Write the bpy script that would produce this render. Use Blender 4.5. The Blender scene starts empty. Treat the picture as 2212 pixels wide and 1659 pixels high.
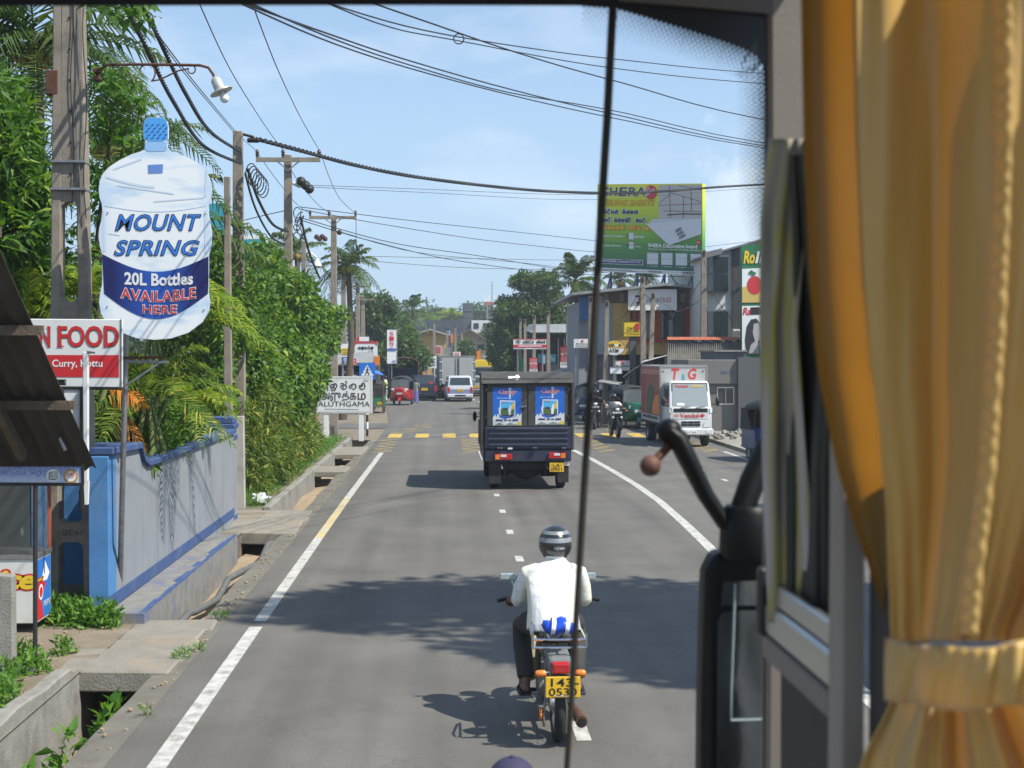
import bpy,bmesh,math,random
import numpy as np
from mathutils import Vector,Matrix
R=math.radians
scene=bpy.context.scene
COL=scene.collection
random.seed(7)
RNG=np.random.default_rng(11)
# ------------------------------------------------------------------ camera
FPX,VPX,VPY,EYE=2900.0,966.0,770.0,2.9
PITCH=math.atan((829.5-VPY)/FPX)
YAW=math.atan((1106.0-VPX)/FPX*math.cos(PITCH))
cam_data=bpy.data.cameras.new('camera')
cam=bpy.data.objects.new('camera',cam_data)
COL.objects.link(cam)
cam.location=(0,0,EYE)
cam.rotation_euler=(math.pi/2-PITCH,0,-YAW)
cam_data.sensor_width=36
cam_data.lens=36*FPX/2212
cam_data.clip_start=0.05
cam_data.clip_end=3000
cam_data.dof.use_dof=True
cam_data.dof.focus_distance=28
cam_data.dof.aperture_fstop=5.2
scene.camera=cam
# ------------------------------------------------------------------ sky, sun, exposure
SUN_EL,SUN_BEHIND=R(53),R(28)
sun_dir=Vector((math.cos(SUN_EL)*math.cos(SUN_BEHIND),-math.cos(SUN_EL)*math.sin(SUN_BEHIND),math.sin(SUN_EL)))
world=bpy.data.worlds.new('World')
scene.world=world
world.use_nodes=True
wn,wl=world.node_tree.nodes,world.node_tree.links
wn.clear()
w_out=wn.new('ShaderNodeOutputWorld')
w_bg=wn.new('ShaderNodeBackground')
w_sky=wn.new('ShaderNodeTexSky')
w_sky.sky_type='NISHITA'
w_sky.sun_disc=False
w_sky.sun_elevation=SUN_EL
w_sky.sun_rotation=math.atan2(sun_dir.x,sun_dir.y)
w_sky.air_density=1.0
w_sky.dust_density=0.2
w_sky.ozone_density=1.5
w_bg.inputs['Strength'].default_value=0.125
w_tc=wn.new('ShaderNodeTexCoord')
w_map=wn.new('ShaderNodeMapping')
w_map.inputs['Scale'].default_value=(1.0,1.0,2.6)
w_map.inputs['Location'].default_value=(0.35,0.1,0.0)
w_n=wn.new('ShaderNodeTexNoise')
w_n.inputs['Scale'].default_value=5.2
w_n.inputs['Detail'].default_value=8
w_n.inputs['Roughness'].default_value=0.58
w_r=wn.new('ShaderNodeValToRGB')
w_r.color_ramp.elements[0].position=0.47
w_r.color_ramp.elements[1].position=0.74
w_mul=wn.new('ShaderNodeMath');w_mul.operation='MULTIPLY';w_mul.inputs[1].default_value=0.45
w_mix=wn.new('ShaderNodeMixRGB')
w_mix.inputs['Color2'].default_value=(6.2,6.5,6.9,1)
wl.new(w_tc.outputs['Generated'],w_map.inputs['Vector'])
wl.new(w_map.outputs['Vector'],w_n.inputs['Vector'])
wl.new(w_n.outputs['Fac'],w_r.inputs['Fac'])
wl.new(w_r.outputs['Color'],w_mul.inputs[0])
wl.new(w_mul.outputs[0],w_mix.inputs['Fac'])
w_sep=wn.new('ShaderNodeSeparateXYZ');wl.new(w_tc.outputs['Generated'],w_sep.inputs[0])
w_hz=wn.new('ShaderNodeMapRange');w_hz.interpolation_type='SMOOTHSTEP'
w_hz.inputs['From Min'].default_value=-0.02;w_hz.inputs['From Max'].default_value=0.34
w_hz.inputs['To Min'].default_value=0.86;w_hz.inputs['To Max'].default_value=0.25
wl.new(w_sep.outputs['Z'],w_hz.inputs['Value'])
w_mix2=wn.new('ShaderNodeMixRGB');w_mix2.inputs['Color2'].default_value=(2.7,3.75,5.3,1)
wl.new(w_hz.outputs['Result'],w_mix2.inputs['Fac'])
wl.new(w_sky.outputs['Color'],w_mix2.inputs['Color1'])
wl.new(w_mix2.outputs['Color'],w_mix.inputs['Color1'])
_c=Matrix.Rotation(-YAW,3,'Z')@Vector(((1580-1106)/FPX,1.0,(770-455)/FPX))
_c.normalize()
w_vm=wn.new('ShaderNodeVectorMath');w_vm.operation='SUBTRACT';w_vm.inputs[1].default_value=_c
wl.new(w_tc.outputs['Generated'],w_vm.inputs[0])
w_vs=wn.new('ShaderNodeVectorMath');w_vs.operation='MULTIPLY';w_vs.inputs[1].default_value=(13,13,9.5)
wl.new(w_vm.outputs[0],w_vs.inputs[0])
w_vl=wn.new('ShaderNodeVectorMath');w_vl.operation='LENGTH';wl.new(w_vs.outputs[0],w_vl.inputs[0])
w_n2=wn.new('ShaderNodeTexNoise');w_n2.inputs['Scale'].default_value=26;w_n2.inputs['Detail'].default_value=7;w_n2.inputs['Roughness'].default_value=.6
wl.new(w_tc.outputs['Generated'],w_n2.inputs['Vector'])
w_ma=wn.new('ShaderNodeMath');w_ma.operation='MULTIPLY_ADD';w_ma.inputs[1].default_value=1.5
wl.new(w_n2.outputs['Fac'],w_ma.inputs[0]);wl.new(w_vl.outputs['Value'],w_ma.inputs[2])
w_cr=wn.new('ShaderNodeMapRange');w_cr.interpolation_type='SMOOTHSTEP'
w_cr.inputs['From Min'].default_value=1.34;w_cr.inputs['From Max'].default_value=1.0;w_cr.inputs['To Min'].default_value=0;w_cr.inputs['To Max'].default_value=.5
wl.new(w_ma.outputs[0],w_cr.inputs['Value'])
w_mix3=wn.new('ShaderNodeMixRGB');w_mix3.inputs['Color2'].default_value=(5.9,6.2,6.6,1)
wl.new(w_cr.outputs['Result'],w_mix3.inputs['Fac']);wl.new(w_mix.outputs['Color'],w_mix3.inputs['Color1'])
wl.new(w_mix3.outputs['Color'],w_bg.inputs['Color'])
wl.new(w_bg.outputs['Background'],w_out.inputs['Surface'])
sun_data=bpy.data.lights.new('sun','SUN')
sun_data.energy=4.7
sun_data.angle=R(0.5)
sun_data.color=(1.0,0.95,0.86)
sun=bpy.data.objects.new('sun',sun_data)
COL.objects.link(sun)
sun.location=(20,-10,40)
sun.rotation_euler=sun_dir.to_track_quat('Z','Y').to_euler()
vs=scene.view_settings
vs.view_transform='Standard'
vs.look='None'
vs.gamma=1.0
vs.exposure=0.6
vs.use_curve_mapping=False
scene.cycles.use_denoising=True
scene.cycles.max_bounces=8
scene.cycles.transparent_max_bounces=12
scene.cycles.caustics_reflective=False
scene.cycles.caustics_refractive=False
# ------------------------------------------------------------------ pixel -> place
_cr=cam.rotation_euler.to_matrix()
def ray(x,y):
 return _cr@Vector(((x-1106.0)/FPX,-(y-829.5)/FPX,-1.0))
def at(x,y,Y):
 """the point seen at (x, y) that stands Y metres along the road"""
 d=ray(x,y)
 return Vector((0,0,EYE))+d*(Y/d.y)
def gnd(x,y,z=0.0):
 """the point seen at (x, y) that lies at height z"""
 d=ray(x,y)
 return Vector((0,0,EYE))+d*((z-EYE)/d.z)
class MB:
 def __init__(s):
  s.v,s.f,s.m=[],[],[]
  s.M=Matrix.Identity(4)
  s.mi=0
 def add(s,vs,fs):
  o=len(s.v)
  M=s.M
  s.v+=[tuple(M@Vector(p))for p in vs]
  s.f+=[tuple(i+o for i in f)for f in fs]
  s.m+=[s.mi]*len(fs)
  return s
 def box(s,a,b):
  x0,y0,z0=a;x1,y1,z1=b
  vs=[(x0,y0,z0),(x1,y0,z0),(x1,y1,z0),(x0,y1,z0),(x0,y0,z1),(x1,y0,z1),(x1,y1,z1),(x0,y1,z1)]
  return s.add(vs,[(0,3,2,1),(4,5,6,7),(0,1,5,4),(1,2,6,5),(2,3,7,6),(3,0,4,7)])
 def cbox(s,c,d):
  return s.box(tuple(c[i]-d[i]/2 for i in range(3)),tuple(c[i]+d[i]/2 for i in range(3)))
 def extr(s,pts,off):
  """closed 3-D outline pushed along off"""
  n=len(pts)
  off=Vector(off)
  vs=[tuple(p)for p in pts]+[tuple(Vector(p)+off)for p in pts]
  fs=[tuple(range(n)),tuple(range(2*n-1,n-1,-1))]
  fs+=[(i,i+n,(i+1)%n+n,(i+1)%n)for i in range(n)]
  return s.add(vs,fs)
 def poly(s,pts):
  return s.add([tuple(p)for p in pts],[tuple(range(len(pts)))])
 def tube(s,pts,r,n=8,cap=True,flat=1.0):
  pts=[Vector(p)for p in pts]
  k=len(pts)
  rs=list(r)if hasattr(r,'__len__')else[r]*k
  vs,fs=[],[]
  t0=(pts[1]-pts[0]).normalized()
  up=Vector((0,0,1))if abs(t0.z)<0.9 else Vector((1,0,0))
  a=t0.cross(up).normalized()
  for i in range(k):
   t=(pts[min(i+1,k-1)]-pts[max(i-1,0)]).normalized()
   a=(a-t*a.dot(t))
   a=a.normalized()if a.length>1e-6 else t.orthogonal().normalized()
   b=t.cross(a)
   for j in range(n):
    th=2*math.pi*j/n
    vs.append(pts[i]+a*(math.cos(th)*rs[i])+b*(math.sin(th)*rs[i]*flat))
  for i in range(k-1):
   for j in range(n):
    fs.append((i*n+j,i*n+(j+1)%n,(i+1)*n+(j+1)%n,(i+1)*n+j))
  if cap:
   fs.append(tuple(range(n-1,-1,-1)))
   fs.append(tuple((k-1)*n+j for j in range(n)))
  return s.add(vs,fs)
 def bar(s,p,q,w,h=None):
  """square bar from p to q"""
  p,q=Vector(p),Vector(q)
  h=w if h is None else h
  t=(q-p).normalized()
  up=Vector((0,0,1))if abs(t.z)<0.95 else Vector((0,1,0))
  a=t.cross(up).normalized()*(w/2)
  b=a.cross(t).normalized()*(h/2)
  c=[p-a-b,p+a-b,p+a+b,p-a+b]
  return s.extr(c,q-p)
 def lathe(s,prof,c=(0,0,0),n=16,axis='z',cap=True):
  vs,fs=[],[]
  for r,z in prof:
   for j in range(n):
    th=2*math.pi*j/n
    p=(r*math.cos(th),r*math.sin(th),z)
    if axis=='x':p=(p[2],p[0],p[1])
    elif axis=='y':p=(p[1],p[2],p[0])
    vs.append((p[0]+c[0],p[1]+c[1],p[2]+c[2]))
  k=len(prof)
  for i in range(k-1):
   for j in range(n):
    fs.append((i*n+j,i*n+(j+1)%n,(i+1)*n+(j+1)%n,(i+1)*n+j))
  if cap:
   fs.append(tuple(range(n-1,-1,-1)))
   fs.append(tuple((k-1)*n+j for j in range(n)))
  return s.add(vs,fs)
 def ball(s,c,r,nu=14,nv=9):
  rx,ry,rz=r if hasattr(r,'__len__')else(r,r,r)
  vs,fs=[],[]
  for i in range(nv+1):
   ph=math.pi*(i/nv)*0.998+0.001*math.pi
   for j in range(nu):
    th=2*math.pi*j/nu
    vs.append((c[0]+rx*math.sin(ph)*math.cos(th),c[1]+ry*math.sin(ph)*math.sin(th),c[2]+rz*math.cos(ph)))
  for i in range(nv):
   for j in range(nu):
    fs.append((i*nu+j,(i+1)*nu+j,(i+1)*nu+(j+1)%nu,i*nu+(j+1)%nu))
  fs.append(tuple(range(nu)))
  fs.append(tuple(nv*nu+j for j in range(nu-1,-1,-1)))
  return s.add(vs,fs)
 def grid(s,rows):
  nr,nc=len(rows),len(rows[0])
  vs=[p for row in rows for p in row]
  fs=[(i*nc+j,i*nc+j+1,(i+1)*nc+j+1,(i+1)*nc+j)for i in range(nr-1)for j in range(nc-1)]
  return s.add(vs,fs)
 def loft(s,secs,cap=True):
  n=len(secs[0])
  vs=[p for sec in secs for p in sec]
  fs=[]
  for i in range(len(secs)-1):
   for j in range(n):
    fs.append((i*n+j,i*n+(j+1)%n,(i+1)*n+(j+1)%n,(i+1)*n+j))
  if cap:
   fs.append(tuple(range(n-1,-1,-1)))
   fs.append(tuple((len(secs)-1)*n+j for j in range(n)))
  return s.add(vs,fs)
 def build(s,name,mats,parent=None,world=False,smooth=0,bevel=0,seg=1,solid=0,sub=0,remesh=0,loc=None,fix=True,kind=None,label=None):
  me=bpy.data.meshes.new(name)
  off=Vector((0,0,0))
  if world:
   p=parent
   while p is not None:
    off+=p.location
    p=p.parent
  vs=s.v if not world else[(v[0]-off.x,v[1]-off.y,v[2]-off.z)for v in s.v]
  if loc is not None:
   vs=[(v[0]-loc[0],v[1]-loc[1],v[2]-loc[2])for v in vs]
  me.from_pydata(vs,[],s.f)
  if fix and len(s.f)<30000:
   bm=bmesh.new();bm.from_mesh(me)
   bmesh.ops.recalc_face_normals(bm,faces=bm.faces)
   bm.to_mesh(me);bm.free()
  mats=mats if isinstance(mats,(list,tuple))else[mats]
  for m in mats:me.materials.append(m)
  if len(mats)>1:me.polygons.foreach_set('material_index',s.m)
  if smooth:
   me.polygons.foreach_set('use_smooth',[True]*len(me.polygons))
   if smooth<180:me.set_sharp_from_angle(angle=R(smooth))
  me.update()
  o=bpy.data.objects.new(name,me)
  COL.objects.link(o)
  if parent is not None:o.parent=parent
  if loc is not None:o.location=loc
  if remesh:
   m=o.modifiers.new('remesh','REMESH');m.mode='VOXEL';m.voxel_size=remesh;m.use_smooth_shade=True
   m=o.modifiers.new('smooth','SMOOTH');m.factor=0.5;m.iterations=4
  if solid:
   m=o.modifiers.new('solid','SOLIDIFY');m.thickness=solid;m.offset=0
  if bevel:
   m=o.modifiers.new('bevel','BEVEL');m.width=bevel;m.segments=seg;m.limit_method='ANGLE';m.angle_limit=R(40)
  if sub:
   m=o.modifiers.new('sub','SUBSURF');m.levels=sub;m.render_levels=sub
  if kind:o['kind']=kind
  if label:o['label']=label
  return o
def tag(o,label,cat,group=None,kind=None):
 if label:o['label']=label
 if cat:o['category']=cat
 if group:o['group']=group
 if kind:o['kind']=kind
 return o
def thing(name,label,cat,loc=(0,0,0),rz=0.0,group=None,sc=1.0):
 o=bpy.data.objects.new(name,None)
 COL.objects.link(o)
 o.empty_display_size=0.2
 o.location=loc
 o.rotation_euler=(0,0,rz)
 o.scale=(sc,sc,sc)
 return tag(o,label,cat,group)
def copy_tree(o,parent=None):
 c=o.copy()
 COL.objects.link(c)
 c.parent=parent
 for ch in[x for x in KIDS.get(o.name,o.children)]:
  copy_tree(ch,c)
 return c
KIDS={}
def mesh_np(name,verts,faces,mat,parent=None,smooth=True,world=False):
 """big leaf meshes straight from numpy arrays; faces all of one size"""
 me=bpy.data.meshes.new(name)
 if world:
  off=np.zeros(3);p=parent
  while p is not None:
   off+=np.array(p.location);p=p.parent
  verts=verts-off
 nv,nf,k=len(verts),len(faces),faces.shape[1]
 me.vertices.add(nv);me.vertices.foreach_set('co',verts.astype(np.float32).ravel())
 me.loops.add(nf*k);me.loops.foreach_set('vertex_index',faces.astype(np.int32).ravel())
 me.polygons.add(nf)
 me.polygons.foreach_set('loop_start',np.arange(0,nf*k,k,dtype=np.int32))
 if smooth:me.polygons.foreach_set('use_smooth',np.ones(nf,dtype=bool))
 me.update(calc_edges=True)
 for m in(mat if isinstance(mat,(list,tuple))else[mat]):me.materials.append(m)
 o=bpy.data.objects.new(name,me)
 COL.objects.link(o)
 if parent is not None:o.parent=parent
 return o
_mc={}
def mat(name,col,rough=0.6,metal=0.0,var=0.18,scale=3.0,bump=0.0,bscale=30.0,spec=0.5,dirt=None,dscale=1.2,damt=0.5,dlo=0.5,coat=0.0,aniso=None,streak=False):
 if name in _mc:return _mc[name]
 m=bpy.data.materials.new(name)
 m.use_nodes=True
 nt=m.node_tree;N=nt.nodes;L=nt.links
 b=N['Principled BSDF']
 b.inputs['Roughness'].default_value=rough
 b.inputs['Metallic'].default_value=metal
 b.inputs['Specular IOR Level'].default_value=spec
 if coat:b.inputs['Coat Weight'].default_value=coat
 tc=N.new('ShaderNodeTexCoord')
 mp=N.new('ShaderNodeMapping')
 L.new(tc.outputs['Object'],mp.inputs['Vector'])
 if aniso:mp.inputs['Scale'].default_value=aniso
 n1=N.new('ShaderNodeTexNoise')
 n1.inputs['Scale'].default_value=scale
 n1.inputs['Detail'].default_value=6
 n1.inputs['Roughness'].default_value=0.62
 L.new(mp.outputs['Vector'],n1.inputs['Vector'])
 r1=N.new('ShaderNodeMapRange')
 r1.inputs['From Min'].default_value=0.25;r1.inputs['From Max'].default_value=0.75
 r1.inputs['To Min'].default_value=1-var;r1.inputs['To Max'].default_value=1+var
 L.new(n1.outputs['Fac'],r1.inputs['Value'])
 mul=N.new('ShaderNodeMixRGB');mul.blend_type='MULTIPLY';mul.inputs['Fac'].default_value=1
 mul.inputs['Color1'].default_value=(*col,1)
 L.new(r1.outputs['Result'],mul.inputs['Color2'])
 last=mul.outputs['Color']
 if dirt:
  n2=N.new('ShaderNodeTexNoise')
  n2.inputs['Scale'].default_value=dscale;n2.inputs['Detail'].default_value=9;n2.inputs['Roughness'].default_value=0.68
  if streak:
   mp2=N.new('ShaderNodeMapping');mp2.inputs['Scale'].default_value=(2.6,2.6,0.3)
   L.new(tc.outputs['Object'],mp2.inputs['Vector']);L.new(mp2.outputs['Vector'],n2.inputs['Vector'])
  else:
   L.new(mp.outputs['Vector'],n2.inputs['Vector'])
  r2=N.new('ShaderNodeMapRange')
  r2.inputs['From Min'].default_value=dlo;r2.inputs['From Max'].default_value=dlo+0.22
  r2.inputs['To Min'].default_value=0;r2.inputs['To Max'].default_value=damt
  L.new(n2.outputs['Fac'],r2.inputs['Value'])
  mx=N.new('ShaderNodeMixRGB');mx.inputs['Color2'].default_value=(*dirt,1)
  L.new(r2.outputs['Result'],mx.inputs['Fac']);L.new(last,mx.inputs['Color1'])
  last=mx.outputs['Color']
 L.new(last,b.inputs['Base Color'])
 if bump:
  n3=N.new('ShaderNodeTexNoise')
  n3.inputs['Scale'].default_value=bscale;n3.inputs['Detail'].default_value=5
  L.new(mp.outputs['Vector'],n3.inputs['Vector'])
  bp=N.new('ShaderNodeBump');bp.inputs['Strength'].default_value=bump;bp.inputs['Distance'].default_value=0.02
  L.new(n3.outputs['Fac'],bp.inputs['Height']);L.new(bp.outputs['Normal'],b.inputs['Normal'])
 _mc[name]=m
 return m
def leaf_mat(name,c1,c2,c3=None,trans=0.35,rough=0.5):
 if name in _mc:return _mc[name]
 m=bpy.data.materials.new(name);m.use_nodes=True
 nt=m.node_tree;N=nt.nodes;L=nt.links
 b=N['Principled BSDF']
 b.inputs['Roughness'].default_value=rough
 b.inputs['Specular IOR Level'].default_value=0.32
 g=N.new('ShaderNodeNewGeometry')
 rp=N.new('ShaderNodeValToRGB')
 e=rp.color_ramp.elements
 e[0].position=0.0;e[0].color=(*c1,1)
 e[1].position=0.85 if c3 else 1.0;e[1].color=(*c2,1)
 if c3:
  x=e.new(1.0);x.color=(*c3,1)
 L.new(g.outputs['Random Per Island'],rp.inputs['Fac'])
 L.new(rp.outputs['Color'],b.inputs['Base Color'])
 t=N.new('ShaderNodeBsdfTranslucent')
 hs=N.new('ShaderNodeMixRGB');hs.blend_type='MULTIPLY';hs.inputs['Fac'].default_value=1
 hs.inputs['Color2'].default_value=(1.5,1.6,0.6,1)
 L.new(rp.outputs['Color'],hs.inputs['Color1']);L.new(hs.outputs['Color'],t.inputs['Color'])
 mx=N.new('ShaderNodeMixShader');mx.inputs['Fac'].default_value=trans
 L.new(b.outputs['BSDF'],mx.inputs[1]);L.new(t.outputs['BSDF'],mx.inputs[2])
 L.new(mx.outputs['Shader'],N['Material Output'].inputs['Surface'])
 _mc[name]=m
 return m
def glass_mat(name,tint=(0.03,0.04,0.045),clear=0.0,rough=0.04):
 """window glass: mirror-like skin over a dark body; clear > 0 lets one look through"""
 if name in _mc:return _mc[name]
 m=bpy.data.materials.new(name);m.use_nodes=True
 nt=m.node_tree;N=nt.nodes;L=nt.links
 b=N['Principled BSDF']
 b.inputs['Base Color'].default_value=(*tint,1)
 b.inputs['Roughness'].default_value=rough
 b.inputs['Specular IOR Level'].default_value=0.9
 if clear:
  t=N.new('ShaderNodeBsdfTransparent')
  mx=N.new('ShaderNodeMixShader');mx.inputs['Fac'].default_value=clear
  L.new(b.outputs['BSDF'],mx.inputs[1]);L.new(t.outputs['BSDF'],mx.inputs[2])
  L.new(mx.outputs['Shader'],N['Material Output'].inputs['Surface'])
 _mc[name]=m
 return m
def paint(name,col,rough=0.35,coat=0.3,var=0.06,**k):
 return mat(name,col,rough,0.0,var,2.0,coat=coat,**k)
def flat(name,col,rough=0.55):
 return mat(name,col,rough,0.0,0.04,8.0)
M={}
M['asphalt']=None
M['concrete']=mat('concrete',(0.26,0.245,0.22),0.85,var=0.25,scale=5,bump=0.35,bscale=45,dirt=(0.07,0.065,0.055),dscale=2.2,damt=0.55)
M['pole']=mat('pole_concrete',(0.26,0.22,0.175),0.85,var=0.22,scale=6,bump=0.3,bscale=60,dirt=(0.075,0.065,0.055),dscale=2.5,damt=0.6)
M['steel']=mat('galvanised_steel',(0.32,0.32,0.32),0.45,0.7,0.2,12,dirt=(0.14,0.08,0.045),dscale=8,damt=0.5)
M['rust']=mat('rusty_steel',(0.11,0.05,0.028),0.8,0.2,0.35,14,bump=0.3,bscale=80)
M['black']=mat('black_paint',(0.012,0.012,0.013),0.5,var=0.2)
M['wire']=mat('cable_black',(0.012,0.012,0.014),0.6,var=0.1)
M['rubber']=mat('tyre_rubber',(0.018,0.018,0.018),0.85,var=0.25,scale=12,dirt=(0.09,0.08,0.065),dscale=5,damt=0.4)
M['chrome']=mat('chrome',(0.6,0.6,0.6),0.18,1.0,0.06)
M['white']=mat('white_board',(0.72,0.72,0.71),0.5,var=0.05,scale=4,dirt=(0.42,0.39,0.33),dscale=3,damt=0.35,dlo=0.55)
M['whitep']=flat('white_print',(0.78,0.78,0.77))
M['red']=flat('red_print',(0.55,0.025,0.03))
M['blackp']=flat('black_print',(0.015,0.015,0.018))
M['blue']=flat('blue_print',(0.02,0.1,0.5))
M['navy']=flat('navy_print',(0.012,0.02,0.14))
M['yellow']=flat('yellow_print',(0.75,0.52,0.02))
M['green']=flat('green_print',(0.02,0.16,0.06))
M['orange']=flat('orange_print',(0.75,0.2,0.02))
M['teal']=flat('teal_print',(0.03,0.28,0.34))
M['plate']=flat('plate_yellow',(0.78,0.47,0.02))
M['tail']=mat('tail_lens',(0.45,0.012,0.015),0.2,var=0.1,coat=0.6)
M['amber']=mat('amber_lens',(0.75,0.2,0.02),0.2,var=0.1,coat=0.6)
M['lens']=mat('clear_lens',(0.75,0.77,0.78),0.12,0.2,0.1,coat=0.8)
M['glass']=glass_mat('vehicle_glass')
M['seeglass']=glass_mat('clear_glass',(0.10,0.12,0.12),0.62)
M['under']=mat('underbody',(0.02,0.019,0.018),0.8,var=0.3)
M['grey_paint']=mat('grey_paint',(0.16,0.165,0.17),0.6,var=0.12)
M['skin']=mat('skin',(0.17,0.08,0.048),0.5,var=0.1)
# ------------------------------------------------------------------ lettering
_tcache={}
def text2d(body,shear=0.0,offset=0.0,spacing=1.0):
 key=(body,shear,offset,spacing)
 if key not in _tcache:
  cu=bpy.data.curves.new('lettering','FONT')
  cu.body=body;cu.size=1.0;cu.shear=shear;cu.offset=offset
  cu.space_character=spacing;cu.fill_mode='FRONT';cu.resolution_u=3
  o=bpy.data.objects.new('lettering',cu)
  me=o.to_mesh()
  vs=[(v.co.x,v.co.y)for v in me.vertices]
  fs=[tuple(p.vertices)for p in me.polygons]
  o.to_mesh_clear()
  bpy.data.objects.remove(o);bpy.data.curves.remove(cu)
  _tcache[key]=(vs,fs)
 return _tcache[key]
def put_text(mb,fr,body,rect,d,shear=0.0,offset=0.0,spacing=1.0,bend=None):
 """lay lettering into rect (u0, v0, u1, v1) of the frame fr(u, v, d); v grows upward from v0 (may be negative steps)"""
 b,_=text2d(body,shear,0.0,spacing)
 if not b:return
 xs=[p[0]for p in b];ys=[p[1]for p in b]
 x0,x1,y0,y1=min(xs),max(xs),min(ys),max(ys)
 vs,fs=text2d(body,shear,offset,spacing)
 u0,v0,u1,v1=rect
 out=[]
 for x,y in vs:
  a=(x-x0)/(x1-x0);c=(y-y0)/(y1-y0)
  u=u0+a*(u1-u0);v=v0+c*(v1-v0)
  if bend:u,v=bend(u,v,a,c)
  out.append(fr(u,v,d))
 mb.add(out,fs)
def lettering(parent,fr,body,rect,m,d=0.004,shear=0.0,offset=0.0,spacing=1.0,world=True,name='lettering',bend=None):
 mb=MB()
 put_text(mb,fr,body,rect,d,shear,offset,spacing,bend)
 return mb.build(name,m,parent,world=world,fix=False)
def px(Y):
 """frame on the upright plane across the road at Y, addressed in reference pixels"""
 return lambda x,y,d=0.0:at(x,y,Y-d)
def plane(O,U,V):
 O,U,V=Vector(O),Vector(U),Vector(V)
 Nn=U.cross(V).normalized()
 return lambda u,v,d=0.0:O+U*u+V*v+Nn*d
def patch(mb,fr,pts,d):
 mb.poly([fr(p[0],p[1],d)for p in pts])
def rect(x0,y0,x1,y1):
 return[(x0,y0),(x1,y0),(x1,y1),(x0,y1)]
def ell(cx,cy,rx,ry,n=28,a0=0.0,a1=360.0):
 return[(cx+rx*math.cos(R(a0+(a1-a0)*i/n)),cy+ry*math.sin(R(a0+(a1-a0)*i/n)))for i in range(n if a1-a0>=360 else n+1)]
def stroke(mb,fr,pts,w,d):
 """a pen stroke of width w along 2-D points of a frame"""
 n=len(pts)
 L_,R_=[],[]
 for i in range(n):
  a=pts[max(i-1,0)];b=pts[min(i+1,n-1)]
  dx,dy=b[0]-a[0],b[1]-a[1]
  l=math.hypot(dx,dy)or 1e-6
  nx,ny=-dy/l*w/2,dx/l*w/2
  L_.append(fr(pts[i][0]+nx,pts[i][1]+ny,d));R_.append(fr(pts[i][0]-nx,pts[i][1]-ny,d))
 vs=L_+R_
 mb.add(vs,[(i,i+1,n+i+1,n+i)for i in range(n-1)])
def arc(cx,cy,rx,a0,a1,ry=None,n=10):
 ry=rx if ry is None else ry
 return[(cx+rx*math.cos(R(a0+(a1-a0)*i/n)),cy+ry*math.sin(R(a0+(a1-a0)*i/n)))for i in range(n+1)]
GLYPH={'ma':[arc(.5,.42,.42,150,395)+arc(.62,.72,.2,20,170)+arc(.42,.55,.13,60,-250)],'ga':[arc(.2,.4,.2,60,330),arc(.28,.5,.14,300,480),arc(.62,.42,.38,150,-120)],'ta':[arc(.3,.35,.2,200,-120),arc(.32,.55,.32,130,-10)+arc(.62,.38,.38,60,-150,.36),[(.92,.75),(1.0,1.1),(.8,1.2)]],'lu':[arc(.3,.45,.28,30,330),arc(.45,.5,.17,90,-170),arc(.65,.5,.33,120,-100)+arc(.45,.05,.35,-10,-160,.22)],'a':[arc(.35,.4,.3,20,340),arc(.62,.5,.3,150,-90),[(.95,.9),(.95,.05)]],'va':[arc(.5,.4,.4,130,420),arc(.42,.55,.16,0,300)],'ra':[arc(.5,.4,.4,110,430),arc(.6,.9,.2,200,20)],'sa':[arc(.28,.35,.26,0,320),arc(.7,.35,.26,200,-120),arc(.5,.75,.3,180,10)],'ka':[arc(.25,.35,.22,30,330),arc(.6,.4,.3,160,-160),[(.5,.9),(.5,.1)]],'na':[arc(.5,.38,.38,90,400),arc(.5,.55,.14,0,330),[(.9,.6),(1.0,.95)]],'di':[arc(.5,.4,.38,40,320),arc(.5,.95,.28,200,-20,.16)],}
def script(mb,fr,keys,rc,w,d,gap=0.18):
 u0,v0,u1,v1=rc
 n=len([k for k in keys])
 cell=(u1-u0)/n
 for i,k in enumerate(keys):
  if k==' ':continue
  for st in GLYPH[k]:
   stroke(mb,fr,[(u0+cell*(i+gap/2+p[0]*(1-gap)),v0+(v1-v0)*p[1])for p in st],w,d)
def wheel(parent,c,r,w,hub=None,name='wheel',tyre=None,axis='x'):
 """tyre with a rim as its sub-part; c in the parent's own space"""
 t=MB().lathe([(r*.62,-w/2),(r*.9,-w/2),(r,-w*.32),(r,w*.32),(r*.9,w/2),(r*.62,w/2)],c,22,axis,cap=False)
 o=t.build(name,tyre or M['rubber'],parent,smooth=40)
 h=MB().lathe([(r*.1,-w*.30),(r*.22,-w*.34),(r*.45,-w*.2),(r*.63,-w*.45),(r*.63,w*.45),(r*.45,w*.2),(r*.22,w*.34),(r*.1,w*.30)],c,22,axis)
 h.build('rim',hub or M['steel'],o,smooth=40)
 return o
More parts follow.
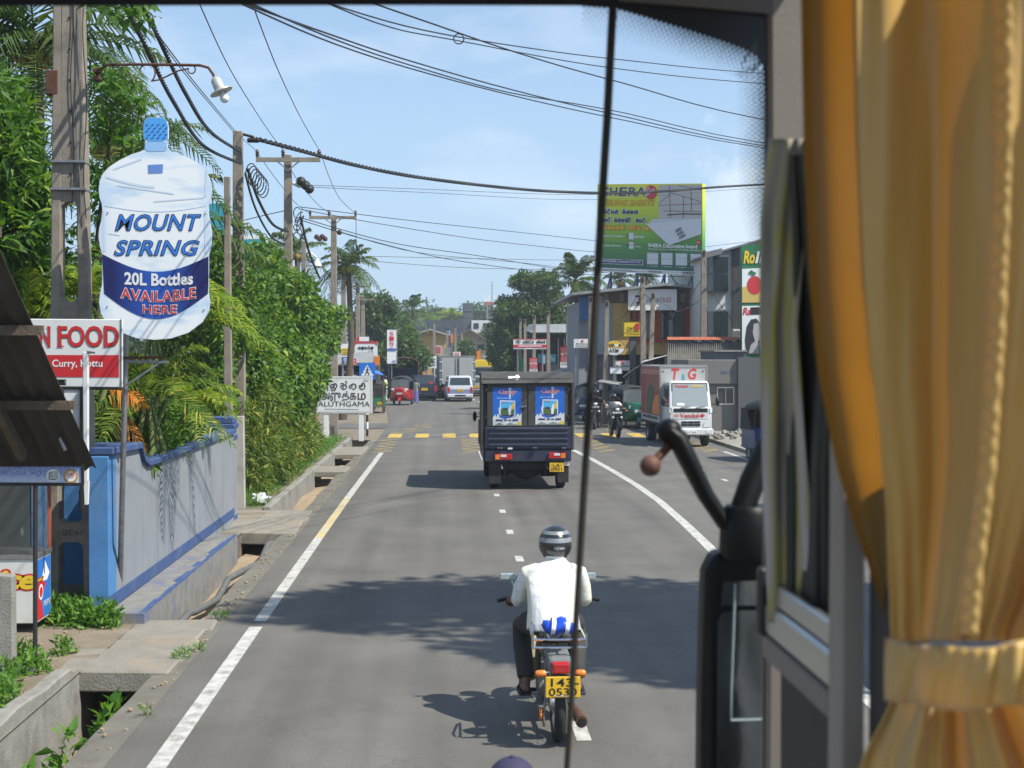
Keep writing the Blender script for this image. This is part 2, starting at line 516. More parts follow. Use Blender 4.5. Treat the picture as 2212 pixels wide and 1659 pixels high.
def leaf_cloud(centers,normals,length,width,rng,droop=0.25,seg=1,lenvar=0.35,up=0.35):
 """one folded leaf (two triangles-pairs) at each centre; returns verts, quads"""
 n=len(centers)
 d=rng.normal(size=(n,3));d[:,2]-=droop
 d=d*0.75+normals*0.8
 d/=np.linalg.norm(d,axis=1)[:,None]
 nn=rng.normal(size=(n,3))*0.55;nn[:,2]+=up+0.5;nn+=normals*0.35
 s=np.cross(d,nn);s/=(np.linalg.norm(s,axis=1)[:,None]+1e-9)
 u=np.cross(s,d)
 L=length*(1+lenvar*rng.uniform(-1,1,n))[:,None]
 W=width*(1+lenvar*rng.uniform(-1,1,n))[:,None]
 c=centers
 v=np.empty((n,6,3))
 v[:,0]=c
 v[:,1]=c+d*L*0.42+s*W*0.5+u*W*0.18
 v[:,2]=c+d*L*0.42-s*W*0.5+u*W*0.18
 v[:,3]=c+d*L-u*L*0.16
 v[:,4]=c+d*L*0.45
 v[:,5]=c+d*L*0.45
 v=v[:,:5]
 i=np.arange(n)[:,None]*5
 q=np.concatenate([i+np.array([[0,1,3,4]]),i+np.array([[0,4,3,2]])],axis=0)
 return v.reshape(-1,3),q
def blob_points(n,blobs,rng,shell=0.6):
 """points spread through ellipsoids (cx, cy, cz, rx, ry, rz), denser near the skin, with outward normals"""
 vol=np.array([b[3]*b[4]+b[4]*b[5]+b[3]*b[5]for b in blobs]);vol/=vol.sum()
 idx=rng.choice(len(blobs),n,p=vol)
 B=np.array(blobs)[idx]
 d=rng.normal(size=(n,3));d/=np.linalg.norm(d,axis=1)[:,None]
 r=np.where(rng.uniform(size=n)<shell,rng.uniform(0.82,1.03,n),rng.uniform(0.3,0.9,n))[:,None]
 return B[:,:3]+d*r*B[:,3:],d
def rough_blobs(blobs,rng,k=9,s=0.42):
 """break each ellipsoid into smaller lumps on its skin for an uneven outline"""
 out=[]
 for b in blobs:
  b=np.array(b,float)
  out.append(tuple(np.concatenate([b[:3],b[3:]*0.78])))
  for _ in range(k):
   d=rng.normal(size=3);d/=np.linalg.norm(d);
   f=rng.uniform(0.65,0.95)
   out.append(tuple(np.concatenate([b[:3]+d*f*b[3:],b[3:]*s*rng.uniform(0.6,1.15)])))
 return out
def crown(name,blobs,n,length,width,m,parent,rng,lumps=9,lump=0.42,shell=0.6,droop=0.25,cut=None):
 bl=rough_blobs(blobs,rng,lumps,lump)
 p,nn=blob_points(n,bl,rng,shell)
 if cut is not None:
  k=cut(p);p,nn=p[k],nn[k]
 v,q=leaf_cloud(p,nn,length,width,rng,droop)
 return mesh_np(name,v,q,m,parent,world=True)
def branches(name,base,tops,r0,m,parent,rng):
 mb=MB()
 base=Vector(base)
 for t in tops:
  t=Vector(t)
  mid=base.lerp(t,0.5)+Vector((rng.uniform(-.2,.2),rng.uniform(-.2,.2),rng.uniform(.0,.4)))
  mb.tube([base,base.lerp(mid,.6),mid,t],[r0,r0*.8,r0*.55,r0*.15],7)
 return mb.build(name,m,parent,world=True,smooth=60)
M['bark']=mat('bark',(0.10,0.075,0.055),0.9,var=0.35,scale=8,bump=0.5,bscale=30)
M['mango']=leaf_mat('mango_leaf',(0.034,0.101,0.017),(0.116,0.228,0.030),(0.248,0.322,0.054))
M['shrubleaf']=leaf_mat('shrub_leaf',(0.034,0.094,0.018),(0.132,0.241,0.032),(0.295,0.362,0.048))
M['weedleaf']=leaf_mat('weed_leaf',(0.062,0.160,0.020),(0.155,0.295,0.041))
M['farleaf']=leaf_mat('far_leaf',(0.034,0.074,0.022),(0.093,0.155,0.035),(0.171,0.201,0.068))
M['bamboo']=leaf_mat('bamboo_leaf',(0.047,0.101,0.017),(0.155,0.214,0.030),(0.435,0.362,0.068))
M['cocoleaf']=leaf_mat('coconut_leaf',(0.031,0.066,0.018),(0.086,0.140,0.030),(0.171,0.175,0.048),trans=0.25)
M['arecaleaf']=leaf_mat('areca_leaf',(0.077,0.148,0.017),(0.248,0.322,0.028),(0.465,0.428,0.041))
M['deadleaf']=leaf_mat('dead_leaf',(0.420,0.145,0.026),(0.675,0.290,0.046))
def frond(base,d,length,droop,rng,leaf=0.55,w=0.035,pairs=34,roll=0.0,hang=0.45):
 """one feather palm frond: rib points, leaflet verts and quads"""
 d=np.array(d,float);d/=np.linalg.norm(d)
 base=np.array(base,float)
 t=np.linspace(0,1,pairs+2)
 rib=base+np.outer(t*length,d)+np.outer(-droop*length*t**2.2,[0,0,1])
 tang=np.gradient(rib,axis=0);tang/=np.linalg.norm(tang,axis=1)[:,None]
 side=np.cross(tang,[0,0,1]);side/=(np.linalg.norm(side,axis=1)[:,None]+1e-9)
 upv=np.cross(side,tang)
 V,Q=[],[]
 o=0
 for i in range(3,pairs+2):
  ll=leaf*(math.sin(math.pi*(0.12+0.86*t[i]))**0.6)*rng.uniform(0.85,1.1)
  for sg in(-1,1):
   dd=side[i]*sg*0.85+tang[i]*0.55+upv[i]*(0.25+roll*sg)+rng.normal(size=3)*0.09
   dd/=np.linalg.norm(dd)
   p0=rib[i]
   p1=p0+dd*ll*0.5
   p2=p0+dd*ll*0.9+np.array([0,0,-hang*ll])
   wv=tang[i]*w*0.5
   V+=[p0-wv*.5,p0+wv*.5,p1+wv,p1-wv,p2+wv*.1,p2-wv*.1]
   Q+=[(o,o+1,o+2,o+3),(o+3,o+2,o+4,o+5)]
   o+=6
 return rib,V,Q
def palm_crown(parent,c,length,rng,n=18,leaf=0.55,w=0.04,m=None,ribm=None,elev=(-30,70),pairs=34,droop=(0.25,0.6),az=None,name='crown',hang=0.45):
 V,Q=[],[]
 ribs=MB()
 for i in range(n):
  a=R(rng.uniform(0,360))if az is None else R(rng.uniform(*az))
  e=R(rng.uniform(*elev))
  dr=rng.uniform(*droop)
  rib,v,q=frond(c,(math.cos(a)*math.cos(e),math.sin(a)*math.cos(e),math.sin(e)),length*rng.uniform(.8,1.1),dr,rng,leaf,w,pairs,hang=hang)
  Q+=[tuple(k+len(V)for k in f)for f in q]
  V+=v
  ribs.tube([tuple(p)for p in rib[::5]]+[tuple(rib[-1])],[0.03*length/3*(1-.85*k/(len(rib[::5])))for k in range(len(rib[::5])+1)],5)
 o=mesh_np(name,np.array(V),np.array(Q),m or M['cocoleaf'],parent,world=True)
 ribs.build('frond_rib',ribm or M['weedleaf'],o,world=True,smooth=60)
 return o
def asphalt():
 m=mat('asphalt',(0.112,0.103,0.092),0.82,var=0.2,scale=0.7,bump=0.25,bscale=180,dirt=(0.135,0.122,0.105),dscale=0.35,damt=0.7,dlo=0.48)
 N,L=m.node_tree.nodes,m.node_tree.links
 b=N['Principled BSDF']
 src=b.inputs['Base Color'].links[0].from_socket
 tc=N.new('ShaderNodeTexCoord')
 n=N.new('ShaderNodeTexNoise');n.inputs['Scale'].default_value=95;n.inputs['Detail'].default_value=3
 L.new(tc.outputs['Object'],n.inputs['Vector'])
 r=N.new('ShaderNodeMapRange');r.inputs['From Min'].default_value=.3;r.inputs['From Max'].default_value=.72;r.inputs['To Min'].default_value=.6;r.inputs['To Max'].default_value=1.6
 L.new(n.outputs['Fac'],r.inputs['Value'])
 mx=N.new('ShaderNodeMixRGB');mx.blend_type='MULTIPLY';mx.inputs['Fac'].default_value=1
 L.new(src,mx.inputs['Color1']);L.new(r.outputs['Result'],mx.inputs['Color2'])
 mp=N.new('ShaderNodeMapping');mp.inputs['Scale'].default_value=(1.3,0.035,1)
 n2=N.new('ShaderNodeTexNoise');n2.inputs['Scale'].default_value=1.6;n2.inputs['Detail'].default_value=4
 L.new(tc.outputs['Object'],mp.inputs['Vector']);L.new(mp.outputs['Vector'],n2.inputs['Vector'])
 r2=N.new('ShaderNodeMapRange');r2.inputs['From Min'].default_value=.3;r2.inputs['From Max'].default_value=.7;r2.inputs['To Min'].default_value=.8;r2.inputs['To Max'].default_value=1.17
 L.new(n2.outputs['Fac'],r2.inputs['Value'])
 mx2=N.new('ShaderNodeMixRGB');mx2.blend_type='MULTIPLY';mx2.inputs['Fac'].default_value=1
 L.new(mx.outputs['Color'],mx2.inputs['Color1']);L.new(r2.outputs['Result'],mx2.inputs['Color2'])
 vo=N.new('ShaderNodeTexVoronoi');vo.feature='DISTANCE_TO_EDGE';vo.inputs['Scale'].default_value=.42
 nd=N.new('ShaderNodeTexNoise');nd.inputs['Scale'].default_value=2.4;nd.inputs['Detail'].default_value=5
 L.new(tc.outputs['Object'],nd.inputs['Vector'])
 ad=N.new('ShaderNodeMixRGB');ad.blend_type='ADD';ad.inputs['Fac'].default_value=.9
 L.new(tc.outputs['Object'],ad.inputs['Color1']);L.new(nd.outputs['Color'],ad.inputs['Color2']);L.new(ad.outputs['Color'],vo.inputs['Vector'])
 rc=N.new('ShaderNodeMapRange');rc.inputs['From Min'].default_value=.0;rc.inputs['From Max'].default_value=.008;rc.inputs['To Min'].default_value=.84;rc.inputs['To Max'].default_value=1
 L.new(vo.outputs['Distance'],rc.inputs['Value'])
 no=N.new('ShaderNodeTexNoise');no.inputs['Scale'].default_value=1.1;no.inputs['Detail'].default_value=7;no.inputs['Roughness'].default_value=.7
 L.new(tc.outputs['Object'],no.inputs['Vector'])
 ro=N.new('ShaderNodeMapRange');ro.inputs['From Min'].default_value=.62;ro.inputs['From Max'].default_value=.74;ro.inputs['To Min'].default_value=1;ro.inputs['To Max'].default_value=.72
 L.new(no.outputs['Fac'],ro.inputs['Value'])
 mm=N.new('ShaderNodeMath');mm.operation='MULTIPLY';L.new(rc.outputs['Result'],mm.inputs[0]);L.new(ro.outputs['Result'],mm.inputs[1])
 mx3=N.new('ShaderNodeMixRGB');mx3.blend_type='MULTIPLY';mx3.inputs['Fac'].default_value=1
 L.new(mx2.outputs['Color'],mx3.inputs['Color1']);L.new(mm.outputs[0],mx3.inputs['Color2'])
 L.new(mx3.outputs['Color'],b.inputs['Base Color'])
 return m
M['asphalt']=asphalt()
M['soil']=mat('soil',(0.205,0.165,0.12),0.95,var=0.3,scale=1.5,bump=0.5,bscale=25,dirt=(0.09,0.10,0.05),dscale=0.6,damt=0.7)
M['shoulder']=mat('shoulder_concrete',(0.17,0.155,0.13),0.9,var=0.2,scale=2,bump=0.3,bscale=60,dirt=(0.085,0.078,0.066),dscale=1.3,damt=0.7)
M['silt']=mat('drain_silt',(0.33,0.245,0.16),0.95,var=0.2,scale=4,bump=0.4,bscale=20,dirt=(0.10,0.085,0.06),dscale=2)
M['linewhite']=mat('road_paint_white',(0.50,0.485,0.45),0.75,var=0.15,scale=6,dirt=(0.2,0.185,0.165),dscale=7,damt=0.9,dlo=0.46)
M['lineyellow']=mat('road_paint_yellow',(0.55,0.37,0.06),0.75,var=0.15,scale=6,dirt=(0.15,0.13,0.09),dscale=5,damt=0.85,dlo=0.47)
mb=MB()
ys=[-60,2,8,14,20,26,34,47,70,110,200,400,1500]
rows=[[(x,y,(0.03 if-30<x else-0.2))for x in(-900,-200,-60,-12,-6,-3.34)]for y in ys if y<=47]
mb.grid(rows)
mb.grid([[(x,y,-0.02)for x in(-2.66,3,9,20,60,200,900)]for y in ys])
mb.grid([[(x,y,-0.02 if x>-30 else-0.2)for x in(-900,-200,-60,-12,-6,-2.66)]for y in ys if y>=47])
tag(mb.build('ground',M['soil']),'bare brown soil verges and ground around the road',None,kind='structure')
EDGE_L=[(-12,-2.43),(0,-2.43),(20,-2.43),(40,-2.43),(52,-2.45),(58,-2.5),(70,-3.1),(80,-3.7),(100,-4.9),(150,-9),(250,-19),(420,-40)]
EDGE_R=[(-12,9.0),(0,9.0),(20,9.0),(40,8.9),(52,8.8),(58,8.7),(70,8.3),(80,7.6),(100,5.8),(150,1.6),(250,-8),(420,-28)]
mb=MB()
rows=[]
for(y,a),(_,b)in zip(EDGE_L,EDGE_R):
 rows.append([(a+(b-a)*k/6,y,0.0)for k in range(7)])
mb.grid(rows)
mb.grid([[(x,y,-0.004)for x in(-30,-12,-5,-2.3)]for y in(54.2,58.6)])
road=tag(mb.build('road',M['asphalt']),'grey asphalt town road with painted lane lines',None,kind='structure')
def strip(name,pts,w,m,z=0.004):
 """painted band along ground points (x, y)"""
 b=MB()
 stroke(b,lambda u,v,d:(u,v,z),pts,w,0)
 return b.build(name,m,road)
strip('edge_line',[(-2.05,5),(-2.05,14.45)],.14,M['linewhite'])
strip('edge_line',[(-2.05,14.75),(-2.05,21.5)],.14,M['linewhite'])
M['linefaded']=mat('road_paint_faded',(.50,.40,.19),.75,var=.15,scale=3,dirt=(.46,.43,.37),dscale=1.4,damt=.9,dlo=.45)
strip('edge_line',[(-2.05,21.5),(-2.04,27.5)],.14,M['linefaded'])
strip('edge_line',[(-2.04,27.5),(-1.98,40.5)],.14,M['linewhite'])
for k in range(-1,9):
 y=10.3+2.95*k
 strip('lane_dash',[(1.03,y-.27),(1.03,y+.27)],.115,M['linewhite'])
strip('lane_dash',[(1.02,37.5),(1.0,41.5)],.12,M['linewhite'])
for y in(70,75,80,85,90,95,101,108,116,125):
 t=(y-58)/60.0
 strip('lane_dash',[(3.6-3.3*t,y-1.2),(3.6-3.3*t-.12,y+1.2)],.13,M['linewhite'])
line=[gnd(*p)for p in((1238,972),(1282,994),(1325,1018),(1375,1048),(1425,1083),(1480,1132),(1520,1170),(1548,1198))]
line=[(p.x,p.y)for p in line]
line+=[(line[-1][0]-.12,17.0),(line[-1][0]-.35,12.0),(3.4,5.0)]
strip('centre_line',line,.17,M['linewhite'])
for k in range(6):
 y=28.2+2.95*k
 strip('lane_dash',[(6.5,y-.27),(6.5,y+.27)],.115,M['linewhite'])
strip('edge_line',[(8.42,20),(8.42,40.5)],.13,M['linewhite'])
for k in range(11):
 x=-1.9+.985*k
 b=MB().poly([(x-.24,48.0,.004),(x+.24,48.0,.004),(x+.24,50.4,.004),(x-.24,50.4,.004)])
 b.build('crossing_bar',M['lineyellow'],road)
def zig(x,y0,y1,w,n,lean=0.0):
 pts=[]
 for i in range(n+1):
  y=y0+(y1-y0)*i/n
  pts.append((x+(w/2 if i%2 else-w/2)+lean*(y-y0),y))
 strip('zigzag_line',pts,.09,M['lineyellow'])
zig(-2.0,40.6,47.2,.55,9)
zig(.75,40.6,47.2,.55,9)
zig(4.9,40.6,47.2,.55,9)
zig(8.1,40.6,47.2,.55,9)
zig(-1.6,51.0,58.0,.9,5,.12)
zig(6.6,51.0,57.0,.7,7)
strip('lane_dash',[(2.15,71.0),(2.0,73.0)],.2,M['lineyellow'])
mb=MB()
mb.grid([[(x+(.02*math.sin(y*1.7)if i==1 else 0),y,.006-.03*i)for i,x in enumerate((-2.42,-2.72))]for y in[k*.6-1 for k in range(80)]])
tag(mb.build('road_shoulder',M['shoulder']),'weathered concrete strip between asphalt and open drain',None,kind='structure')
drain=thing('roadside_drain','open concrete roadside drain crossed by slabs along the road','drain',(-3.0,14,0))
mb=MB().box((-3.36,2,-.72),(-2.6,14.0,-.66))
mb.build('drain_floor',M['soil'],drain,world=True)
mb=MB().grid([[(x,y,-.34+.05*math.sin(y*1.3+x*4))for x in(-3.3,-3.1,-2.9,-2.7)]for y in np.linspace(14.0,47,40)])
mb.build('drain_floor',M['silt'],drain,world=True)
mb=MB().box((-2.72,1.5,-.72),(-2.62,47,-.035))
mb.build('drain_side',M['shoulder'],drain,world=True)
MB().box((-3.75,1.0,-1.0),(-2.3,48.5,-.725)).build('drain_bed',M['soil'],drain,world=True)
MB().box((-3.75,12.46,-.72),(-3.38,14.5,-.02)).build('drain_bank',M['soil'],drain,world=True)
MB().box((-3.75,20.95,-.72),(-3.36,25.15,-.02)).build('drain_bank',M['soil'],drain,world=True)
MB().box((-3.7,47.1,-.72),(-2.4,48.4,-.03)).build('drain_bank',M['soil'],drain,world=True)
MB().box((-3.3,13.9,-.7),(-2.73,14.1,-.4)).build('silt_step',M['silt'],drain,world=True)
mb=MB()
top=[(y,.13+.02*math.sin(y*3.1)+.015*math.sin(y*7.7))for y in np.linspace(3,12.1,26)]+[(12.3,.05),(12.45,-.02)]
pts=[(-3.36,y,z)for y,z in top]+[(-3.36,12.45,-.7),(-3.36,3,-.7)]
mb.extr(pts,(-.14,0,0))
mb.build('drain_wall',M['concrete'],drain,world=True,bevel=.015)
mb=MB().box((-3.44,25.2,-.6),(-3.3,47,.10))
mb.build('drain_wall',M['concrete'],drain,world=True,bevel=.015)
def slabs(y0,y1,n,x0,x1,z=.035,th=.14):
 st=(y1-y0)/n
 for i in range(n):
  b=MB()
  a0,a1=y0+st*i+.03,y0+st*(i+1)-.03
  j=[random.uniform(-.05,.05)for _ in range(3)]
  b.extr([(x0+j[0],a0,z+j[2]*.5),(x1+j[1],a0,z-.01+j[0]*.4),(x1+j[1]*.5,a1,z+.012+j[0]*.4),(x0+j[0],a1,z+.022+j[2]*.5)],(0,0,-th))
  b.build('slab',M['slab'],drain,world=True,bevel=.018)
M['slab']=mat('slab_concrete',(0.235,0.215,0.18),0.9,var=0.2,scale=3,bump=0.4,bscale=40,dirt=(0.30,0.215,0.135),dscale=1.5,damt=0.8)
slabs(12.35,14.75,5,-3.55,-2.52,.03,.2)
slabs(22.0,25.2,4,-3.9,-2.5,.03,.2)
slabs(33.5,35.2,3,-3.6,-2.5)
slabs(39.5,42.5,3,-3.6,-2.5)
gm=MB()
for k in range(420):
 if k<300:x,y,z=-2.45-abs(random.gauss(0,.1)),random.uniform(7,40),.0
 else:x,y,z=random.uniform(-4.4,-3.5),random.uniform(9,14.3),.035
 s_=random.uniform(.006,.022)
 gm.ball((x,y,z+s_*.3),(s_*1.3,s_,s_*.7),5,3)
tag(gm.build('verge_gravel',M['silt'],fix=False),'loose grit and small stones along the road shoulder','gravel',kind='stuff')
lb=MB().ball((-3.62,26.1,.14),(.2,.16,.11),12,8)
lb.v=[(x+.04*math.sin(z*50+y*20),y,z+.04*math.sin(x*40))for x,y,z in lb.v]
tag(lb.build('litter_bag',mat('white_plastic',(.6,.6,.6),.4,var=.1),smooth=40),'crumpled white plastic bag in the grass by the pale gatepost','bag')
mb=MB().tube([(-3.02,13.9,-.2),(-3.05,14.9,-.16),(-2.98,15.6,-.06),(-3.02,16.2,-.16),(-2.93,17.2,-.2),(-2.95,18.2,-.1),(-2.84,19.2,-.12),(-2.8,20.2,-.18),(-2.78,20.9,-.02),(-2.83,21.6,-.1),(-2.9,22.6,-.2)],.045,10)
tag(mb.build('drain_hose',mat('hose_grey',(.12,.12,.115),.6,var=.2),smooth=60),'grey flexible hose winding along the silted drain by the wall','hose')
mb=MB().tube([(-3.0,5,-.58),(-2.98,9,-.56),(-2.95,12.2,-.5),(-2.9,13.4,-.5)],.05,10)
tag(mb.build('water_pipe',mat('pvc_pipe',(.3,.28,.25),.6,var=.2,dirt=(.1,.08,.05)),smooth=60),'pale plastic water pipe on the drain floor beneath the weeds','pipe')
# ------------------------------------------------------------------ left: boundary wall, stall, signs
M['wallgrey']=mat('wall_grey',(0.235,0.248,0.27),0.85,var=0.1,scale=2,bump=0.15,bscale=70,dirt=(0.10,0.10,0.105),dscale=1.5,damt=0.62,dlo=0.52,streak=True)
M['wallblue']=mat('wall_blue',(0.06,0.19,0.41),0.8,var=0.18,scale=3,bump=0.12,bscale=40,dirt=(0.16,0.22,0.30),dscale=2.4,damt=0.6,dlo=0.52)
M['trimblue']=mat('trim_blue',(0.04,0.08,0.2),0.75,var=0.2,scale=5,bump=0.2,bscale=60,dirt=(0.16,0.16,0.16),dscale=3,damt=0.6,dlo=0.53)
WX=-3.66
wall=thing('boundary_wall','grey plastered boundary wall with blue coping and stained streaks','wall',(WX,18,0))
Y0,Y1=14.7,23.2
mb=MB()
prof=[(Y0,-.3),(Y1,-.3),(Y1,1.58),(16.9,1.55),(16.55,1.56),(16.3,1.64),(16.15,1.80),(Y0,1.83)]
mb.extr([(WX,y,z)for y,z in prof],(-.16,0,0))
mb.build('wall_panel',M['wallgrey'],wall,world=True)
cp=[(Y0-.02,1.83),(16.12,1.80),(16.27,1.64),(16.52,1.56),(16.9,1.55),(Y1,1.58)]
mb=MB()
secs=[]
for y,z in cp:
 secs.append([(WX+.05,y,z+.005),(WX+.05,y,z+.085),(WX-.21,y,z+.085),(WX-.21,y,z+.005)])
mb.loft(secs)
mb.build('coping',M['trimblue'],wall,world=True,bevel=.01)
mb=MB().box((WX-.002,Y0-.003,.16),(WX+.012,Y1,.30))
mb.build('base_band',M['trimblue'],wall,world=True)
mb=MB().box((WX,14.55,-.6),(-3.24,20.9,.15))
mb.build('ledge',mat('ledge_concrete',(.21,.2,.185),.9,var=.25,scale=6,bump=.4,bscale=50,dirt=(.05,.1,.27),dscale=2.2,damt=.75,dlo=.52),wall,world=True,bevel=.012)
mb=MB()
for k in range(16):
 a=14.56+k*.395
 w=random.uniform(.04,.11)
 mb.box((-3.24-w,a,.1505),(-3.236,a+.396,.1545))
mb.build('painted_edge',M['trimblue'],wall,world=True)
mb=MB().box((WX-.215,Y0-.03,-.1),(WX+.004,Y0+.3,1.822))
mb.build('end_pilaster',M['wallblue'],wall,world=True,bevel=.01)
gp=thing('gate_pillar','square grey gate pillar with blue cap and blue foot at the end of the wall','pillar',(-3.95,23.6,0))
mb=MB().box((-4.13,23.25,-.1),(-3.68,23.7,1.66));mb.build('shaft',M['wallgrey'],gp,world=True,bevel=.01)
mb=MB().box((-4.16,23.22,1.66),(-3.65,23.73,1.74)).box((-4.13,23.25,1.742),(-3.68,23.7,1.86));mb.build('cap',M['trimblue'],gp,world=True,bevel=.012)
mb=MB().box((-4.135,23.245,0),(-3.675,23.705,.14)).box((-4.14,23.24,1.46),(-3.67,23.71,1.54));mb.build('painted_band',M['trimblue'],gp,world=True)
mb=MB().extr([(-4.0,25.5,-.1),(-3.82,25.5,-.1),(-3.84,25.5,1.78),(-4.1,25.5,1.75)],(0,.16,0))
tag(mb.build('concrete_gatepost',mat('pale_plaster',(.42,.39,.36),.85,var=.15,bump=.2,dirt=(.15,.14,.13),dscale=2),bevel=.01),'thin pale concrete post behind the grey gate pillar','post')
bw=thing('blue_wall','bright blue painted wall behind the glass food stall','wall',(-5,16.2,0))
mb=MB().box((-8.5,15.95,-.1),(-3.88,16.1,1.8));mb.build('wall_panel',M['wallblue'],bw,world=True,bevel=.01)
mb=MB().box((-8.5,15.9,1.802),(-3.86,16.15,1.88));mb.build('coping',M['trimblue'],bw,world=True)
mb=MB().box((-8.5,15.944,-.1),(-3.88,15.95,.22));mb.build('foot_band',mat('foot_stain',(.2,.17,.13),.9,var=.3),bw,world=True)
# ---- H-shaped concrete pole with street lamp
PX,PY=-4.14,15.05
pole=thing('utility_pole','tall ladder-type concrete utility pole carrying a curved street lamp arm','pole',(PX,PY,0))
def pw(z):return .25-.0135*z
mb=MB()
zs=[-.3,9.2]
opens=[(-.3,.86),(1.06,2.08),(2.28,3.22),(3.5,4.6)]
for sg in(-1,1):
 lw=.105
 secs=[]
 for z in(-.3,9.2):
  a=sg*pw(z);b=sg*(pw(z)-lw)
  secs.append([(PX+a,PY-.12+z*.006,z),(PX+b,PY-.12+z*.006,z),(PX+b,PY+.12-z*.006,z),(PX+a,PY+.12-z*.006,z)])
 mb.loft(secs)
mb.build('post_leg',M['pole'],pole,world=True,bevel=.012)
def web(z0,z1):
 b=MB()
 c=.055
 i0,i1=pw(z0)-.1,pw(z1)-.1
 pts=[(-i0,z0),(-i0+c,z0+c),(i0-c,z0+c),(i0,z0),(i1,z1),(i1-c,z1-c),(-i1+c,z1-c),(-i1,z1)]if z1-z0<1 else[(-i0,z0),(-i0+c,z0+c),(i0-c,z0+c),(i0,z0),(i1,z1),(-i1,z1)]
 b.extr([(PX+x,PY-.085,z)for x,z in pts],(0,.17,0))
 b.build('rung' if z1-z0<1 else 'web',M['pole'],pole,world=True)
web(.80,1.12);web(2.02,2.34);web(3.16,3.56);web(4.54,9.2)
mb=MB()
for z in(.96,):
 put_text(mb,lambda u,v,d:(PX+u,PY-.086-d,v),'D SEC 4109',(-.17,z-.03,.19,z+.03),.002)
mb.build('cast_lettering',M['blackp'],pole,world=True,fix=False)
mb=MB()
for k in range(9):mb.lathe([(.012,0),(.012,.012)],(PX+.02,PY-.098,4.9+k*.34),10,'y')
mb.build('bolt_hole',M['blackp'],pole,world=True)
for z in(4.72,5.02):
 mb=MB().box((PX-pw(z)-.006,PY-.13,z),(PX+pw(z)+.006,PY+.12,z+.025));mb.build('strap',M['steel'],pole,world=True)
for s in(0,1,2):
 pts=[(PX+.05+.07*s+.018*math.sin(z*4+s*2),PY-.104-.01*s,z)for z in np.linspace(4.4,8.6,40)]
 MB().tube(pts,.006,5).build('loose_wire',M['wire']if s!=1 else M['grey_paint'],pole,world=True)
f=px(PY-.02)
arm=[f(208,168),f(214,152),f(232,140),(f(300,139)),f(380,140),f(432,141),f(450,146),f(460,160),f(463,168)]
a=MB().tube(arm,.016,9)
a.build('lamp_arm',M['rust'],pole,world=True,smooth=60)
MB().tube([f(308+0*i,0)if False else f(318+p[0],158+p[1])for i,p in enumerate(ell(0,0,17,20,20,200,420))]+[f(345,172),f(385,153),f(408,148)],.009,6).build('lamp_scroll',M['rust'],pole,world=True)
MB().tube([f(414+p[0],150+p[1])for p in ell(0,0,8,9,12,-60,200)],.008,6).build('lamp_scroll',M['rust'],pole,world=True)
for yy in(154,171):
 MB().cbox(f(211,yy),(.08,.12,.05)).build('arm_bracket',M['rust'],pole,world=True,bevel=.008)
c=f(463,166)
ax=(f(482,206)-c).normalized()
q=Vector((0,0,1)).rotation_difference(ax).to_matrix().to_4x4()
mb=MB();mb.M=Matrix.Translation(c)@q@Matrix.Scale(.86,4)
mb.lathe([(.022,0),(.05,.02),(.068,.05),(.072,.16),(.078,.165),(.08,.175),(.15,.20),(.152,.215),(.06,.22),(.03,.16)],n=24)
shade=mb.build('lamp_shade',mat('lamp_enamel',(.5,.5,.48),.4,.3,.15,8,dirt=(.2,.17,.13),dscale=6),pole,world=True,smooth=35)
mb=MB();mb.M=Matrix.Translation(c)@q@Matrix.Scale(.86,4)
mb.lathe([(.02,.19),(.03,.22),(.055,.28),(.06,.31),(.045,.345),(.005,.365)],n=16)
mb.build('bulb',mat('bulb_glass',(.8,.8,.78),.15,var=.02,coat=.5),shade,world=True,smooth=80)
MB().cbox(f(115,180),(.14,.14,.27)).build('fuse_box',M['rust'],pole,world=True,bevel=.01)
MB().bar(f(128,178),f(150,178),.05).build('box_bracket',M['rust'],pole,world=True)
MB().lathe([(.03,-.12),(.065,-.1),(.07,.08),(.05,.13)],f(184,1076),12).build('meter_box',M['black'],pole,world=True,smooth=40,bevel=.005)
for yy in(1062,1078,1082):
 MB().tube([f(183,yy),f(205,yy+2),f(219,yy+1)],.008,5).build('strap_wire',M['wire'],pole,world=True)
SY=14.55
f=px(SY)
bs=thing('bottle_sign','tall blue and white water-bottle shaped advertising sign on a pipe','sign',gnd(258,1312))
def z1(x,y):return(x/2.448,y/2.448)
def z2(x,y):return(x/3.0595,610+y/3.0595)
L1=[z1(*p)for p in((778,622),(762,640),(757,670),(759,735),(768,745),(764,790),(745,800),(690,818),(630,848),(580,880),(545,915),(527,955),(522,1000),(526,1045),(538,1078),(541,1110),(536,1165),(525,1205),(521,1250),(528,1300),(540,1345),(540,1500),(528,1560),(524,1600))]
L1+=[z2(*p)for p in((668,205),(700,262),(800,330),(900,368),(1020,379))]
R1=[z2(*p)for p in((1130,370),(1245,332),(1338,262),(1380,190),(1387,130),(1376,70))]+[z1(*p)for p in((1103,1500),(1103,1350),(1117,1295),(1119,1240),(1114,1195),(1103,1140),(1102,1090),(1114,1050),(1120,1005),(1112,955),(1090,905),(1045,862),(990,830),(930,806),(898,800),(884,780),(880,745),(889,735),(889,665),(882,640),(865,622))]
outline=L1+R1
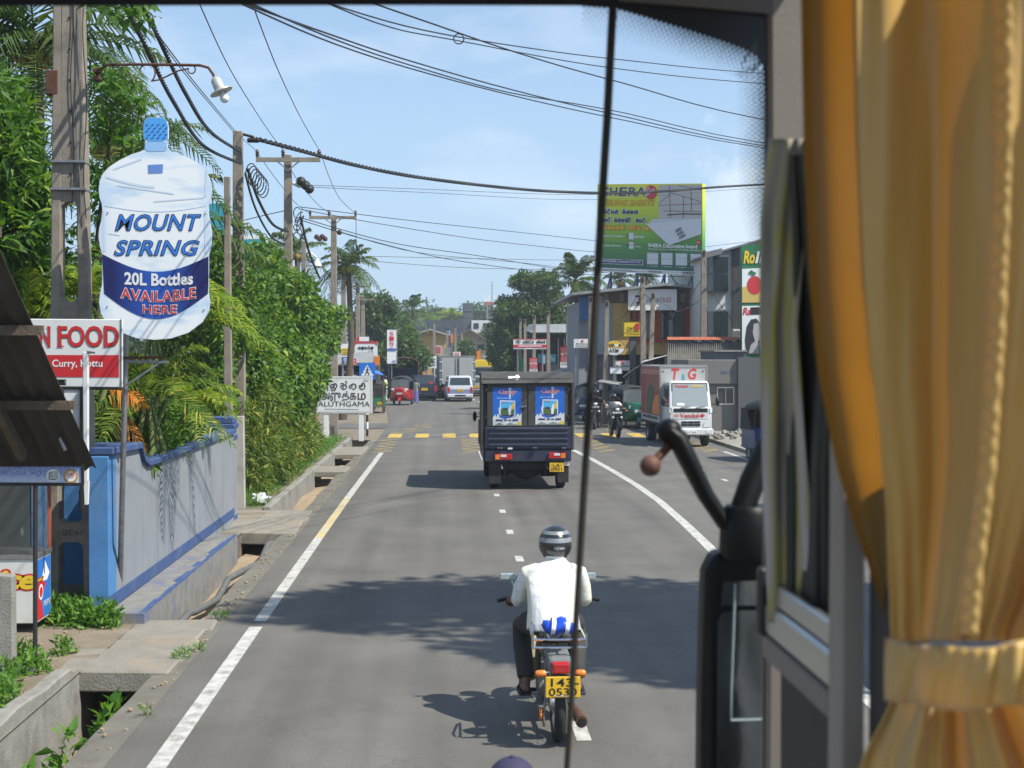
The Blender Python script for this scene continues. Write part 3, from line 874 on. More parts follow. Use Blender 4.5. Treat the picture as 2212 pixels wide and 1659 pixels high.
def bottle_mat():
 m=mat('bottle_print',(.74,.80,.86),.35,var=.04,scale=3,coat=.3)
 N,L=m.node_tree.nodes,m.node_tree.links
 b=N['Principled BSDF']
 tc=N.new('ShaderNodeTexCoord');sp=N.new('ShaderNodeSeparateXYZ');L.new(tc.outputs['Generated'],sp.inputs[0])
 wv=N.new('ShaderNodeTexNoise');wv.inputs['Scale'].default_value=2.2;wv.inputs['Detail'].default_value=3
 mp=N.new('ShaderNodeMapping');mp.inputs['Scale'].default_value=(.7,1,5.5);mp.inputs['Rotation'].default_value=(0,R(14),0)
 L.new(tc.outputs['Generated'],mp.inputs['Vector']);L.new(mp.outputs['Vector'],wv.inputs['Vector'])
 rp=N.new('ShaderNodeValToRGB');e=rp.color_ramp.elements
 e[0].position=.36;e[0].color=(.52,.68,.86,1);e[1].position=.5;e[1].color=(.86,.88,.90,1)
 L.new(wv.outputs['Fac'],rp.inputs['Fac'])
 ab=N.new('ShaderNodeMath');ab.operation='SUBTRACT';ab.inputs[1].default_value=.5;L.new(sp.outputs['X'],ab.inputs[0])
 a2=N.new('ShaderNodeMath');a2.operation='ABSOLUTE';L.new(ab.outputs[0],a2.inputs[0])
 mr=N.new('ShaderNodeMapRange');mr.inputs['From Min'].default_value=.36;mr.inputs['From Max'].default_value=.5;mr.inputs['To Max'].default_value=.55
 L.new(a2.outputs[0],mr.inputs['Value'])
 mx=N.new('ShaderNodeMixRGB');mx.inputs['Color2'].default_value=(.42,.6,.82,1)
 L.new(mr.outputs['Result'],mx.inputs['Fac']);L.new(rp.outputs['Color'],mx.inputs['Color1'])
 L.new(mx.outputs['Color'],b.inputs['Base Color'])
 return m
mb=MB().extr([f(x,y)for x,y in outline],(0,.035,0))
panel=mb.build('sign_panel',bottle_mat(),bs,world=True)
mb=MB()
cap=[z1(*p)for p in((778,623),(763,640),(758,670),(760,735),(790,748),(855,748),(887,735),(888,665),(881,640),(865,623))]
patch(mb,f,cap,.003);mb.build('cap_print',flat('cap_blue',(.08,.36,.78)),panel,world=True)
mb=MB()
for r in range(5):
 for k in range(4):
  x,y=770+k*30+(r%2)*12,660+r*17
  patch(mb,f,[z1(x,y),z1(x+14,y-5),z1(x+12,y+2),z1(x-2,y+8)],.006)
mb.build('cap_print',flat('cap_dark',(.02,.1,.45)),panel,world=True)
mb=MB()
patch(mb,f,[z1(*p)for p in((768,750),(882,750),(884,785),(870,800),(780,800),(765,788))],.003)
mb.build('neck_print',flat('neck_blue',(.30,.52,.82)),panel,world=True)
mb=MB()
patch(mb,f,[z1(*p)for p in((782,872),(862,868),(860,915),(784,918))],.003)
mb.build('neck_print',flat('neck_dark',(.14,.26,.62)),panel,world=True)
band=[z1(540,1343)]+[z1(540+(1103-540)*t,1343+88*math.sin(math.pi*t)+12*t)for t in np.linspace(.05,1,14)]+[z1(1103,1500),z2(1374,75)]+[z2(688+(1374-688)*t,75+168*math.sin(math.pi*t))for t in np.linspace(.95,0.0,16)]+[z1(548,1500)]
mb=MB();patch(mb,f,band,.003)
def band_mat():
 m=flat('band_navy',(.012,.02,.16))
 N,L=m.node_tree.nodes,m.node_tree.links
 tc=N.new('ShaderNodeTexCoord');sp=N.new('ShaderNodeSeparateXYZ');L.new(tc.outputs['Generated'],sp.inputs[0])
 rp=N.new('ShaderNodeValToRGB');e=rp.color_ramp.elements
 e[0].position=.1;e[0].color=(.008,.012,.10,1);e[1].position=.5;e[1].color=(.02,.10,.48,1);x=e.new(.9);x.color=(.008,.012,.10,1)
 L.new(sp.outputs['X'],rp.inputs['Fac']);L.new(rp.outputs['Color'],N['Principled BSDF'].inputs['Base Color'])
 return m
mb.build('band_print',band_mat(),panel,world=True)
def sag(u,v,a,c):return u,v+5.0*math.sin(math.pi*a)
for txt,rc in(('MOUNT',z1(612,1218)+z1(1062,1135)),('SPRING',z1(606,1350)+z1(1052,1272))):
 lettering(panel,f,txt,rc,M['blackp'],.005,.28,.032,1.04)
 lettering(panel,f,txt,rc,flat('mount_blue',(.03,.20,.72)),.008,.28,-.004,1.04)
lettering(panel,f,'20L Bottles',z1(660,1502)+z1(1018,1440),M['whitep'],.008,0,.03,bend=lambda u,v,a,c:(u,v+3.2*math.sin(math.pi*a)))
rr=flat('sign_red',(.62,.03,.035))
for txt,rc,am in(('AVAILABLE',z2(800,112)+z2(1292,42),8.5),('HERE',z2(945,206)+z2(1168,150),2.0)):
 bd=lambda u,v,a,c,am=am:(u,v+am*math.sin(math.pi*a)-am*.35)
 lettering(panel,f,txt,rc,M['whitep'],.006,0,.045,1.06,bend=bd)
 lettering(panel,f,txt,rc,rr,.009,0,.008,1.06,bend=bd)
ridge=flat('ridge_print',(.62,.72,.84))
for pts,w in(([z1(545+560*t,1085+34*math.sin(math.pi*t))for t in np.linspace(.02,.98,16)],1.6),([z1(545+545*t,930+60*math.sin(math.pi*t*.9))for t in np.linspace(.03,.5,10)],5),([z1(620+300*t,980+45*t)for t in np.linspace(0,1,8)],3.5),([z1(700+380*t,1075-30*t)for t in np.linspace(.3,1,8)],3),([z1(600+150*t,895-55*t)for t in np.linspace(0,1,8)],4),([z1(1095-8*t,880+160*t)for t in np.linspace(0,1,8)],5),([z1(552,1110+220*t)for t in np.linspace(0,1,6)],6),([z1(1090,1110+230*t)for t in np.linspace(0,1,6)],6),([z1(575+500*t,1235+25*math.sin(math.pi*t))for t in np.linspace(0,.12,5)],2)):
 mb=MB();stroke(mb,f,pts,w,.0025);mb.build('ridge_print',ridge,panel,world=True,fix=False)
mb=MB()
for x,y in(z1(570,1125),z1(1085,1130),z2(708,160),z2(1348,182)):
 mb.lathe([(.009,0),(.006,-.006)],f(x,y,.004),8,'y')
mb.build('rivet',M['steel'],panel,world=True)
b0=gnd(258,1312,0.02)
mb=MB().tube([b0,at(262,1150,14.8),at(270,840,14.72),at(276,560,14.68),at(290,380,14.66)],.03,10);mb.build('pipe_post',M['steel'],bs,world=True,smooth=60)
g=px(14.66)
MB().bar(g(268,781),g(364,782),.03).build('sign_bracket',M['steel'],bs,world=True)
MB().bar(g(272,833),g(342,785),.022).build('sign_bracket',M['steel'],bs,world=True)
MB().bar(g(266,773),g(355,772),.05,.03).build('sign_bracket',M['rust'],bs,world=True)
# ---- restaurant sign
FY=14.15
f=px(FY)
fs_=thing('restaurant_sign','white and red restaurant board reading N FOOD beside the dark roof','sign',at(170,838,FY))
mb=MB().extr([f(-40,688),f(263,690),f(263,837),f(-40,833)],(0,.06,0));pnl=mb.build('sign_panel',M['white'],fs_,world=True,bevel=.006)
mb=MB();patch(mb,f,[(-36,766.5),(257,767),(257,815),(-36,813)],.004);mb.build('red_band',M['red'],pnl,world=True)
mb=MB()
patch(mb,f,[(259,690),(263,690),(263,837),(259,837)],.003);mb.build('edge_trim',M['grey_paint'],pnl,world=True)
dk=flat('sign_dark_olive',(.10,.09,.02))
def word(txt,rc,m1,m2,off=.02):
 lettering(pnl,f,txt,(rc[0]+.8,rc[1]+.8,rc[2]+.8,rc[3]+.8),m2,.004,0,off+.012)
 lettering(pnl,f,txt,rc,m1,.007,0,off)
word('N',(86,748,107,706),M['red'],dk);word('FOOD',(126,748,255,705),M['red'],dk)
mb=MB()
for x0,x1,y in((84,92,748),(101,109,706),(84,91,706),(123,138,748),(124,131,705),(224,232,748),(224,232,705)):
 patch(mb,f,rect(x0,y-1.4,x1,y+1.4),.0075)
mb.build('lettering',M['red'],pnl,world=True)
lettering(pnl,f,'Curry, Kottu',(113,797,221,777),M['whitep'],.007,0,.018)
mb=MB().extr([f(139,838,.0),f(178,838),f(178,1000),f(139,1000)],(0,.04,0));mb.build('lower_panel',M['white'],fs_,world=True)
MB().bar(f(137,838.5),f(258,839.5),.025).build('sign_rail',M['black'],fs_,world=True)
MB().bar(f(176,838,.03),f(176,1100,.03),.03).build('sign_leg',M['black'],fs_,world=True)
g=px(13.2)
tl=thing('tube_light','slim white upright tube-light fitting in front of the restaurant board','light',g(184,1168))
MB().extr([g(178.5,760),g(190,760),g(190,1040),g(180,1040)],(0,.05,0)).build('housing',M['white'],tl,world=True,bevel=.006)
MB().extr([g(187,758),g(203,760),g(203,764),g(187,764)],(0,.05,0)).build('end_cap',M['steel'],tl,world=True)
MB().extr([g(181,1040),g(191,1040),g(189,1090),g(183,1090)],(0,.05,0)).build('bracket',M['white'],tl,world=True)
# ---- dark corrugated shop roof seen from below, with fascia banner
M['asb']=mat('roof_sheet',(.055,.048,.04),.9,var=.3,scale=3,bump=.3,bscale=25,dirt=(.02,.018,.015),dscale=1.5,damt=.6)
roof=thing('shop_roof','dark corrugated sheet roof with timber purlins over the food stall','roof',(-5,12.9,0))
e0=at(204,1012,13.0)
RX0=e0.x
RY0,RZ0,RY1,RZ1=13.05,e0.z,8.6,e0.z+3.05
def roofp(x,t,dz=0.0):return(x,RY0+(RY1-RY0)*t,RZ0+(RZ1-RZ0)*t+dz)
mb=MB()
rows=[]
nx=300
for t in(0,.33,.66,1.0):
 rows.append([roofp(RX0-5.2*i/nx+(0.0),t,.024*math.sin(2*math.pi*(5.2*i/nx)/.146))for i in range(nx+1)])
mb.grid(rows)
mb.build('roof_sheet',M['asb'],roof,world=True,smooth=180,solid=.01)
for t,w in((.24,.08),(.45,.08),(.68,.08),(.9,.08)):
 MB().bar(roofp(RX0+.1,t,-.09),roofp(RX0-5.1,t,-.09),w).build('purlin',M['bark'],roof,world=True)
for x in(-.55,-1.5,-2.6):
 MB().bar(roofp(RX0+x,0.1,-.16),roofp(RX0+x,1.0,-.16),.07,.1).build('rafter',M['bark'],roof,world=True)
g=px(12.6)
for a,b,w,m in(((-5,826),(141,826),.055,M['black']),((105,826),(141,827),.04,M['steel']),((60,868),(140,869),.045,M['rust']),((-5,868),(62,866),.05,M['black'])):
 MB().bar(g(*a),g(*b),w).build('roof_rod',m,roof,world=True)
MB().tube([g(92,870),g(142,973)],.02,8).build('prop_stick',M['steel'],roof,world=True)
MB().tube([g(-4,700),g(48,700),g(90,835)],.02,6).build('roof_rod',M['black'],roof,world=True)
for x in(-4.5,-8.0):
 MB().bar((x,12.7,0),(x,12.7,2.0),.07).build('roof_post',M['black'],roof,world=True)
BY=12.85
f=px(BY)
bn=thing('fascia_banner','blue water-splash fascia banner with two round badges under the roof edge','banner',at(80,1048,BY))
def splash_mat():
 m=mat('splash_print',(.5,.58,.8),.4,var=.04)
 N,L=m.node_tree.nodes,m.node_tree.links
 tc=N.new('ShaderNodeTexCoord');sp=N.new('ShaderNodeSeparateXYZ');L.new(tc.outputs['Generated'],sp.inputs[0])
 n=N.new('ShaderNodeTexNoise');n.inputs['Scale'].default_value=9;n.inputs['Detail'].default_value=6;n.inputs['Distortion'].default_value=2.2
 mp=N.new('ShaderNodeMapping');mp.inputs['Scale'].default_value=(5,1,1);L.new(tc.outputs['Generated'],mp.inputs['Vector']);L.new(mp.outputs['Vector'],n.inputs['Vector'])
 ad=N.new('ShaderNodeMath');ad.operation='MULTIPLY_ADD';ad.inputs[1].default_value=.62;L.new(sp.outputs['Z'],ad.inputs[0]);
 sb=N.new('ShaderNodeMath');sb.operation='SUBTRACT';sb.inputs[1].default_value=.2;L.new(n.outputs['Fac'],sb.inputs[0]);L.new(sb.outputs[0],ad.inputs[2])
 rp=N.new('ShaderNodeValToRGB');e=rp.color_ramp.elements
 e[0].position=.30;e[0].color=(.66,.70,.82,1);e[1].position=.60;e[1].color=(.36,.46,.76,1)
 x=e.new(.72);x.color=(.05,.07,.33,1);x=e.new(.80);x.color=(.5,.6,.85,1);x=e.new(.9);x.color=(.07,.09,.36,1)
 L.new(ad.outputs[0],rp.inputs['Fac']);L.new(rp.outputs['Color'],N['Principled BSDF'].inputs['Base Color'])
 return m
mb=MB().extr([f(-60,1008),f(178,1008),f(178,1043.5),f(-60,1042)],(0,.03,0));bp=mb.build('banner_panel',splash_mat(),bn,world=True)
MB().bar(f(-60,1045,-.01),f(180,1046,-.01),.05,.03).build('frame_rail',M['black'],bn,world=True)
MB().bar(f(178.5,1004),f(178.5,1047),.025).build('frame_rail',M['black'],bn,world=True)
mb=MB();patch(mb,f,ell(114.5,1028,15,15),.003);mb.build('badge',M['whitep'],bp,world=True)
mb=MB();patch(mb,f,ell(152.5,1029,16,16),.003);mb.build('badge',flat('gold_print',(.45,.28,.06)),bp,world=True)
mb=MB();patch(mb,f,ell(152.5,1029,11.2,11.2),.005);mb.build('badge',M['whitep'],bp,world=True)
mb=MB()
for r in(9.5,8.2):
 stroke(mb,f,[(115-r,1028+r*.8),(115-r,1028-r*.8),(115+r,1028-r),(115+r,1028+r*.7),(115-r,1028+r*.8)],.7,.005)
mb.build('badge_mark',M['blackp'],bp,world=True,fix=False)
lettering(bp,f,'SLS',(107,1031,122,1022),M['blackp'],.006,0,.0)
lettering(bp,f,'894',(111,1037.5,120,1033.5),M['blackp'],.006)
lettering(bp,f,'DSI',(144.5,1029,160.5,1021.5),M['red'],.006,0,.03)
lettering(bp,f,'super',(150,1035,160,1030.5),M['red'],.006,.3)
p0=gnd(76,1442,.02)
tag(MB().tube([p0,at(76.5,1048,p0.y)],.022,8).build('stall_post',mat('post_black',(.02,.02,.02),.6,var=.3,dirt=(.3,.3,.3),dscale=9,damt=.6,dlo=.62)),'thin black pipe post carrying the fascia banner','post')
p0=gnd(8,1445,.02)
mb=MB().extr([(p0.x-.12,p0.y,0),(p0.x+.085,p0.y,0),(p0.x+.085,p0.y,.88),(p0.x-.12,p0.y,.9)],(0,.12,0))
tag(mb.build('concrete_stub',M['concrete'],bevel=.012),'mossy concrete stub post in front of the glass stall','post')
mb=MB().tube([gnd(-30,1452,.05),gnd(76,1446,.05)],.05,10)
tag(mb.build('ground_pipe',M['grey_paint'],smooth=60),'grey pipe lying on the soil behind the weeds','pipe')
# ---- glass food stall
sx1,sy0,sy1=-4.26,14.1,14.62
stall=thing('food_stall','glass-fronted food stall with orange posts and white painted base','stall',(sx1-.9,sy0,0))
M['stallwhite']=mat('stall_white',(.66,.65,.62),.5,var=.05,dirt=(.35,.3,.24),dscale=2,damt=.4,dlo=.55)
M['stallorange']=mat('stall_orange',(.55,.09,.03),.5,var=.15,dirt=(.25,.1,.06),dscale=5,damt=.5)
zb0,zb1,zt=.13,.80,1.78
MB().box((sx1-2.0,sy0,zb0),(sx1,sy1,zb1)).build('base_cabinet',M['stallwhite'],stall,world=True,bevel=.006)
for x in(sx1-.02,sx1-1.9):
 for y in(sy0+.02,sy1-.03):
  MB().box((x-.015,y-.015,0),(x+.02,y+.015,zb0)).build('leg',M['stallorange'],stall,world=True)
MB().box((sx1-2.0,sy0-.012,zb1),(sx1+.012,sy1+.01,zb1+.045)).build('counter_rail',M['steel'],stall,world=True)
for x in(sx1-.012,sx1-1.96):
 for y in(sy0+.012,sy1-.012):
  MB().box((x-.016,y-.016,zb1+.045),(x+.016,y+.016,zt)).build('corner_post',M['stallorange'],stall,world=True)
MB().box((sx1-2.0,sy0-.004,zt-.12),(sx1-.03,sy0+.03,zt-.06)).build('top_rail',M['stallorange'],stall,world=True)
MB().box((sx1-1.94,sy0+.006,zb1+.05),(sx1-.06,sy0+.012,zt-.12)).build('front_pane',M['seeglass'],stall,world=True)
MB().box((sx1-.008,sy0+.03,zb1+.05),(sx1-.003,sy1-.03,zt-.02)).build('side_pane',glass_mat('side_glass',(.2,.22,.22),.8),stall,world=True)
MB().box((sx1-1.95,sy1-.02,zb1+.05),(sx1-.2,sy1-.01,zt)).build('back_board',mat('stall_back',(.02,.025,.03),.6,var=.4),stall,world=True)
MB().box((sx1-2.0,sy0,zt),(sx1,sy1,zt+.02)).build('top_board',M['steel'],stall,world=True)
MB().box((sx1-1.9,sy0+.06,zb1+.05),(sx1-.1,sy1-.06,zb1+.07)).build('shelf',M['steel'],stall,world=True)
MB().grid([[(sx1-.03+.28*i/6,sy0+.2+.04*math.sin(i*2.1),zt+.01-.1*j-.02*math.sin(i))for i in range(7)]for j in range(2)]).build('cloth_flap',mat('teal_cloth',(.18,.5,.45),.8,var=.1),stall,world=True)
fr=lambda x,y,d=0.0:at(x,y,sy0-d)
for off,m,d in((.10,M['red'],.003),(.035,M['yellow'],.006)):
 lettering(stall,fr,'Juice',(-68,1284,76,1232),m,d,.25,off,.92)
mb=MB();patch(mb,fr,[(74,1254),(95,1243),(92,1256),(74,1263)],.002);mb.build('lettering',M['red'],stall,world=True)
mb=MB();patch(mb,fr,[(75,1256),(92,1246.5),(90,1253),(75,1260)],.005);mb.build('lettering',M['yellow'],stall,world=True)
sf=plane((sx1+.002,sy0+.02,zb0+.02),(0,sy1-sy0-.04,0),(0,0,zb1-zb0-.04))
mb=MB();patch(mb,sf,rect(0,0,1,1),.001);sp_=mb.build('drink_panel',flat('drink_blue',(.03,.17,.55)),stall,world=True)
mb=MB();patch(mb,sf,[(0,0),(.45,0),(.3,.3),(.6,.55),(.35,.7),(0,.62)],.003);mb.build('drink_print',M['red'],sp_,world=True)
mb=MB();patch(mb,sf,[(.55,.95),(.9,.7),(.7,.6),(.3,.62)],.004);patch(mb,sf,ell(.25,.45,.16,.13),.005);mb.build('drink_print',M['whitep'],sp_,world=True)
mb=MB();patch(mb,sf,ell(.25,.45,.11,.09),.007);mb.build('drink_print',M['red'],sp_,world=True)
lettering(sp_,sf,'PEPSI',(.45,.18,.95,.27),M['whitep'],.005)
mb=MB().tube([at(97,1062,14.2),at(80,1092,14.2),at(48,1141,14.2),at(0,1156,14.2),at(-20,1160,14.2)],.004,5)
hb=tag(mb.build('bulb_wire',M['rust'],None),'thin cord with a small clear bulb strung across the stall glass','bulb cord')
MB().lathe([(.014,.05),(.014,.03),(.022,0),(.018,-.025),(.004,-.04)],at(48,1150,14.18),12).build('bulb',M['lens'],hb,world=True,smooth=80)
# ------------------------------------------------------------------ plants on the left
rng=np.random.default_rng(5)
def tree(name,label,base,trunk_h,blobs,n,ln,wd,m,r0=.16,lumps=9,lump=.42,shell=.6,group=None,cut=None,droop=.25):
 t=thing(name,label,'tree',base,group=group)
 bx,by,bz=base
 MB().tube([(bx,by,-.1),(bx+.1,by,trunk_h*.5),(bx,by+.1,trunk_h)],[r0*1.25,r0,r0*.75],10).build('trunk',M['bark'],t,world=True,smooth=60)
 branches('limb',(bx,by+.1,trunk_h*.95),[b[:3]for b in blobs],r0*.7,M['bark'],t,rng)
 c=crown('crown',blobs,n,ln,wd,m,t,rng,lumps,lump,shell,droop,cut)
 return t
f=px(17.6)
bl=[]
for x,y,rx,rz in((-90,270,.8,.8),(15,300,.5,.5),(20,480,.7,.6),(60,600,.42,.4),(-80,560,1.0,.9),(60,400,.4,.35),(-120,380,1.0,1.0),(-20,190,.3,.3)):
 p=f(x,y);bl.append((p.x,p.y+random.uniform(-.3,.5),p.z,rx,.9,rz))
tree('mango_tree','leafy mango tree with long drooping leaves behind the ladder pole',(-6.3,18.2,0),3.0,bl,12500,.24,.062,M['mango'],lump=.4)
f=px(18.5)
bl=[]
for x,y,rx,rz in((245,185,.22,.15),(285,215,.2,.16),(240,270,.25,.25),(290,330,.2,.3),(230,420,.3,.5),(175,560,.5,.5),(150,700,.6,.6)):
 p=f(x,y);bl.append((p.x,p.y,p.z,rx,.5,rz))
tree('young_tree','young broadleaf tree between the pole and the bottle sign',(-4.9,18.6,0),3.2,bl,1700,.17,.07,M['mango'],.08)
t=thing('overhanging_tree','tree with one leafy twig hanging over the cables','tree',(-9.5,12.8,0))
f=px(12.5)
MB().tube([(-9.5,12.8,-.1),(-9.2,12.7,4.5),(-8.3,12.6,6.6),f(120,-110),f(240,-40),f(290,20)],[.22,.18,.12,.06,.025,.008],8).build('trunk',M['bark'],t,world=True,smooth=60)
bl=[tuple(f(x,y))+(rx,.25,rx*.7)for x,y,rx in((250,25,.09),(290,32,.12),(325,28,.1),(290,-5,.25),(220,-20,.2))]+[(-9,12.6,8.6,1.6,1.6,1.2),(-10.5,12.6,7.2,1.3,1.3,1.2)]
p1,n1=blob_points(170,bl[:5],rng,.5)
p2,n2=blob_points(3500,rough_blobs(bl[5:],rng),rng)
v,q=leaf_cloud(np.concatenate([p1,p2]),np.concatenate([n1,n2]),.13,.05,rng)
mesh_np('crown',v,q,M['mango'],t,world=True)
def coconut(label,base,top,length,n,m=None,elev=(-35,75),leaf=.6,w=.045,r0=.16,pairs=34,nuts=True,group=None,lean=.3):
 t=thing('coconut_palm',label,'palm tree',base,group=group)
 b,c=Vector(base),Vector(top)
 mid=b.lerp(c,.5)+Vector((lean,0,0))
 MB().tube([b-Vector((0,0,.1)),b.lerp(mid,.5)+Vector((lean*.2,0,0)),mid,mid.lerp(c,.6),c],[r0*1.4,r0,r0*.9,r0*.8,r0*.7],9).build('trunk',M['bark'],t,world=True,smooth=60)
 palm_crown(t,tuple(c),length,rng,n,leaf,w,m,None,elev,pairs)
 if nuts:
  for k in range(5):
   a=k*1.26
   MB().ball((c.x+.22*math.cos(a),c.y+.22*math.sin(a),c.z-.22),(.13,.13,.16),10,7).build('coconut',mat('coconut_husk',(.30,.22,.04),.6,var=.3),t,world=True,smooth=80)
 return t
p=at(75,90,21);coconut('tall coconut palm with fronds behind the top of the ladder pole',(p.x-.6,21.2,0),p,2.1,24,leaf=.7,w=.05,elev=(-30,60))
p=at(235,300,24);coconut('coconut palm with arching fronds behind the street lamp arm',(p.x-.5,24.2,0),p,2.3,20,leaf=.6,w=.04,elev=(-20,70))
p=at(340,470,27);coconut('coconut palm with fronds showing behind the bottle sign',(p.x-.4,27.2,0),p,2.4,14,leaf=.65,w=.05)
p=at(752,572,62);coconut('coconut palm standing behind the poles with crossarms',(p.x-.3,62,0),p,1.65,26,leaf=.6,w=.05,elev=(-60,80),pairs=30)
p=at(640,545,66);coconut('small coconut palm peeping over the creeper hedge',(p.x,66,0),p,2.1,18,leaf=.7,w=.07,pairs=28)
def areca(label,base,c,n,length,az,elev,m=None,leaf=.42):
 t=thing('areca_palm',label,'palm',base)
 for k in range(5):
  a=k*1.3
  MB().tube([(base[0]+.15*math.cos(a),base[1]+.15*math.sin(a),0),(c[0]+.2*math.cos(a),c[1]+.2*math.sin(a),c[2]*.7),tuple(c)],[.05,.04,.025],7).build('stem',mat('areca_stem',(.16,.2,.06),.6,var=.25),t,world=True,smooth=60)
 palm_crown(t,c,length,rng,n,leaf,.032,m or M['arecaleaf'],None,elev,30,(.35,.75),az,hang=.35)
 return t
areca('yellow-green areca palm arching over the grey boundary wall',(-4.9,18.3,0),tuple(at(330,690,18.2)),16,1.75,(-80,60),(5,75))
areca('shaded areca palm with low fronds just behind the wall coping',(-4.7,17.5,0),tuple(at(320,850,17.6)),12,1.35,(-120,50),(-5,60),M['bamboo'])
areca('bright young areca palm between roof edge and ladder pole',(-6.6,17.2,0),tuple(at(70,690,17.0)),14,1.1,(-180,180),(15,85),None,.3)
areca('yellowish areca palm right behind the ladder pole opening',(-5.2,17.0,0),tuple(at(190,650,16.8)),9,.9,(-180,180),(0,80),None,.28)
t=thing('dead_frond','dried orange palm frond hanging behind the sign pipe','frond',at(290,970,16.6))
V,Q=[],[]
ribs=MB()
for(x,y),d,l in(((222,850),(.45,-.1,-.45),.75),((235,855),(.22,0,-.8),.7),((226,845),(.7,-.2,.05),.5)):
 rib,v,q=frond(tuple(at(x,y,17.0)),d,l,.3,rng,.33,.03,26,hang=.8)
 Q+=[tuple(k+len(V)for k in qq)for qq in q];V+=v
 ribs.tube([tuple(r)for r in rib[::5]],.012,5)
o=mesh_np('leaflets',np.array(V),np.array(Q),M['deadleaf'],t,world=True)
ribs.build('rib',M['bark'],o,world=True)
def shrub(label,blobs,n,ln,wd,m,lumps=8,lump=.45,stems=4,cat='shrub',name='shrub',droop=.25,shell=.6):
 bx=sum(b[0]for b in blobs)/len(blobs);by=sum(b[1]for b in blobs)/len(blobs)
 t=thing(name,label,cat,(bx,by,0))
 s=MB()
 for b in blobs[:stems*2]:
  s.tube([(b[0]*.5+bx*.5,b[1]*.5+by*.5,-.05),(b[0],b[1],b[2]*.6),(b[0],b[1],b[2]+b[5]*.4)],[.04,.025,.01],6)
 s.build('stem',M['bark'],t,world=True)
 crown('foliage',blobs,n,ln,wd,m,t,rng,lumps,lump,shell,droop)
 return t
shrub('leafy shrub spilling over the dip in the blue coping',[(-4.05,17.0,1.55,.3,.6,.22),(-4.2,18.2,1.75,.4,.8,.3),(-4.3,19.6,1.85,.45,.9,.35),(-3.85,18.6,1.62,.2,.7,.15),(-4.4,21.2,1.9,.5,1,.4)],6000,.13,.05,M['shrubleaf'])
shrub('dense shrub filling the shade behind the boundary wall',[(-4.5,17.0,1.9,.4,.7,.5),(-4.6,18.5,2.2,.5,.9,.6),(-4.7,20.3,2.4,.5,1.0,.7),(-4.6,22.0,2.3,.5,.9,.7)],6500,.14,.055,M['shrubleaf'])
areca('small areca palm drooping over the far half of the coping',(-4.3,20.6,0),tuple(at(400,880,20.4)),9,1.1,(-100,40),(10,70),None,.3)
hedge=[('tall creeper-covered shrub beside the thin pale gatepost',[(-4.75,26.9,3.2,.75,.9,1.5),(-5.1,27.5,4.3,.7,1.2,.7),(-4.7,26.8,1.5,.7,1.2,1.1),(-4.35,27.2,3.9,.5,.6,.8)],12000,M['shrubleaf'],.15,.07),('yellow-tipped bamboo-leaved shrub at the edge of the drain',[(-4.1,27.6,.85,.5,1.6,.9),(-4.0,30.5,.85,.5,1.8,.9),(-4.05,29.0,1.6,.5,1.8,.6)],9000,M['bamboo'],.2,.035),('dense creeper-covered tree mass rising behind the bamboo shrub',[(-4.8,30,3.6,1.0,1.7,1.5),(-5.2,31.5,4.7,.8,1.4,.8),(-4.3,29.8,2.6,.75,1.5,1.0)],14000,M['shrubleaf'],.16,.08),('big-leaved creeper tree leaning towards the town name board',[(-4.6,34.6,3.8,1.1,1.8,1.7),(-4.1,36.5,3.0,1.0,1.8,1.2),(-4.6,35.2,5.0,.6,1.0,.6),(-4.2,33.5,2.2,.8,1.6,1.2)],15000,M['shrubleaf'],.19,.10),('leafy creeper tree overhanging the town name board',[(-4.6,40.5,3.9,1.15,1.9,1.4),(-3.9,42,3.9,.8,1.3,.8),(-5.0,39.5,4.8,.8,1.2,.8),(-4.6,39.5,2.2,.85,1.5,1.1)],14000,M['shrubleaf'],.19,.10),('low dark shrub in front of the town name board posts',[(-4.0,33.5,.85,.55,1.9,.9),(-4.05,37.0,.85,.55,1.8,.9),(-4.5,40.5,.7,.5,1.5,.75)],10000,M['bamboo'],.17,.05),]
for lab,bl,n,m,ln,wd in hedge:
 shrub(lab,bl,n,ln,wd,m,name='creeper_shrub' if 'creeper' in lab else 'shrub')
def weeds(name,label,spots,n,ln,wd,m,h=.16):
 bl=[(x,y,h*.5,r,r*1.3,h)for x,y,r in spots]
 p,nn=blob_points(n,bl,rng,.3)
 p[:,2]=np.abs(p[:,2])
 v,q=leaf_cloud(p,nn+np.array([0,0,.6]),ln,wd,rng,-.2)
 o=mesh_np(name,v,q,m)
 return tag(o,label,'weeds',kind='stuff')
weeds('weeds','green weeds at the foot of the ladder pole and blue wall',[(-4.25,14.75,.22),(-4.0,14.6,.25),(-3.8,14.5,.22),(-3.95,14.9,.25),(-3.6,14.4,.15)],2200,.075,.032,M['weedleaf'],.2)
weeds('weeds','weeds on the soil beside the concrete stub',[(-3.95,12.1,.18),(-3.8,11.6,.16),(-3.75,12.4,.16),(-4.1,12.9,.2),(-3.62,11.2,.12),(-3.6,10.6,.12),(-3.7,13.1,.1)],1500,.07,.03,M['weedleaf'],.13)
weeds('drain_weeds','broad-leaved weeds growing in the open drain',[(-2.95,9.4,.13),(-2.9,10.3,.12),(-2.85,11.4,.1),(-3.0,8.6,.15)],420,.16,.065,M['weedleaf'],.35).location.z=-.5
weeds('verge_grass','rough grass verge beside the drain and name board',[(-3.75-.2*(k%3),26+k*.72,.35)for k in range(28)],11000,.13,.016,M['weedleaf'],.15)
weeds('kerb_weeds','small tufts growing from the shoulder joint',[(-2.5,14.95,.1),(-2.55,13.0,.1),(-2.42,10.9,.05),(-2.45,13.3,.06)],260,.07,.012,M['weedleaf'],.05)
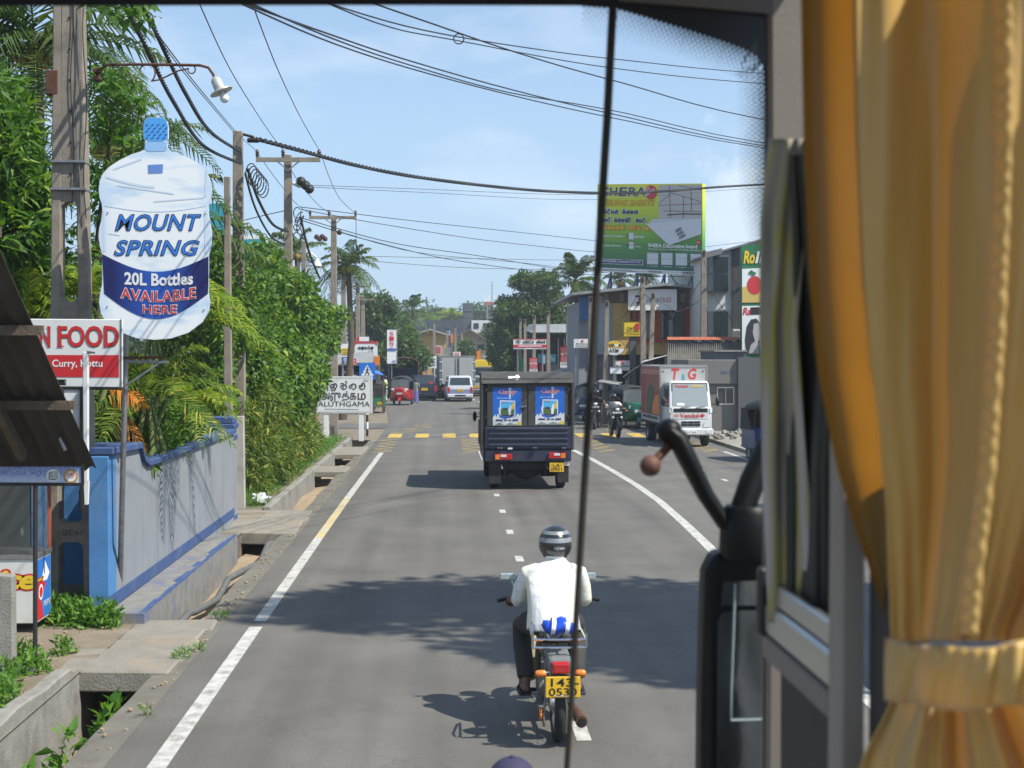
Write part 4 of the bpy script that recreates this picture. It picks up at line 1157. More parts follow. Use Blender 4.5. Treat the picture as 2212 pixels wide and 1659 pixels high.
# ------------------------------------------------------------------ poles and overhead lines on the left
def sq_pole(mb,x,y,top,w0,w1,lean=0.0):
 secs=[]
 for z,w in((-.2,w0),(top,w1)):
  secs.append([(x+lean*z/top-w,y-w,z),(x+lean*z/top+w,y-w,z),(x+lean*z/top+w,y+w,z),(x+lean*z/top-w,y+w,z)])
 return mb.loft(secs)
def insul(mb,p,s=1.0):
 return mb.lathe([(.02*s,0),(.05*s,.03*s),(.03*s,.06*s),(.06*s,.09*s),(.03*s,.12*s),(.06*s,.15*s),(.035*s,.2*s),(.02*s,.22*s)],p,10)
M['insul']=mat('insulator',(.06,.025,.02),.3,var=.2,coat=.4)
def power_pole(label,xpx,ytop,Y,arm=None,w=.12,extra=None,group='crossarm poles along the road',lean=0.0,name='power_pole',cat='pole'):
 """arm = (x0, x1, y) in reference pixels"""
 t=at(xpx,ytop,Y)
 th=thing(name,label,cat,(t.x,Y,0))
 sq_pole(MB(),t.x-lean,Y,t.z,w*1.35,w*.85,lean).build('shaft',M['pole'],th,world=True,bevel=.01)
 if arm:
  a,b=at(arm[0],arm[2],Y-.2),at(arm[1],arm[2],Y-.2)
  MB().bar(a,b,.09,.11).build('crossarm',M['pole'],th,world=True)
  mid=at(xpx,arm[2]+(arm[1]-arm[0])*.17,Y-.2)
  for s in(.3,.7):
   MB().bar(a.lerp(b,s),mid,.03).build('arm_brace',M['steel'],th,world=True)
  for s in(.02,.42,.98):
   o=MB();insul(o,a.lerp(b,s)+Vector((0,0,.05)));o.build('insulator',M['insul'],th,world=True,smooth=50)
 return th
pA=power_pole('plain square concrete pole just past the boundary wall',514,284,27.5,w=.105)
pB=power_pole('short square concrete pole in front of the plain taller one',491,382,25.5,w=.062)
pC=power_pole('concrete pole with wide crossarm above the creeper hedge',622,335,36,(553,692,345),.11)
pD=power_pole('concrete pole with crossarm above the town name board',721,468,50,(668,770,470),.11)
pE=power_pole('crossarm pole beside the crown of the coconut palm',742,560,74,(728,777,567),.13)
pF=power_pole('crossarm pole carrying a white lamp behind the coconut palm trunk',773,612,84,(747,801,619),.13)
pG=power_pole('distant crossarm pole before the dark trees',784,640,100,(768,809,647),.14)
pH=power_pole('farthest crossarm pole above the shop signs',824,668,118,(807,843,676),.14)
pI=power_pole('thin plain pole rising from the creeper beside the big crossarm pole',656,520,41,None,.07)
f=px(27.3)
mb=MB().lathe([(.03,-.12),(.05,-.1),(.05,.1),(.03,.12)],f(547,303),8,'x');mb.build('cable_clamp',M['black'],pA,world=True)
MB().tube([f(525,290),f(548,296),f(556,305),f(572,303)],.03,6).build('cable_clamp',M['black'],pA,world=True)
for k in range(6):
 c=(543+k*5,375+6*k)
 MB().tube([f(c[0]+12*math.cos(t),c[1]+22*math.sin(t),.05*k)for t in np.linspace(0,6.2,18)],.012,5).build('cable_coil',M['wire'],pA,world=True)
f=px(35.7)
for k,(x,y)in enumerate(((660,400),(650,392),(668,408))):
 MB().ball(f(x,y),.13,9,6).build('connector',M['black'],pC,world=True)
MB().tube([f(632,395),f(645,402),f(660,402)],.05,6).build('connector',mat('pale_clamp',(.5,.5,.48),.5),pC,world=True)
for k in range(7):
 c=(642+3*(k%3),460+9*k)
 MB().tube([f(c[0]+8*math.cos(t+k),c[1]+12*math.sin(t),.05*k)for t in np.linspace(0,5.5,14)],.014,5).build('cable_coil',M['wire'],pC,world=True)
f=px(49.6)
for x,y in((684,512),(690,516),(696,511),(702,516),(733,502)):
 MB().ball(f(x,y),.1,8,6).build('connector',M['insul'],pD,world=True)
f=px(41)
MB().tube([f(656,548),f(672,546),f(684,556)],.03,6).build('lamp_arm',M['steel'],pI,world=True)
MB().lathe([(.05,.1),(.09,0),(.16,-.12),(.02,-.12)],f(685,566),12).build('lamp_shade',M['lens'],pI,world=True,smooth=50)
f=px(83.7)
MB().bar(f(760,622),f(768,634),.1).build('lamp_arm',M['white'],pF,world=True)
# ---- cables. each runs through points given as (pixel x, pixel y, distance along the road)
def cable(label,pts,r=.012,twist=0.0,group='overhead cables',cat='cable',n=28,name='overhead_cable'):
 if pts[-1][0]>=1640:
  (xa,ya,Ya),(xb,yb,Yb)=pts[-2],pts[-1]
  k_=620/(xb-xa)
  pts=list(pts)+[(xb+620,yb+(yb-ya)*k_*.6,Yb+(Yb-Ya)*k_*.5)]
 P=[at(*p)for p in pts]
 out=[]
 for i in range(n+1):
  t=i/n*(len(P)-1);k=min(int(t),len(P)-2);u=t-k
  p0,p1,p2,p3=P[max(k-1,0)],P[k],P[k+1],P[min(k+2,len(P)-1)]
  out.append(.5*((2*p1)+(p2-p0)*u+(2*p0-5*p1+4*p2-p3)*u*u+(3*p1-p0-3*p2+p3)*u**3))
 if not twist:
  o=MB().tube(out,r,5).build(name,M['wire'],None,smooth=60)
  return tag(o,label,cat)
 th=thing(name,label,cat,tuple(out[0]))
 Ls=[0.0]
 m=12
 fine=[]
 for i in range(len(out)-1):
  for j in range(m):fine.append(out[i].lerp(out[i+1],j/m))
 fine.append(out[-1])
 s=0.0
 acc=[0.0]
 for i in range(1,len(fine)):
  s+=(fine[i]-fine[i-1]).length;acc.append(s)
 for ph in(0,2.1,4.2):
  pp=[]
  for i,p in enumerate(fine):
   a=acc[i]*2*math.pi/twist+ph
   t=(fine[min(i+1,len(fine)-1)]-fine[max(i-1,0)]).normalized()
   s1=t.cross(Vector((0,0,1))).normalized();s2=s1.cross(t)
   pp.append(p+s1*(math.cos(a)*r)+s2*(math.sin(a)*r))
  MB().tube(pp,r*.75,5).build('strand',M['wire'],th,world=True,smooth=60)
 return th
cable('upper twisted black cable bundle dropping to the plain square pole',[(270,-60,13.5),(330,55,15.5),(400,200,18.5),(455,285,22.5),(520,328,27.2)],.018,.35)
cable('lower twisted black cable bundle dropping to the plain square pole',[(235,-60,13.5),(310,90,15.8),(375,220,18.5),(440,315,23),(520,353,27.2)],.018,.35)
cable('thin line running to the top of the plain square pole',[(300,20,14),(400,160,18.5),(505,285,27.2)],.007)
cable('line to the near end of the big crossarm',[(330,60,12.5),(430,190,18),(515,290,28),(556,328,35.8)],.007)
cable('line to the middle insulator of the big crossarm',[(425,-5,16),(500,155,22),(575,275,30),(612,325,35.8)],.008)
cable('line to the outer insulator of the big crossarm',[(540,-5,16),(600,150,21),(650,255,29),(690,325,35.8)],.008)
cable('line from the outer end of the big crossarm to the next pole',[(692,328,35.8),(712,385,39),(735,430,44),(769,462,49.8)],.009)
cable('line from the middle of the big crossarm to the next pole',[(612,330,35.8),(640,385,39),(685,440,45),(716,462,49.8)],.009)
cable('line from the near end of the big crossarm to the next pole',[(556,330,35.8),(595,385,40),(640,440,45),(671,462,49.8)],.009)
cable('slack line from the crossarm over the name board to the palm pole',[(769,468,49.8),(770,540,62),(775,566,73.8)],.012)
cable('paired twisted leads sagging from the plain pole to the big crossarm pole',[(535,365,27.3),(560,435,30),(590,485,33),(622,500,35.8)],.02,.35)
cable('second twisted lead sagging under the paired ones',[(530,375,27.3),(552,450,30),(585,510,33),(615,528,35.8)],.016,.35)
cable('leads dropping from the big crossarm pole into the creeper',[(650,470,35.8),(668,545,39),(690,600,43)],.02,.35)
cable('short stay line from the sign to the big crossarm pole',[(440,500,33),(530,475,34),(615,455,35.8)],.012)
cable('thick twisted bundle crossing the road from the plain pole',[(555,300,27.3),(650,325,29),(770,357,32),(900,382,35),(1060,402,39),(1190,413,43),(1330,417,46),(1450,412,50),(1660,398,55)],.03,.6,n=60)
for i,(lab,pts,r)in enumerate((('topmost long cable spanning high across the road',[(660,-8,11),(900,62,14.5),(1130,102,18),(1350,130,22),(1670,160,27)],.008),('long cable just under the topmost one, with a small coil',[(600,-40,11),(830,55,14.5),(990,88,17.5),(1330,148,22),(1670,182,27)],.008),('single cable slanting steeply down across the road',[(800,5,14),(930,50,15.5),(1130,118,18),(1340,178,21),(1670,262,26)],.010),('upper cable of the low trio slanting across the road',[(500,-2,11),(700,70,14),(880,130,17),(1110,195,20),(1340,250,24),(1670,318,29)],.010),('middle cable of the low trio slanting across the road',[(535,5,11),(730,88,14),(890,142,17),(1100,200,20),(1330,240,24),(1670,312,29)],.009),('lowest cable of the low trio slanting across the road',[(525,10,11),(715,92,14),(900,152,17),(1130,212,20),(1340,258,24),(1670,322,29)],.009),('upper thin telephone line crossing the road',[(672,400,35.8),(900,408,42),(1290,420,53),(1660,398,58)],.007),('lower thin telephone line crossing the road',[(672,404,35.8),(900,415,42),(1290,431,53),(1660,405,58)],.007),('first service line fanning from the big pole across the road',[(648,447,35.8),(900,478,45),(1150,505,53),(1390,532,60),(1520,548,64)],.011),('second service line fanning from the big pole across the road',[(648,452,35.8),(860,490,44),(1100,525,52),(1390,548,60),(1650,520,64)],.011),('third service line fanning from the big pole across the road',[(648,470,35.8),(850,525,44),(1030,552,52),(1250,585,60),(1520,600,64)],.013),('fourth service line fanning from the big pole across the road',[(648,475,35.8),(800,520,42),(1000,565,51),(1250,592,60),(1650,600,64)],.013),('fifth line crossing low under the billboard',[(735,500,49),(900,545,53),(1150,570,57),(1400,600,61)],.009),('sixth faint line running level under the billboard',[(735,552,49),(1000,558,53),(1290,562,58),(1660,555,62)],.009),('seventh faint line running level above the tiled building',[(735,558,49),(1000,578,53),(1290,584,58),(1660,592,62)],.009),('far line drooping above the distant roofs',[(800,650,100),(900,672,112),(1060,690,130),(1180,682,150)],.03),)):
 cable(lab,pts,r)
f=px(17.3)
tag(MB().tube([f(991+11*math.cos(t),84+11*math.sin(t))for t in np.linspace(0,7.5,22)],.008,5).build('cable_coil',M['wire']),'small loop of spare wire hanging on the high cable','cable coil')
f=px(46)
tb=thing('teal_hoarding','teal advertising hoarding half hidden behind the plain poles','hoarding',(at(510,700,46).x,46,0))
MB().extr([f(445,440),f(495,438),f(500,560),f(445,565)],(0,.1,0)).build('panel',M['teal'],tb,world=True)
MB().extr([f(520,518),f(566,516),f(566,556),f(520,560)],(0,.1,0)).build('panel',M['teal'],tb,world=True)
MB().extr([f(520,510),f(566,508),f(566,515),f(520,517)],(0,.1,0)).build('panel',M['whitep'],tb,world=True)
lettering(tb,f,'O',(548,548,560,530),M['blackp'],.02,0,.02)
MB().extr([f(505,455),f(518,462),f(519,505),f(506,508)],(0,.1,0)).build('panel',flat('pale_blue_print',(.3,.45,.62)),tb,world=True)
for x in(470,545):
 MB().bar(f(x,560,-.15),(f(x,560).x,46.15,0),.15).build('post',M['steel'],tb,world=True)
def board(name,label,cat,rc,Y,m,th=.08,posts=(),pm=None,trim=None,pr=.045,foot=0.0):
 """flat board facing down the road; rc in reference pixels; posts = pixel columns taken down to the ground"""
 f=px(Y)
 x0,y0,x1,y1=rc
 t=thing(name,label,cat,(at((x0+x1)/2,y1,Y).x,Y,foot))
 p=MB().extr([f(x0,y0),f(x1,y0),f(x1,y1),f(x0,y1)],(0,th,0)).build('panel',m,t,world=True)
 if trim:
  s=(x1-x0)*.012+.25
  for a in(rect(x0,y0,x1,y0+s),rect(x0,y1-s,x1,y1),rect(x0,y0,x0+s,y1),rect(x1-s,y0,x1,y1)):
   b=MB();b.extr([f(u,v,.002)for u,v in a],(0,-.015,0));b.build('frame',trim,t,world=True)
 for c in posts:
  a=f(c,(y0+y1)/2,-th-.05)
  MB().tube([(a.x,a.y,foot),a],pr,8).build('post',pm or M['steel'],t,world=True)
 return t,p,f
def lines(parent,f,rcs,m,d=.012,name='print_line'):
 """small printed lines too fine to read"""
 mb=MB()
 for r in rcs:patch(mb,f,rect(*r),d)
 return mb.build(name,m,parent,world=True,kind='stuff')
BYD=62.0
f=px(BYD)
M['yellowwall']=mat('yellow_wall',(.50,.33,.10),.8,var=.1,scale=1,dirt=(.3,.2,.08),dscale=.8,damt=.5)
M['orangewall']=mat('orange_wall',(.42,.07,.02),.8,var=.12,scale=1)
M['redwall']=mat('dark_red_wall',(.20,.035,.02),.8,var=.15,scale=1)
M['block']=mat('block_wall',(.30,.28,.26),.9,var=.25,scale=3,bump=.2)
M['roofmetal']=mat('roof_metal',(.30,.30,.30),.55,.3,.2,2,dirt=(.14,.11,.09),dscale=1,damt=.6)
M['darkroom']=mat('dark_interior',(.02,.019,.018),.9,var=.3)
tb=thing('tile_shop','two-storey yellow and orange shop building under the big billboard','building',(9,BYD,0))
def wallbox(rc,name,m,d=0.0,th=4.0,par=None):
 x0,y0,x1,y1=rc
 return MB().extr([f(x0,y0,d),f(x1,y0,d),f(x1,y1,d),f(x0,y1,d)],(0,th,0)).build(name,m,par or tb,world=True)
zg=906
wallbox((1290,640,1522,zg),'main_wall',M['block'],-.3,9)
wallbox((1324,655,1361,766),'yellow_wall',M['yellowwall'],.35,.6)
wallbox((1361,668,1380,734),'orange_wall',M['orangewall'],.2,.4)
wallbox((1411,668,1428,734),'orange_pillar',M['orangewall'],.2,.4)
wallbox((1476,660,1516,728),'red_wall',M['redwall'],.2,.4)
wallbox((1324,734.5,1442,766),'balcony_band',M['yellowwall'],.5,.5)
wallbox((1361,733,1444,740),'balcony_cap',M['orangewall'],.6,.1)
for k,(a,b)in enumerate(((1380.5,1410.5),(1428.5,1475.5))):
 wallbox((a,672,b,733),'window_recess',M['darkroom'],-.05,.3)
 w=MB()
 n=3
 for i in range(n+1):
  x=a+(b-a)*i/n
  MB().extr([f(x-.5,674,.12),f(x+.5,674,.12),f(x+.5,732,.12),f(x-.5,732,.12)],(0,.06,0)).build('window_frame',M['grey_paint'],tb,world=True)
 for i in range(n):
  x,x2=a+(b-a)*i/n+.6,a+(b-a)*(i+1)/n-.6
  MB().extr([f(x,676,.08),f(x2,676,.08),f(x2,731,.08),f(x,731,.08)],(0,.02,0)).build('pane',M['glass'],tb,world=True)
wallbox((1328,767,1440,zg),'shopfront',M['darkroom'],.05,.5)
for x in(1330,1366,1402,1438):
 wallbox((x-2,767,x+2,zg),'column',M['block'],.4,.3)
wallbox((1250,652,1289,zg),'side_block',mat('side_grey',(.26,.27,.28),.85,var=.2),-.1,6)
wallbox((1252,641,1274,690),'blue_panel',flat('blue_wall_panel',(.04,.13,.32)),.2,.3)
wallbox((1291,640,1323,766),'pale_wall',mat('pale_blue_wall',(.34,.40,.45),.8,var=.1),.1,.4)
mb=MB()
A,B,C_=f(1236,632,1.2),f(1440,611,1.2),f(1526,619,1.2)
for P,Q in((A,B),(B,C_)):
 mb.extr([P,Q,Q+Vector((0,0,-.12)),P+Vector((0,0,-.12))],(0,11,0))
mb.build('roof',M['roofmetal'],tb,world=True)
mb=MB().extr([f(1300,640,.1),f(1300,626,.1),f(1440,614,.1),f(1520,620,.1),f(1520,655,.1),f(1300,655,.1)],(0,.3,0))
mb.build('gable_wall',mat('brick_gable',(.20,.13,.10),.9,var=.3,scale=4,bump=.3),tb,world=True)
for i,x in enumerate((1305,1340,1470,1495,1512)):
 wallbox((x,634,x+9,652),'vent_block',M['block'],.16,.1)
t,p,g=board('tile_board','white board with red and black tile company name on the yellow building','sign',(1357,625,1462,670),BYD-.9,M['whitep'],.1,foot=4.9)
mb=MB()
for r in(rect(1372,638,1388,642),rect(1374,652,1387,655.5),rect(1377,655.5,1380.5,661)):patch(mb,g,r,.03)
mb.build('emblem',M['blackp'],p,world=True)
mb=MB();patch(mb,g,rect(1379,643,1387,651),.03);patch(mb,g,rect(1388,638,1391,655),.025);mb.build('emblem',M['red'],p,world=True)
lettering(p,g,'LANKA',(1397,652.5,1424,643),M['blackp'],.02,0,.0)
lettering(p,g,'TILES',(1425,652.5,1450,643),M['red'],.02,0,.0)
MB().bar(g(1370,668,-.2),g(1370,690,-.6),.08).build('bracket',M['steel'],t,world=True)
MB().bar(g(1450,668,-.2),g(1450,690,-.6),.08).build('bracket',M['steel'],t,world=True)
# ---- roof billboard
bl_,br_,tl_=at(1291,586,64.5),at(1517,596,60.5),at(1291,398,64.5)
bb=thing('billboard','large green ceiling-sheet billboard standing above the shop roof','billboard',((bl_.x+br_.x)/2,62.5,6.6))
fr=plane(bl_,br_-bl_,tl_-bl_)
W_,H_=(br_-bl_).length,(tl_-bl_).length
def bq(u0,v0,u1,v1,d,m,name='print',par=None):
 mb=MB();patch(mb,fr,rect(u0,v0,u1,v1),d);return mb.build(name,m,par,world=True)
def bb_mat():
 m=flat('billboard_green',(.1,.2,.02))
 N,L=m.node_tree.nodes,m.node_tree.links
 tc=N.new('ShaderNodeTexCoord');sp=N.new('ShaderNodeSeparateXYZ');L.new(tc.outputs['Generated'],sp.inputs[0])
 rp=N.new('ShaderNodeValToRGB');e=rp.color_ramp.elements
 e[0].position=.08;e[0].color=(.02,.12,.07,1);e[1].position=.98;e[1].color=(.80,.78,.04,1)
 for p_,c_ in((.30,(.075,.26,.05)),(.5,(.28,.46,.03)),(.75,(.58,.66,.03))):
  x=e.new(p_);x.color=(*c_,1)
 L.new(sp.outputs['Z'],rp.inputs['Fac']);L.new(rp.outputs['Color'],N['Principled BSDF'].inputs['Base Color'])
 return m
nrm=(br_-bl_).cross(tl_-bl_).normalized()
MB().extr([fr(0,.045),fr(1,.045),fr(1,1),fr(0,1)],-nrm*.25).build('panel',bb_mat(),bb,world=True)
bpn=[o for o in COL.objects if o.parent==bb][0]
MB().extr([fr(0,0),fr(.995,0),fr(.995,.043),fr(0,.043)],-nrm*.2).build('name_strip',M['white'],bb,world=True)
paper=flat('paper_print',(.48,.46,.45))
bq(.60,.60,.995,.985,.02,paper,'drawing_print',bpn)
mb=MB()
for a,b in(((.60,.78),(.72,.90)),((.72,.90),(.995,.80)),((.70,.985),(.71,.62)),((.83,.86),(.83,.62)),((.90,.92),(.905,.70)),((.60,.76),(.995,.78)),((.78,.98),(.995,.93)),((.64,.70),(.99,.695))):
 stroke(mb,fr,[a,b],.006,.03)
mb.build('drawing_line',flat('drawing_brown',(.16,.09,.07)),bpn,world=True,fix=False,kind='stuff')
mb=MB();stroke(mb,fr,[(.68,.655),(.80,.668),(.995,.668)],.012,.034);mb.build('pencil_print',M['blackp'],bpn,world=True,fix=False)
sheetw=flat('sheet_print',(.62,.63,.68))
for k,(dx,dy)in enumerate(((.05,.05),(.025,.03),(0,0))):
 mb=MB();patch(mb,fr,[(.48+dx,.555+dy),(.995,.62),(.995,.45+dy),(.70+dx*.3,.32+dy*.6)],.04+k*.01)
 mb.build('sheet_print',sheetw if k!=1 else flat('sheet_print_b',(.52,.53,.58)),bpn,world=True)
for k in range(3):
 lettering(bpn,plane(fr(.76+.018*k,.455-.035*k),(br_-bl_)*.9+(tl_-bl_)*.62,(tl_-bl_)),'SHERA',(0,0,.065,.035),M['blackp'],.075,0,.02)
shcol=flat('shera_dark',(.012,.05,.055))
for txt,u0,u1 in(('S',.03,.115),('H',.125,.20),('E',.215,.30),('RA',.31,.47)):
 lettering(bpn,fr,txt,(u0,.865,u1,.962),M['whitep'],.02,.12,.045)
 lettering(bpn,fr,txt,(u0,.865,u1,.962),shcol,.035,.12,.015)
mb=MB();patch(mb,fr,ell(.525,.905,.06,.078),.03);mb.build('red_disc',M['red'],bpn,world=True)
df=plane(fr(.49,.855),(br_-bl_)*.85+(tl_-bl_)*.6,(tl_-bl_)*.9-(br_-bl_)*.4)
lettering(bpn,df,'NON',(.01,.055,.06,.085),M['whitep'],.05,0,.02)
lettering(bpn,df,'ASBESTOS',(-.015,.01,.10,.04),M['whitep'],.05,0,.02)
lettering(bpn,fr,'CEILING SHEETS',(.03,.755,.56,.82),M['red'],.02,.3,.03)
lettering(bpn,fr,'CEILING SHEETS',(.03,.755,.56,.82),M['yellow'],.035,.3,.0)
for keys,rc,c in((('sa','di','va','ma',' ','sa','na','ka','a'),(.06,.66,.40,.71),shcol),(('ka','va','ra',' ','sa','ma','na','ta','di',' ','ma','va','di'),(.03,.565,.48,.615),shcol),(('a','sa','na','ka','va','ta',' ','a','di','ga',' ','na','ta'),(.02,.485,.55,.525),M['red'])):
 mb=MB();script(mb,fr,keys,rc,.022,.02);mb.build('script_lettering',M['whitep']if c is not M['red']else M['red'],bpn,world=True,fix=False)
 mb=MB();script(mb,fr,keys,rc,.0105,.032);mb.build('script_lettering',c if c is not M['red']else M['yellow'],bpn,world=True,fix=False)
for txt,rc in(('Excellent Workability',(.03,.395,.26,.42)),('Neat Finish',(.365,.395,.46,.42)),('Seamless Painting',(.03,.285,.24,.31)),('Variety',(.365,.285,.43,.31))):
 lettering(bpn,fr,txt,rc,M['whitep'],.02,0,.02)
for u,v,s in((.30,.395,'2'),(.30,.29,'4'),(.02,.395,'1'),(.02,.29,'3')):
 lettering(bpn,fr,s,(u-.012,v,u,v+.04),M['blackp'],.02,0,.02)
for v in(.375,.27):bq(.315,v,.36,v+.075,.02,sheetw,'tile_print',bpn)
lettering(bpn,fr,'SHERA Decorative board',(.50,.295,.955,.335),M['whitep'],.02,0,.03)
lettering(bpn,fr,'The most common board for all ceiling application',(.50,.262,.985,.285),M['whitep'],.02,0,.01)
mb=MB();patch(mb,fr,ell(.97,.36,.02,.03),.03);mb.build('red_disc',M['red'],bpn,world=True)
lettering(bpn,fr,'NEW',(.957,.352,.983,.368),M['whitep'],.045,0,.02)
for k in range(4):
 u=.49+k*.135
 bq(u,.105,min(u+.105,.99),.235,.02,sheetw,'tile_print',bpn)
 lettering(bpn,fr,'%d. Texture'%(k+1),(u,.078,min(u+.1,.99),.094),M['whitep'],.02)
bq(.03,.09,.45,.145,.02,M['whitep'],'name_plate',bpn)
bq(.035,.095,.445,.14,.03,M['navy'],'name_plate',bpn)
lettering(bpn,fr,'MAKARAMBA AGENCIES (PVT) LTD',(.05,.105,.43,.13),M['whitep'],.04,0,.02)
lettering(bpn,fr,'SHERA',(.82,.008,.93,.036),M['blackp'],.01,.1,.02)
lines(bpn,fr,[(.04,.012,.38,.018),(.04,.025,.34,.031),(.50,.015,.63,.03)],M['grey_paint'],.01)
M['bluesteel']=mat('blue_steel',(.04,.06,.16),.5,.3,.2)
for u in(.12,.38,.64,.90):
 a=fr(u,0,-.12)
 MB().bar(a,(a.x,a.y,6.05),.1).build('support_post',M['bluesteel'],bb,world=True)
 MB().bar(a,(a.x,a.y+1.6,6.05),.07).build('support_brace',M['bluesteel'],bb,world=True)
for u in(.2,.45,.7):
 a,b=fr(u,.0,-.1),fr(u+.12,0,-.1)
 MB().tube([a,(a.x*.6+b.x*.4,a.y,a.z-.35),(b.x,b.y,a.z-.6)],.03,6).build('lamp_bracket',M['bluesteel'],bb,world=True)
for v in(.25,.6,.9):
 MB().bar(fr(.01,v,-.3),fr(.99,v,-.3),.08).build('back_rail',M['bluesteel'],bb,world=True)
f=px(55)
cw=thing('corrugated_fence','weathered corrugated sheet fence topped with red ridge tiles','fence',(at(1520,850,55).x,55,0))
xa,xb=at(1441,760,55).x,at(1606,760,55).x
zt_,zb_=at(1520,733,55).z,0.0
n=20
st=(xb-xa)/n
for k in range(n):
 a=xa+k*st
 row=[[(a+st*i/8,55+.05*math.sin(2*math.pi*i/8*2),z)for i in range(9)]for z in(zb_,zt_-.05*(k%3))]
 MB().grid(row).build('sheet',mat('fence_sheet',(.25,.235,.21),.8,.1,.3,3,dirt=(.11,.09,.075),dscale=2,damt=.6),cw,world=True,smooth=180,solid=.006)
for k in range(14):
 a=xa+(xb-xa)*k/14
 MB().extr([(a,54.85,zt_-.02),(a,55,zt_+.1),(a,55.15,zt_-.02)],((xb-xa)/14*.97,0,0)).build('ridge_tile',mat('ridge_clay',(.36,.10,.05),.85,var=.25),cw,world=True)
f=px(58)
wb=thing('white_building','white modern building with dark glass bays beside the corrugated fence','building',(at(1640,850,58).x,58,0))
M['whitewall']=mat('white_wall',(.62,.62,.61),.8,var=.06,scale=1,dirt=(.4,.38,.35),dscale=.7,damt=.4)
MB().extr([f(1524,552),f(1582,533),f(1700,503),f(1700,900),f(1524,900)],(0,10,0)).build('main_wall',M['whitewall'],wb,world=True)
MB().extr([f(1518,552,.5),f(1700,500,.5),f(1700,504,.5),f(1518,556,.5)],(0,11,0)).build('roof_edge',M['grey_paint'],wb,world=True)
def bay(x0,y0,x1,y1,nx,ny):
 MB().extr([f(x0,y0,.5),f(x1,y0+1,.5),f(x1,y1,.5),f(x0,y1,.5)],(0,.6,0)).build('glass_bay',M['grey_paint'],wb,world=True)
 for i in range(nx):
  for j in range(ny):
   a,b=x0+(x1-x0)*(i+.06)/nx,x0+(x1-x0)*(i+.94)/nx
   c,d=y0+2+(y1-y0-3)*(j+.04)/ny,y0+2+(y1-y0-3)*(j+.96)/ny
   MB().extr([f(a,c,.53),f(b,c,.53),f(b,d,.53),f(a,d,.53)],(0,.02,0)).build('pane',M['glass'],wb,world=True)
bay(1528,551,1574,631,3,2)
bay(1528,668,1574,728,3,1)
MB().extr([f(1526,544,.9),f(1560,536,.9),f(1560,548,.9),f(1526,557,.9)],(0,1,0)).build('canopy',M['grey_paint'],wb,world=True)
MB().extr([f(1582,538,.15),f(1604,535,.15),f(1604,708,.15),f(1582,708,.15)],(0,.3,0)).build('dark_column',mat('dark_cladding',(.05,.045,.045),.6,var=.15),wb,world=True)
MB().extr([f(1584,712,.35),f(1600,712,.35),f(1600,730,.35),f(1584,730,.35)],(0,.3,0)).build('air_conditioner',M['whitep'],wb,world=True,bevel=.02)
MB().lathe([(.16,0),(.16,.02)],f(1592,721,.37),16,'y').build('fan_grille',M['grey_paint'],wb,world=True)
g=px(54.5)
ac=thing('advertising_panel','tall three-part advertising panel with fruit and portrait on the white building','sign',(at(1630,770,54.5).x,54.5,0))
MB().extr([g(1602,531),g(1700,520),g(1700,775),g(1603,773)],(0,.4,0)).build('panel',M['green'],ac,world=True)
mb=MB();patch(mb,g,[(1603,581),(1698,576),(1698,652),(1603,654)],.02);patch(mb,g,[(1603,661),(1698,660),(1698,764),(1603,763.5)],.02);mb.build('print_ground',M['whitep'],ac,world=True)
lettering(ac,g,'Ro',(1607,568,1630,543),M['yellow'],.03,.2,.04)
lettering(ac,g,'ll',(1632,568,1650,543),M['whitep'],.03,.2,.02)
lettering(ac,g,'Ra',(1605,680,1622,665),M['red'],.03,.2,.03)
bx_=MB();patch(bx_,g,[(1621,664),(1650,663),(1650,679),(1621,680)],.03);bx_.build('print_box',M['blackp'],ac,world=True)
mb=MB();patch(mb,g,[(1603,620),(1698,610),(1698,652),(1603,654)],.026);mb.build('fruit_print',flat('fruit_gold',(.6,.42,.12)),ac,world=True)
mb=MB();patch(mb,g,ell(1630,616,16,20),.035);mb.build('fruit_print',M['red'],ac,world=True)
mb=MB();patch(mb,g,[(1628,597),(1616,590),(1622,583),(1634,590)],.04);mb.build('leaf_print',M['green'],ac,world=True)
mb=MB();patch(mb,g,[(1612,763),(1609,735),(1613,705),(1622,690),(1634,688),(1643,700),(1645,715),(1640,745),(1644,763)],.03);mb.build('portrait_print',flat('hair_print',(.03,.028,.03)),ac,world=True)
mb=MB();patch(mb,g,[(1628,700),(1638,697),(1646,712),(1645,728),(1637,737),(1640,763),(1617,763),(1622,745),(1631,737),(1626,720)],.04);mb.build('portrait_print',flat('face_print',(.42,.41,.42)),ac,world=True)
# ---- grey guard kiosk
f=px(50)
kg=thing('grey_kiosk','grey panelled kiosk with a sliding window beside the delivery truck','kiosk',(at(1570,935,50).x,50,0))
M['kiosk']=mat('kiosk_grey',(.165,.16,.15),.75,var=.08,scale=1)
M['kiosk2']=mat('kiosk_dark',(.095,.10,.105),.7,var=.08,scale=1)
gy=938
MB().extr([f(1488,830),f(1594,830),f(1594,gy),f(1488,gy)],(0,3.5,0)).build('lower_wall',M['kiosk'],kg,world=True)
MB().extr([f(1486,777,.15),f(1594,777,.15),f(1594,829.5,.15),f(1486,829.5,.15)],(0,3.8,0)).build('upper_panel',M['kiosk'],kg,world=True,bevel=.02)
MB().extr([f(1546,760,-.5),f(1612,760,-.5),f(1612,776.5,-.5),f(1546,776.5,-.5)],(0,3,0)).build('roof_box',M['kiosk2'],kg,world=True)
MB().extr([f(1543,756,-.4),f(1614,756,-.4),f(1614,759.8,-.4),f(1543,759.8,-.4)],(0,3.2,0)).build('roof_slab',M['concrete'],kg,world=True)
MB().extr([f(1595,772,.3),f(1662,772,.3),f(1662,gy+2,.3),f(1595,gy+2,.3)],(0,3.5,0)).build('dark_block',M['kiosk2'],kg,world=True)
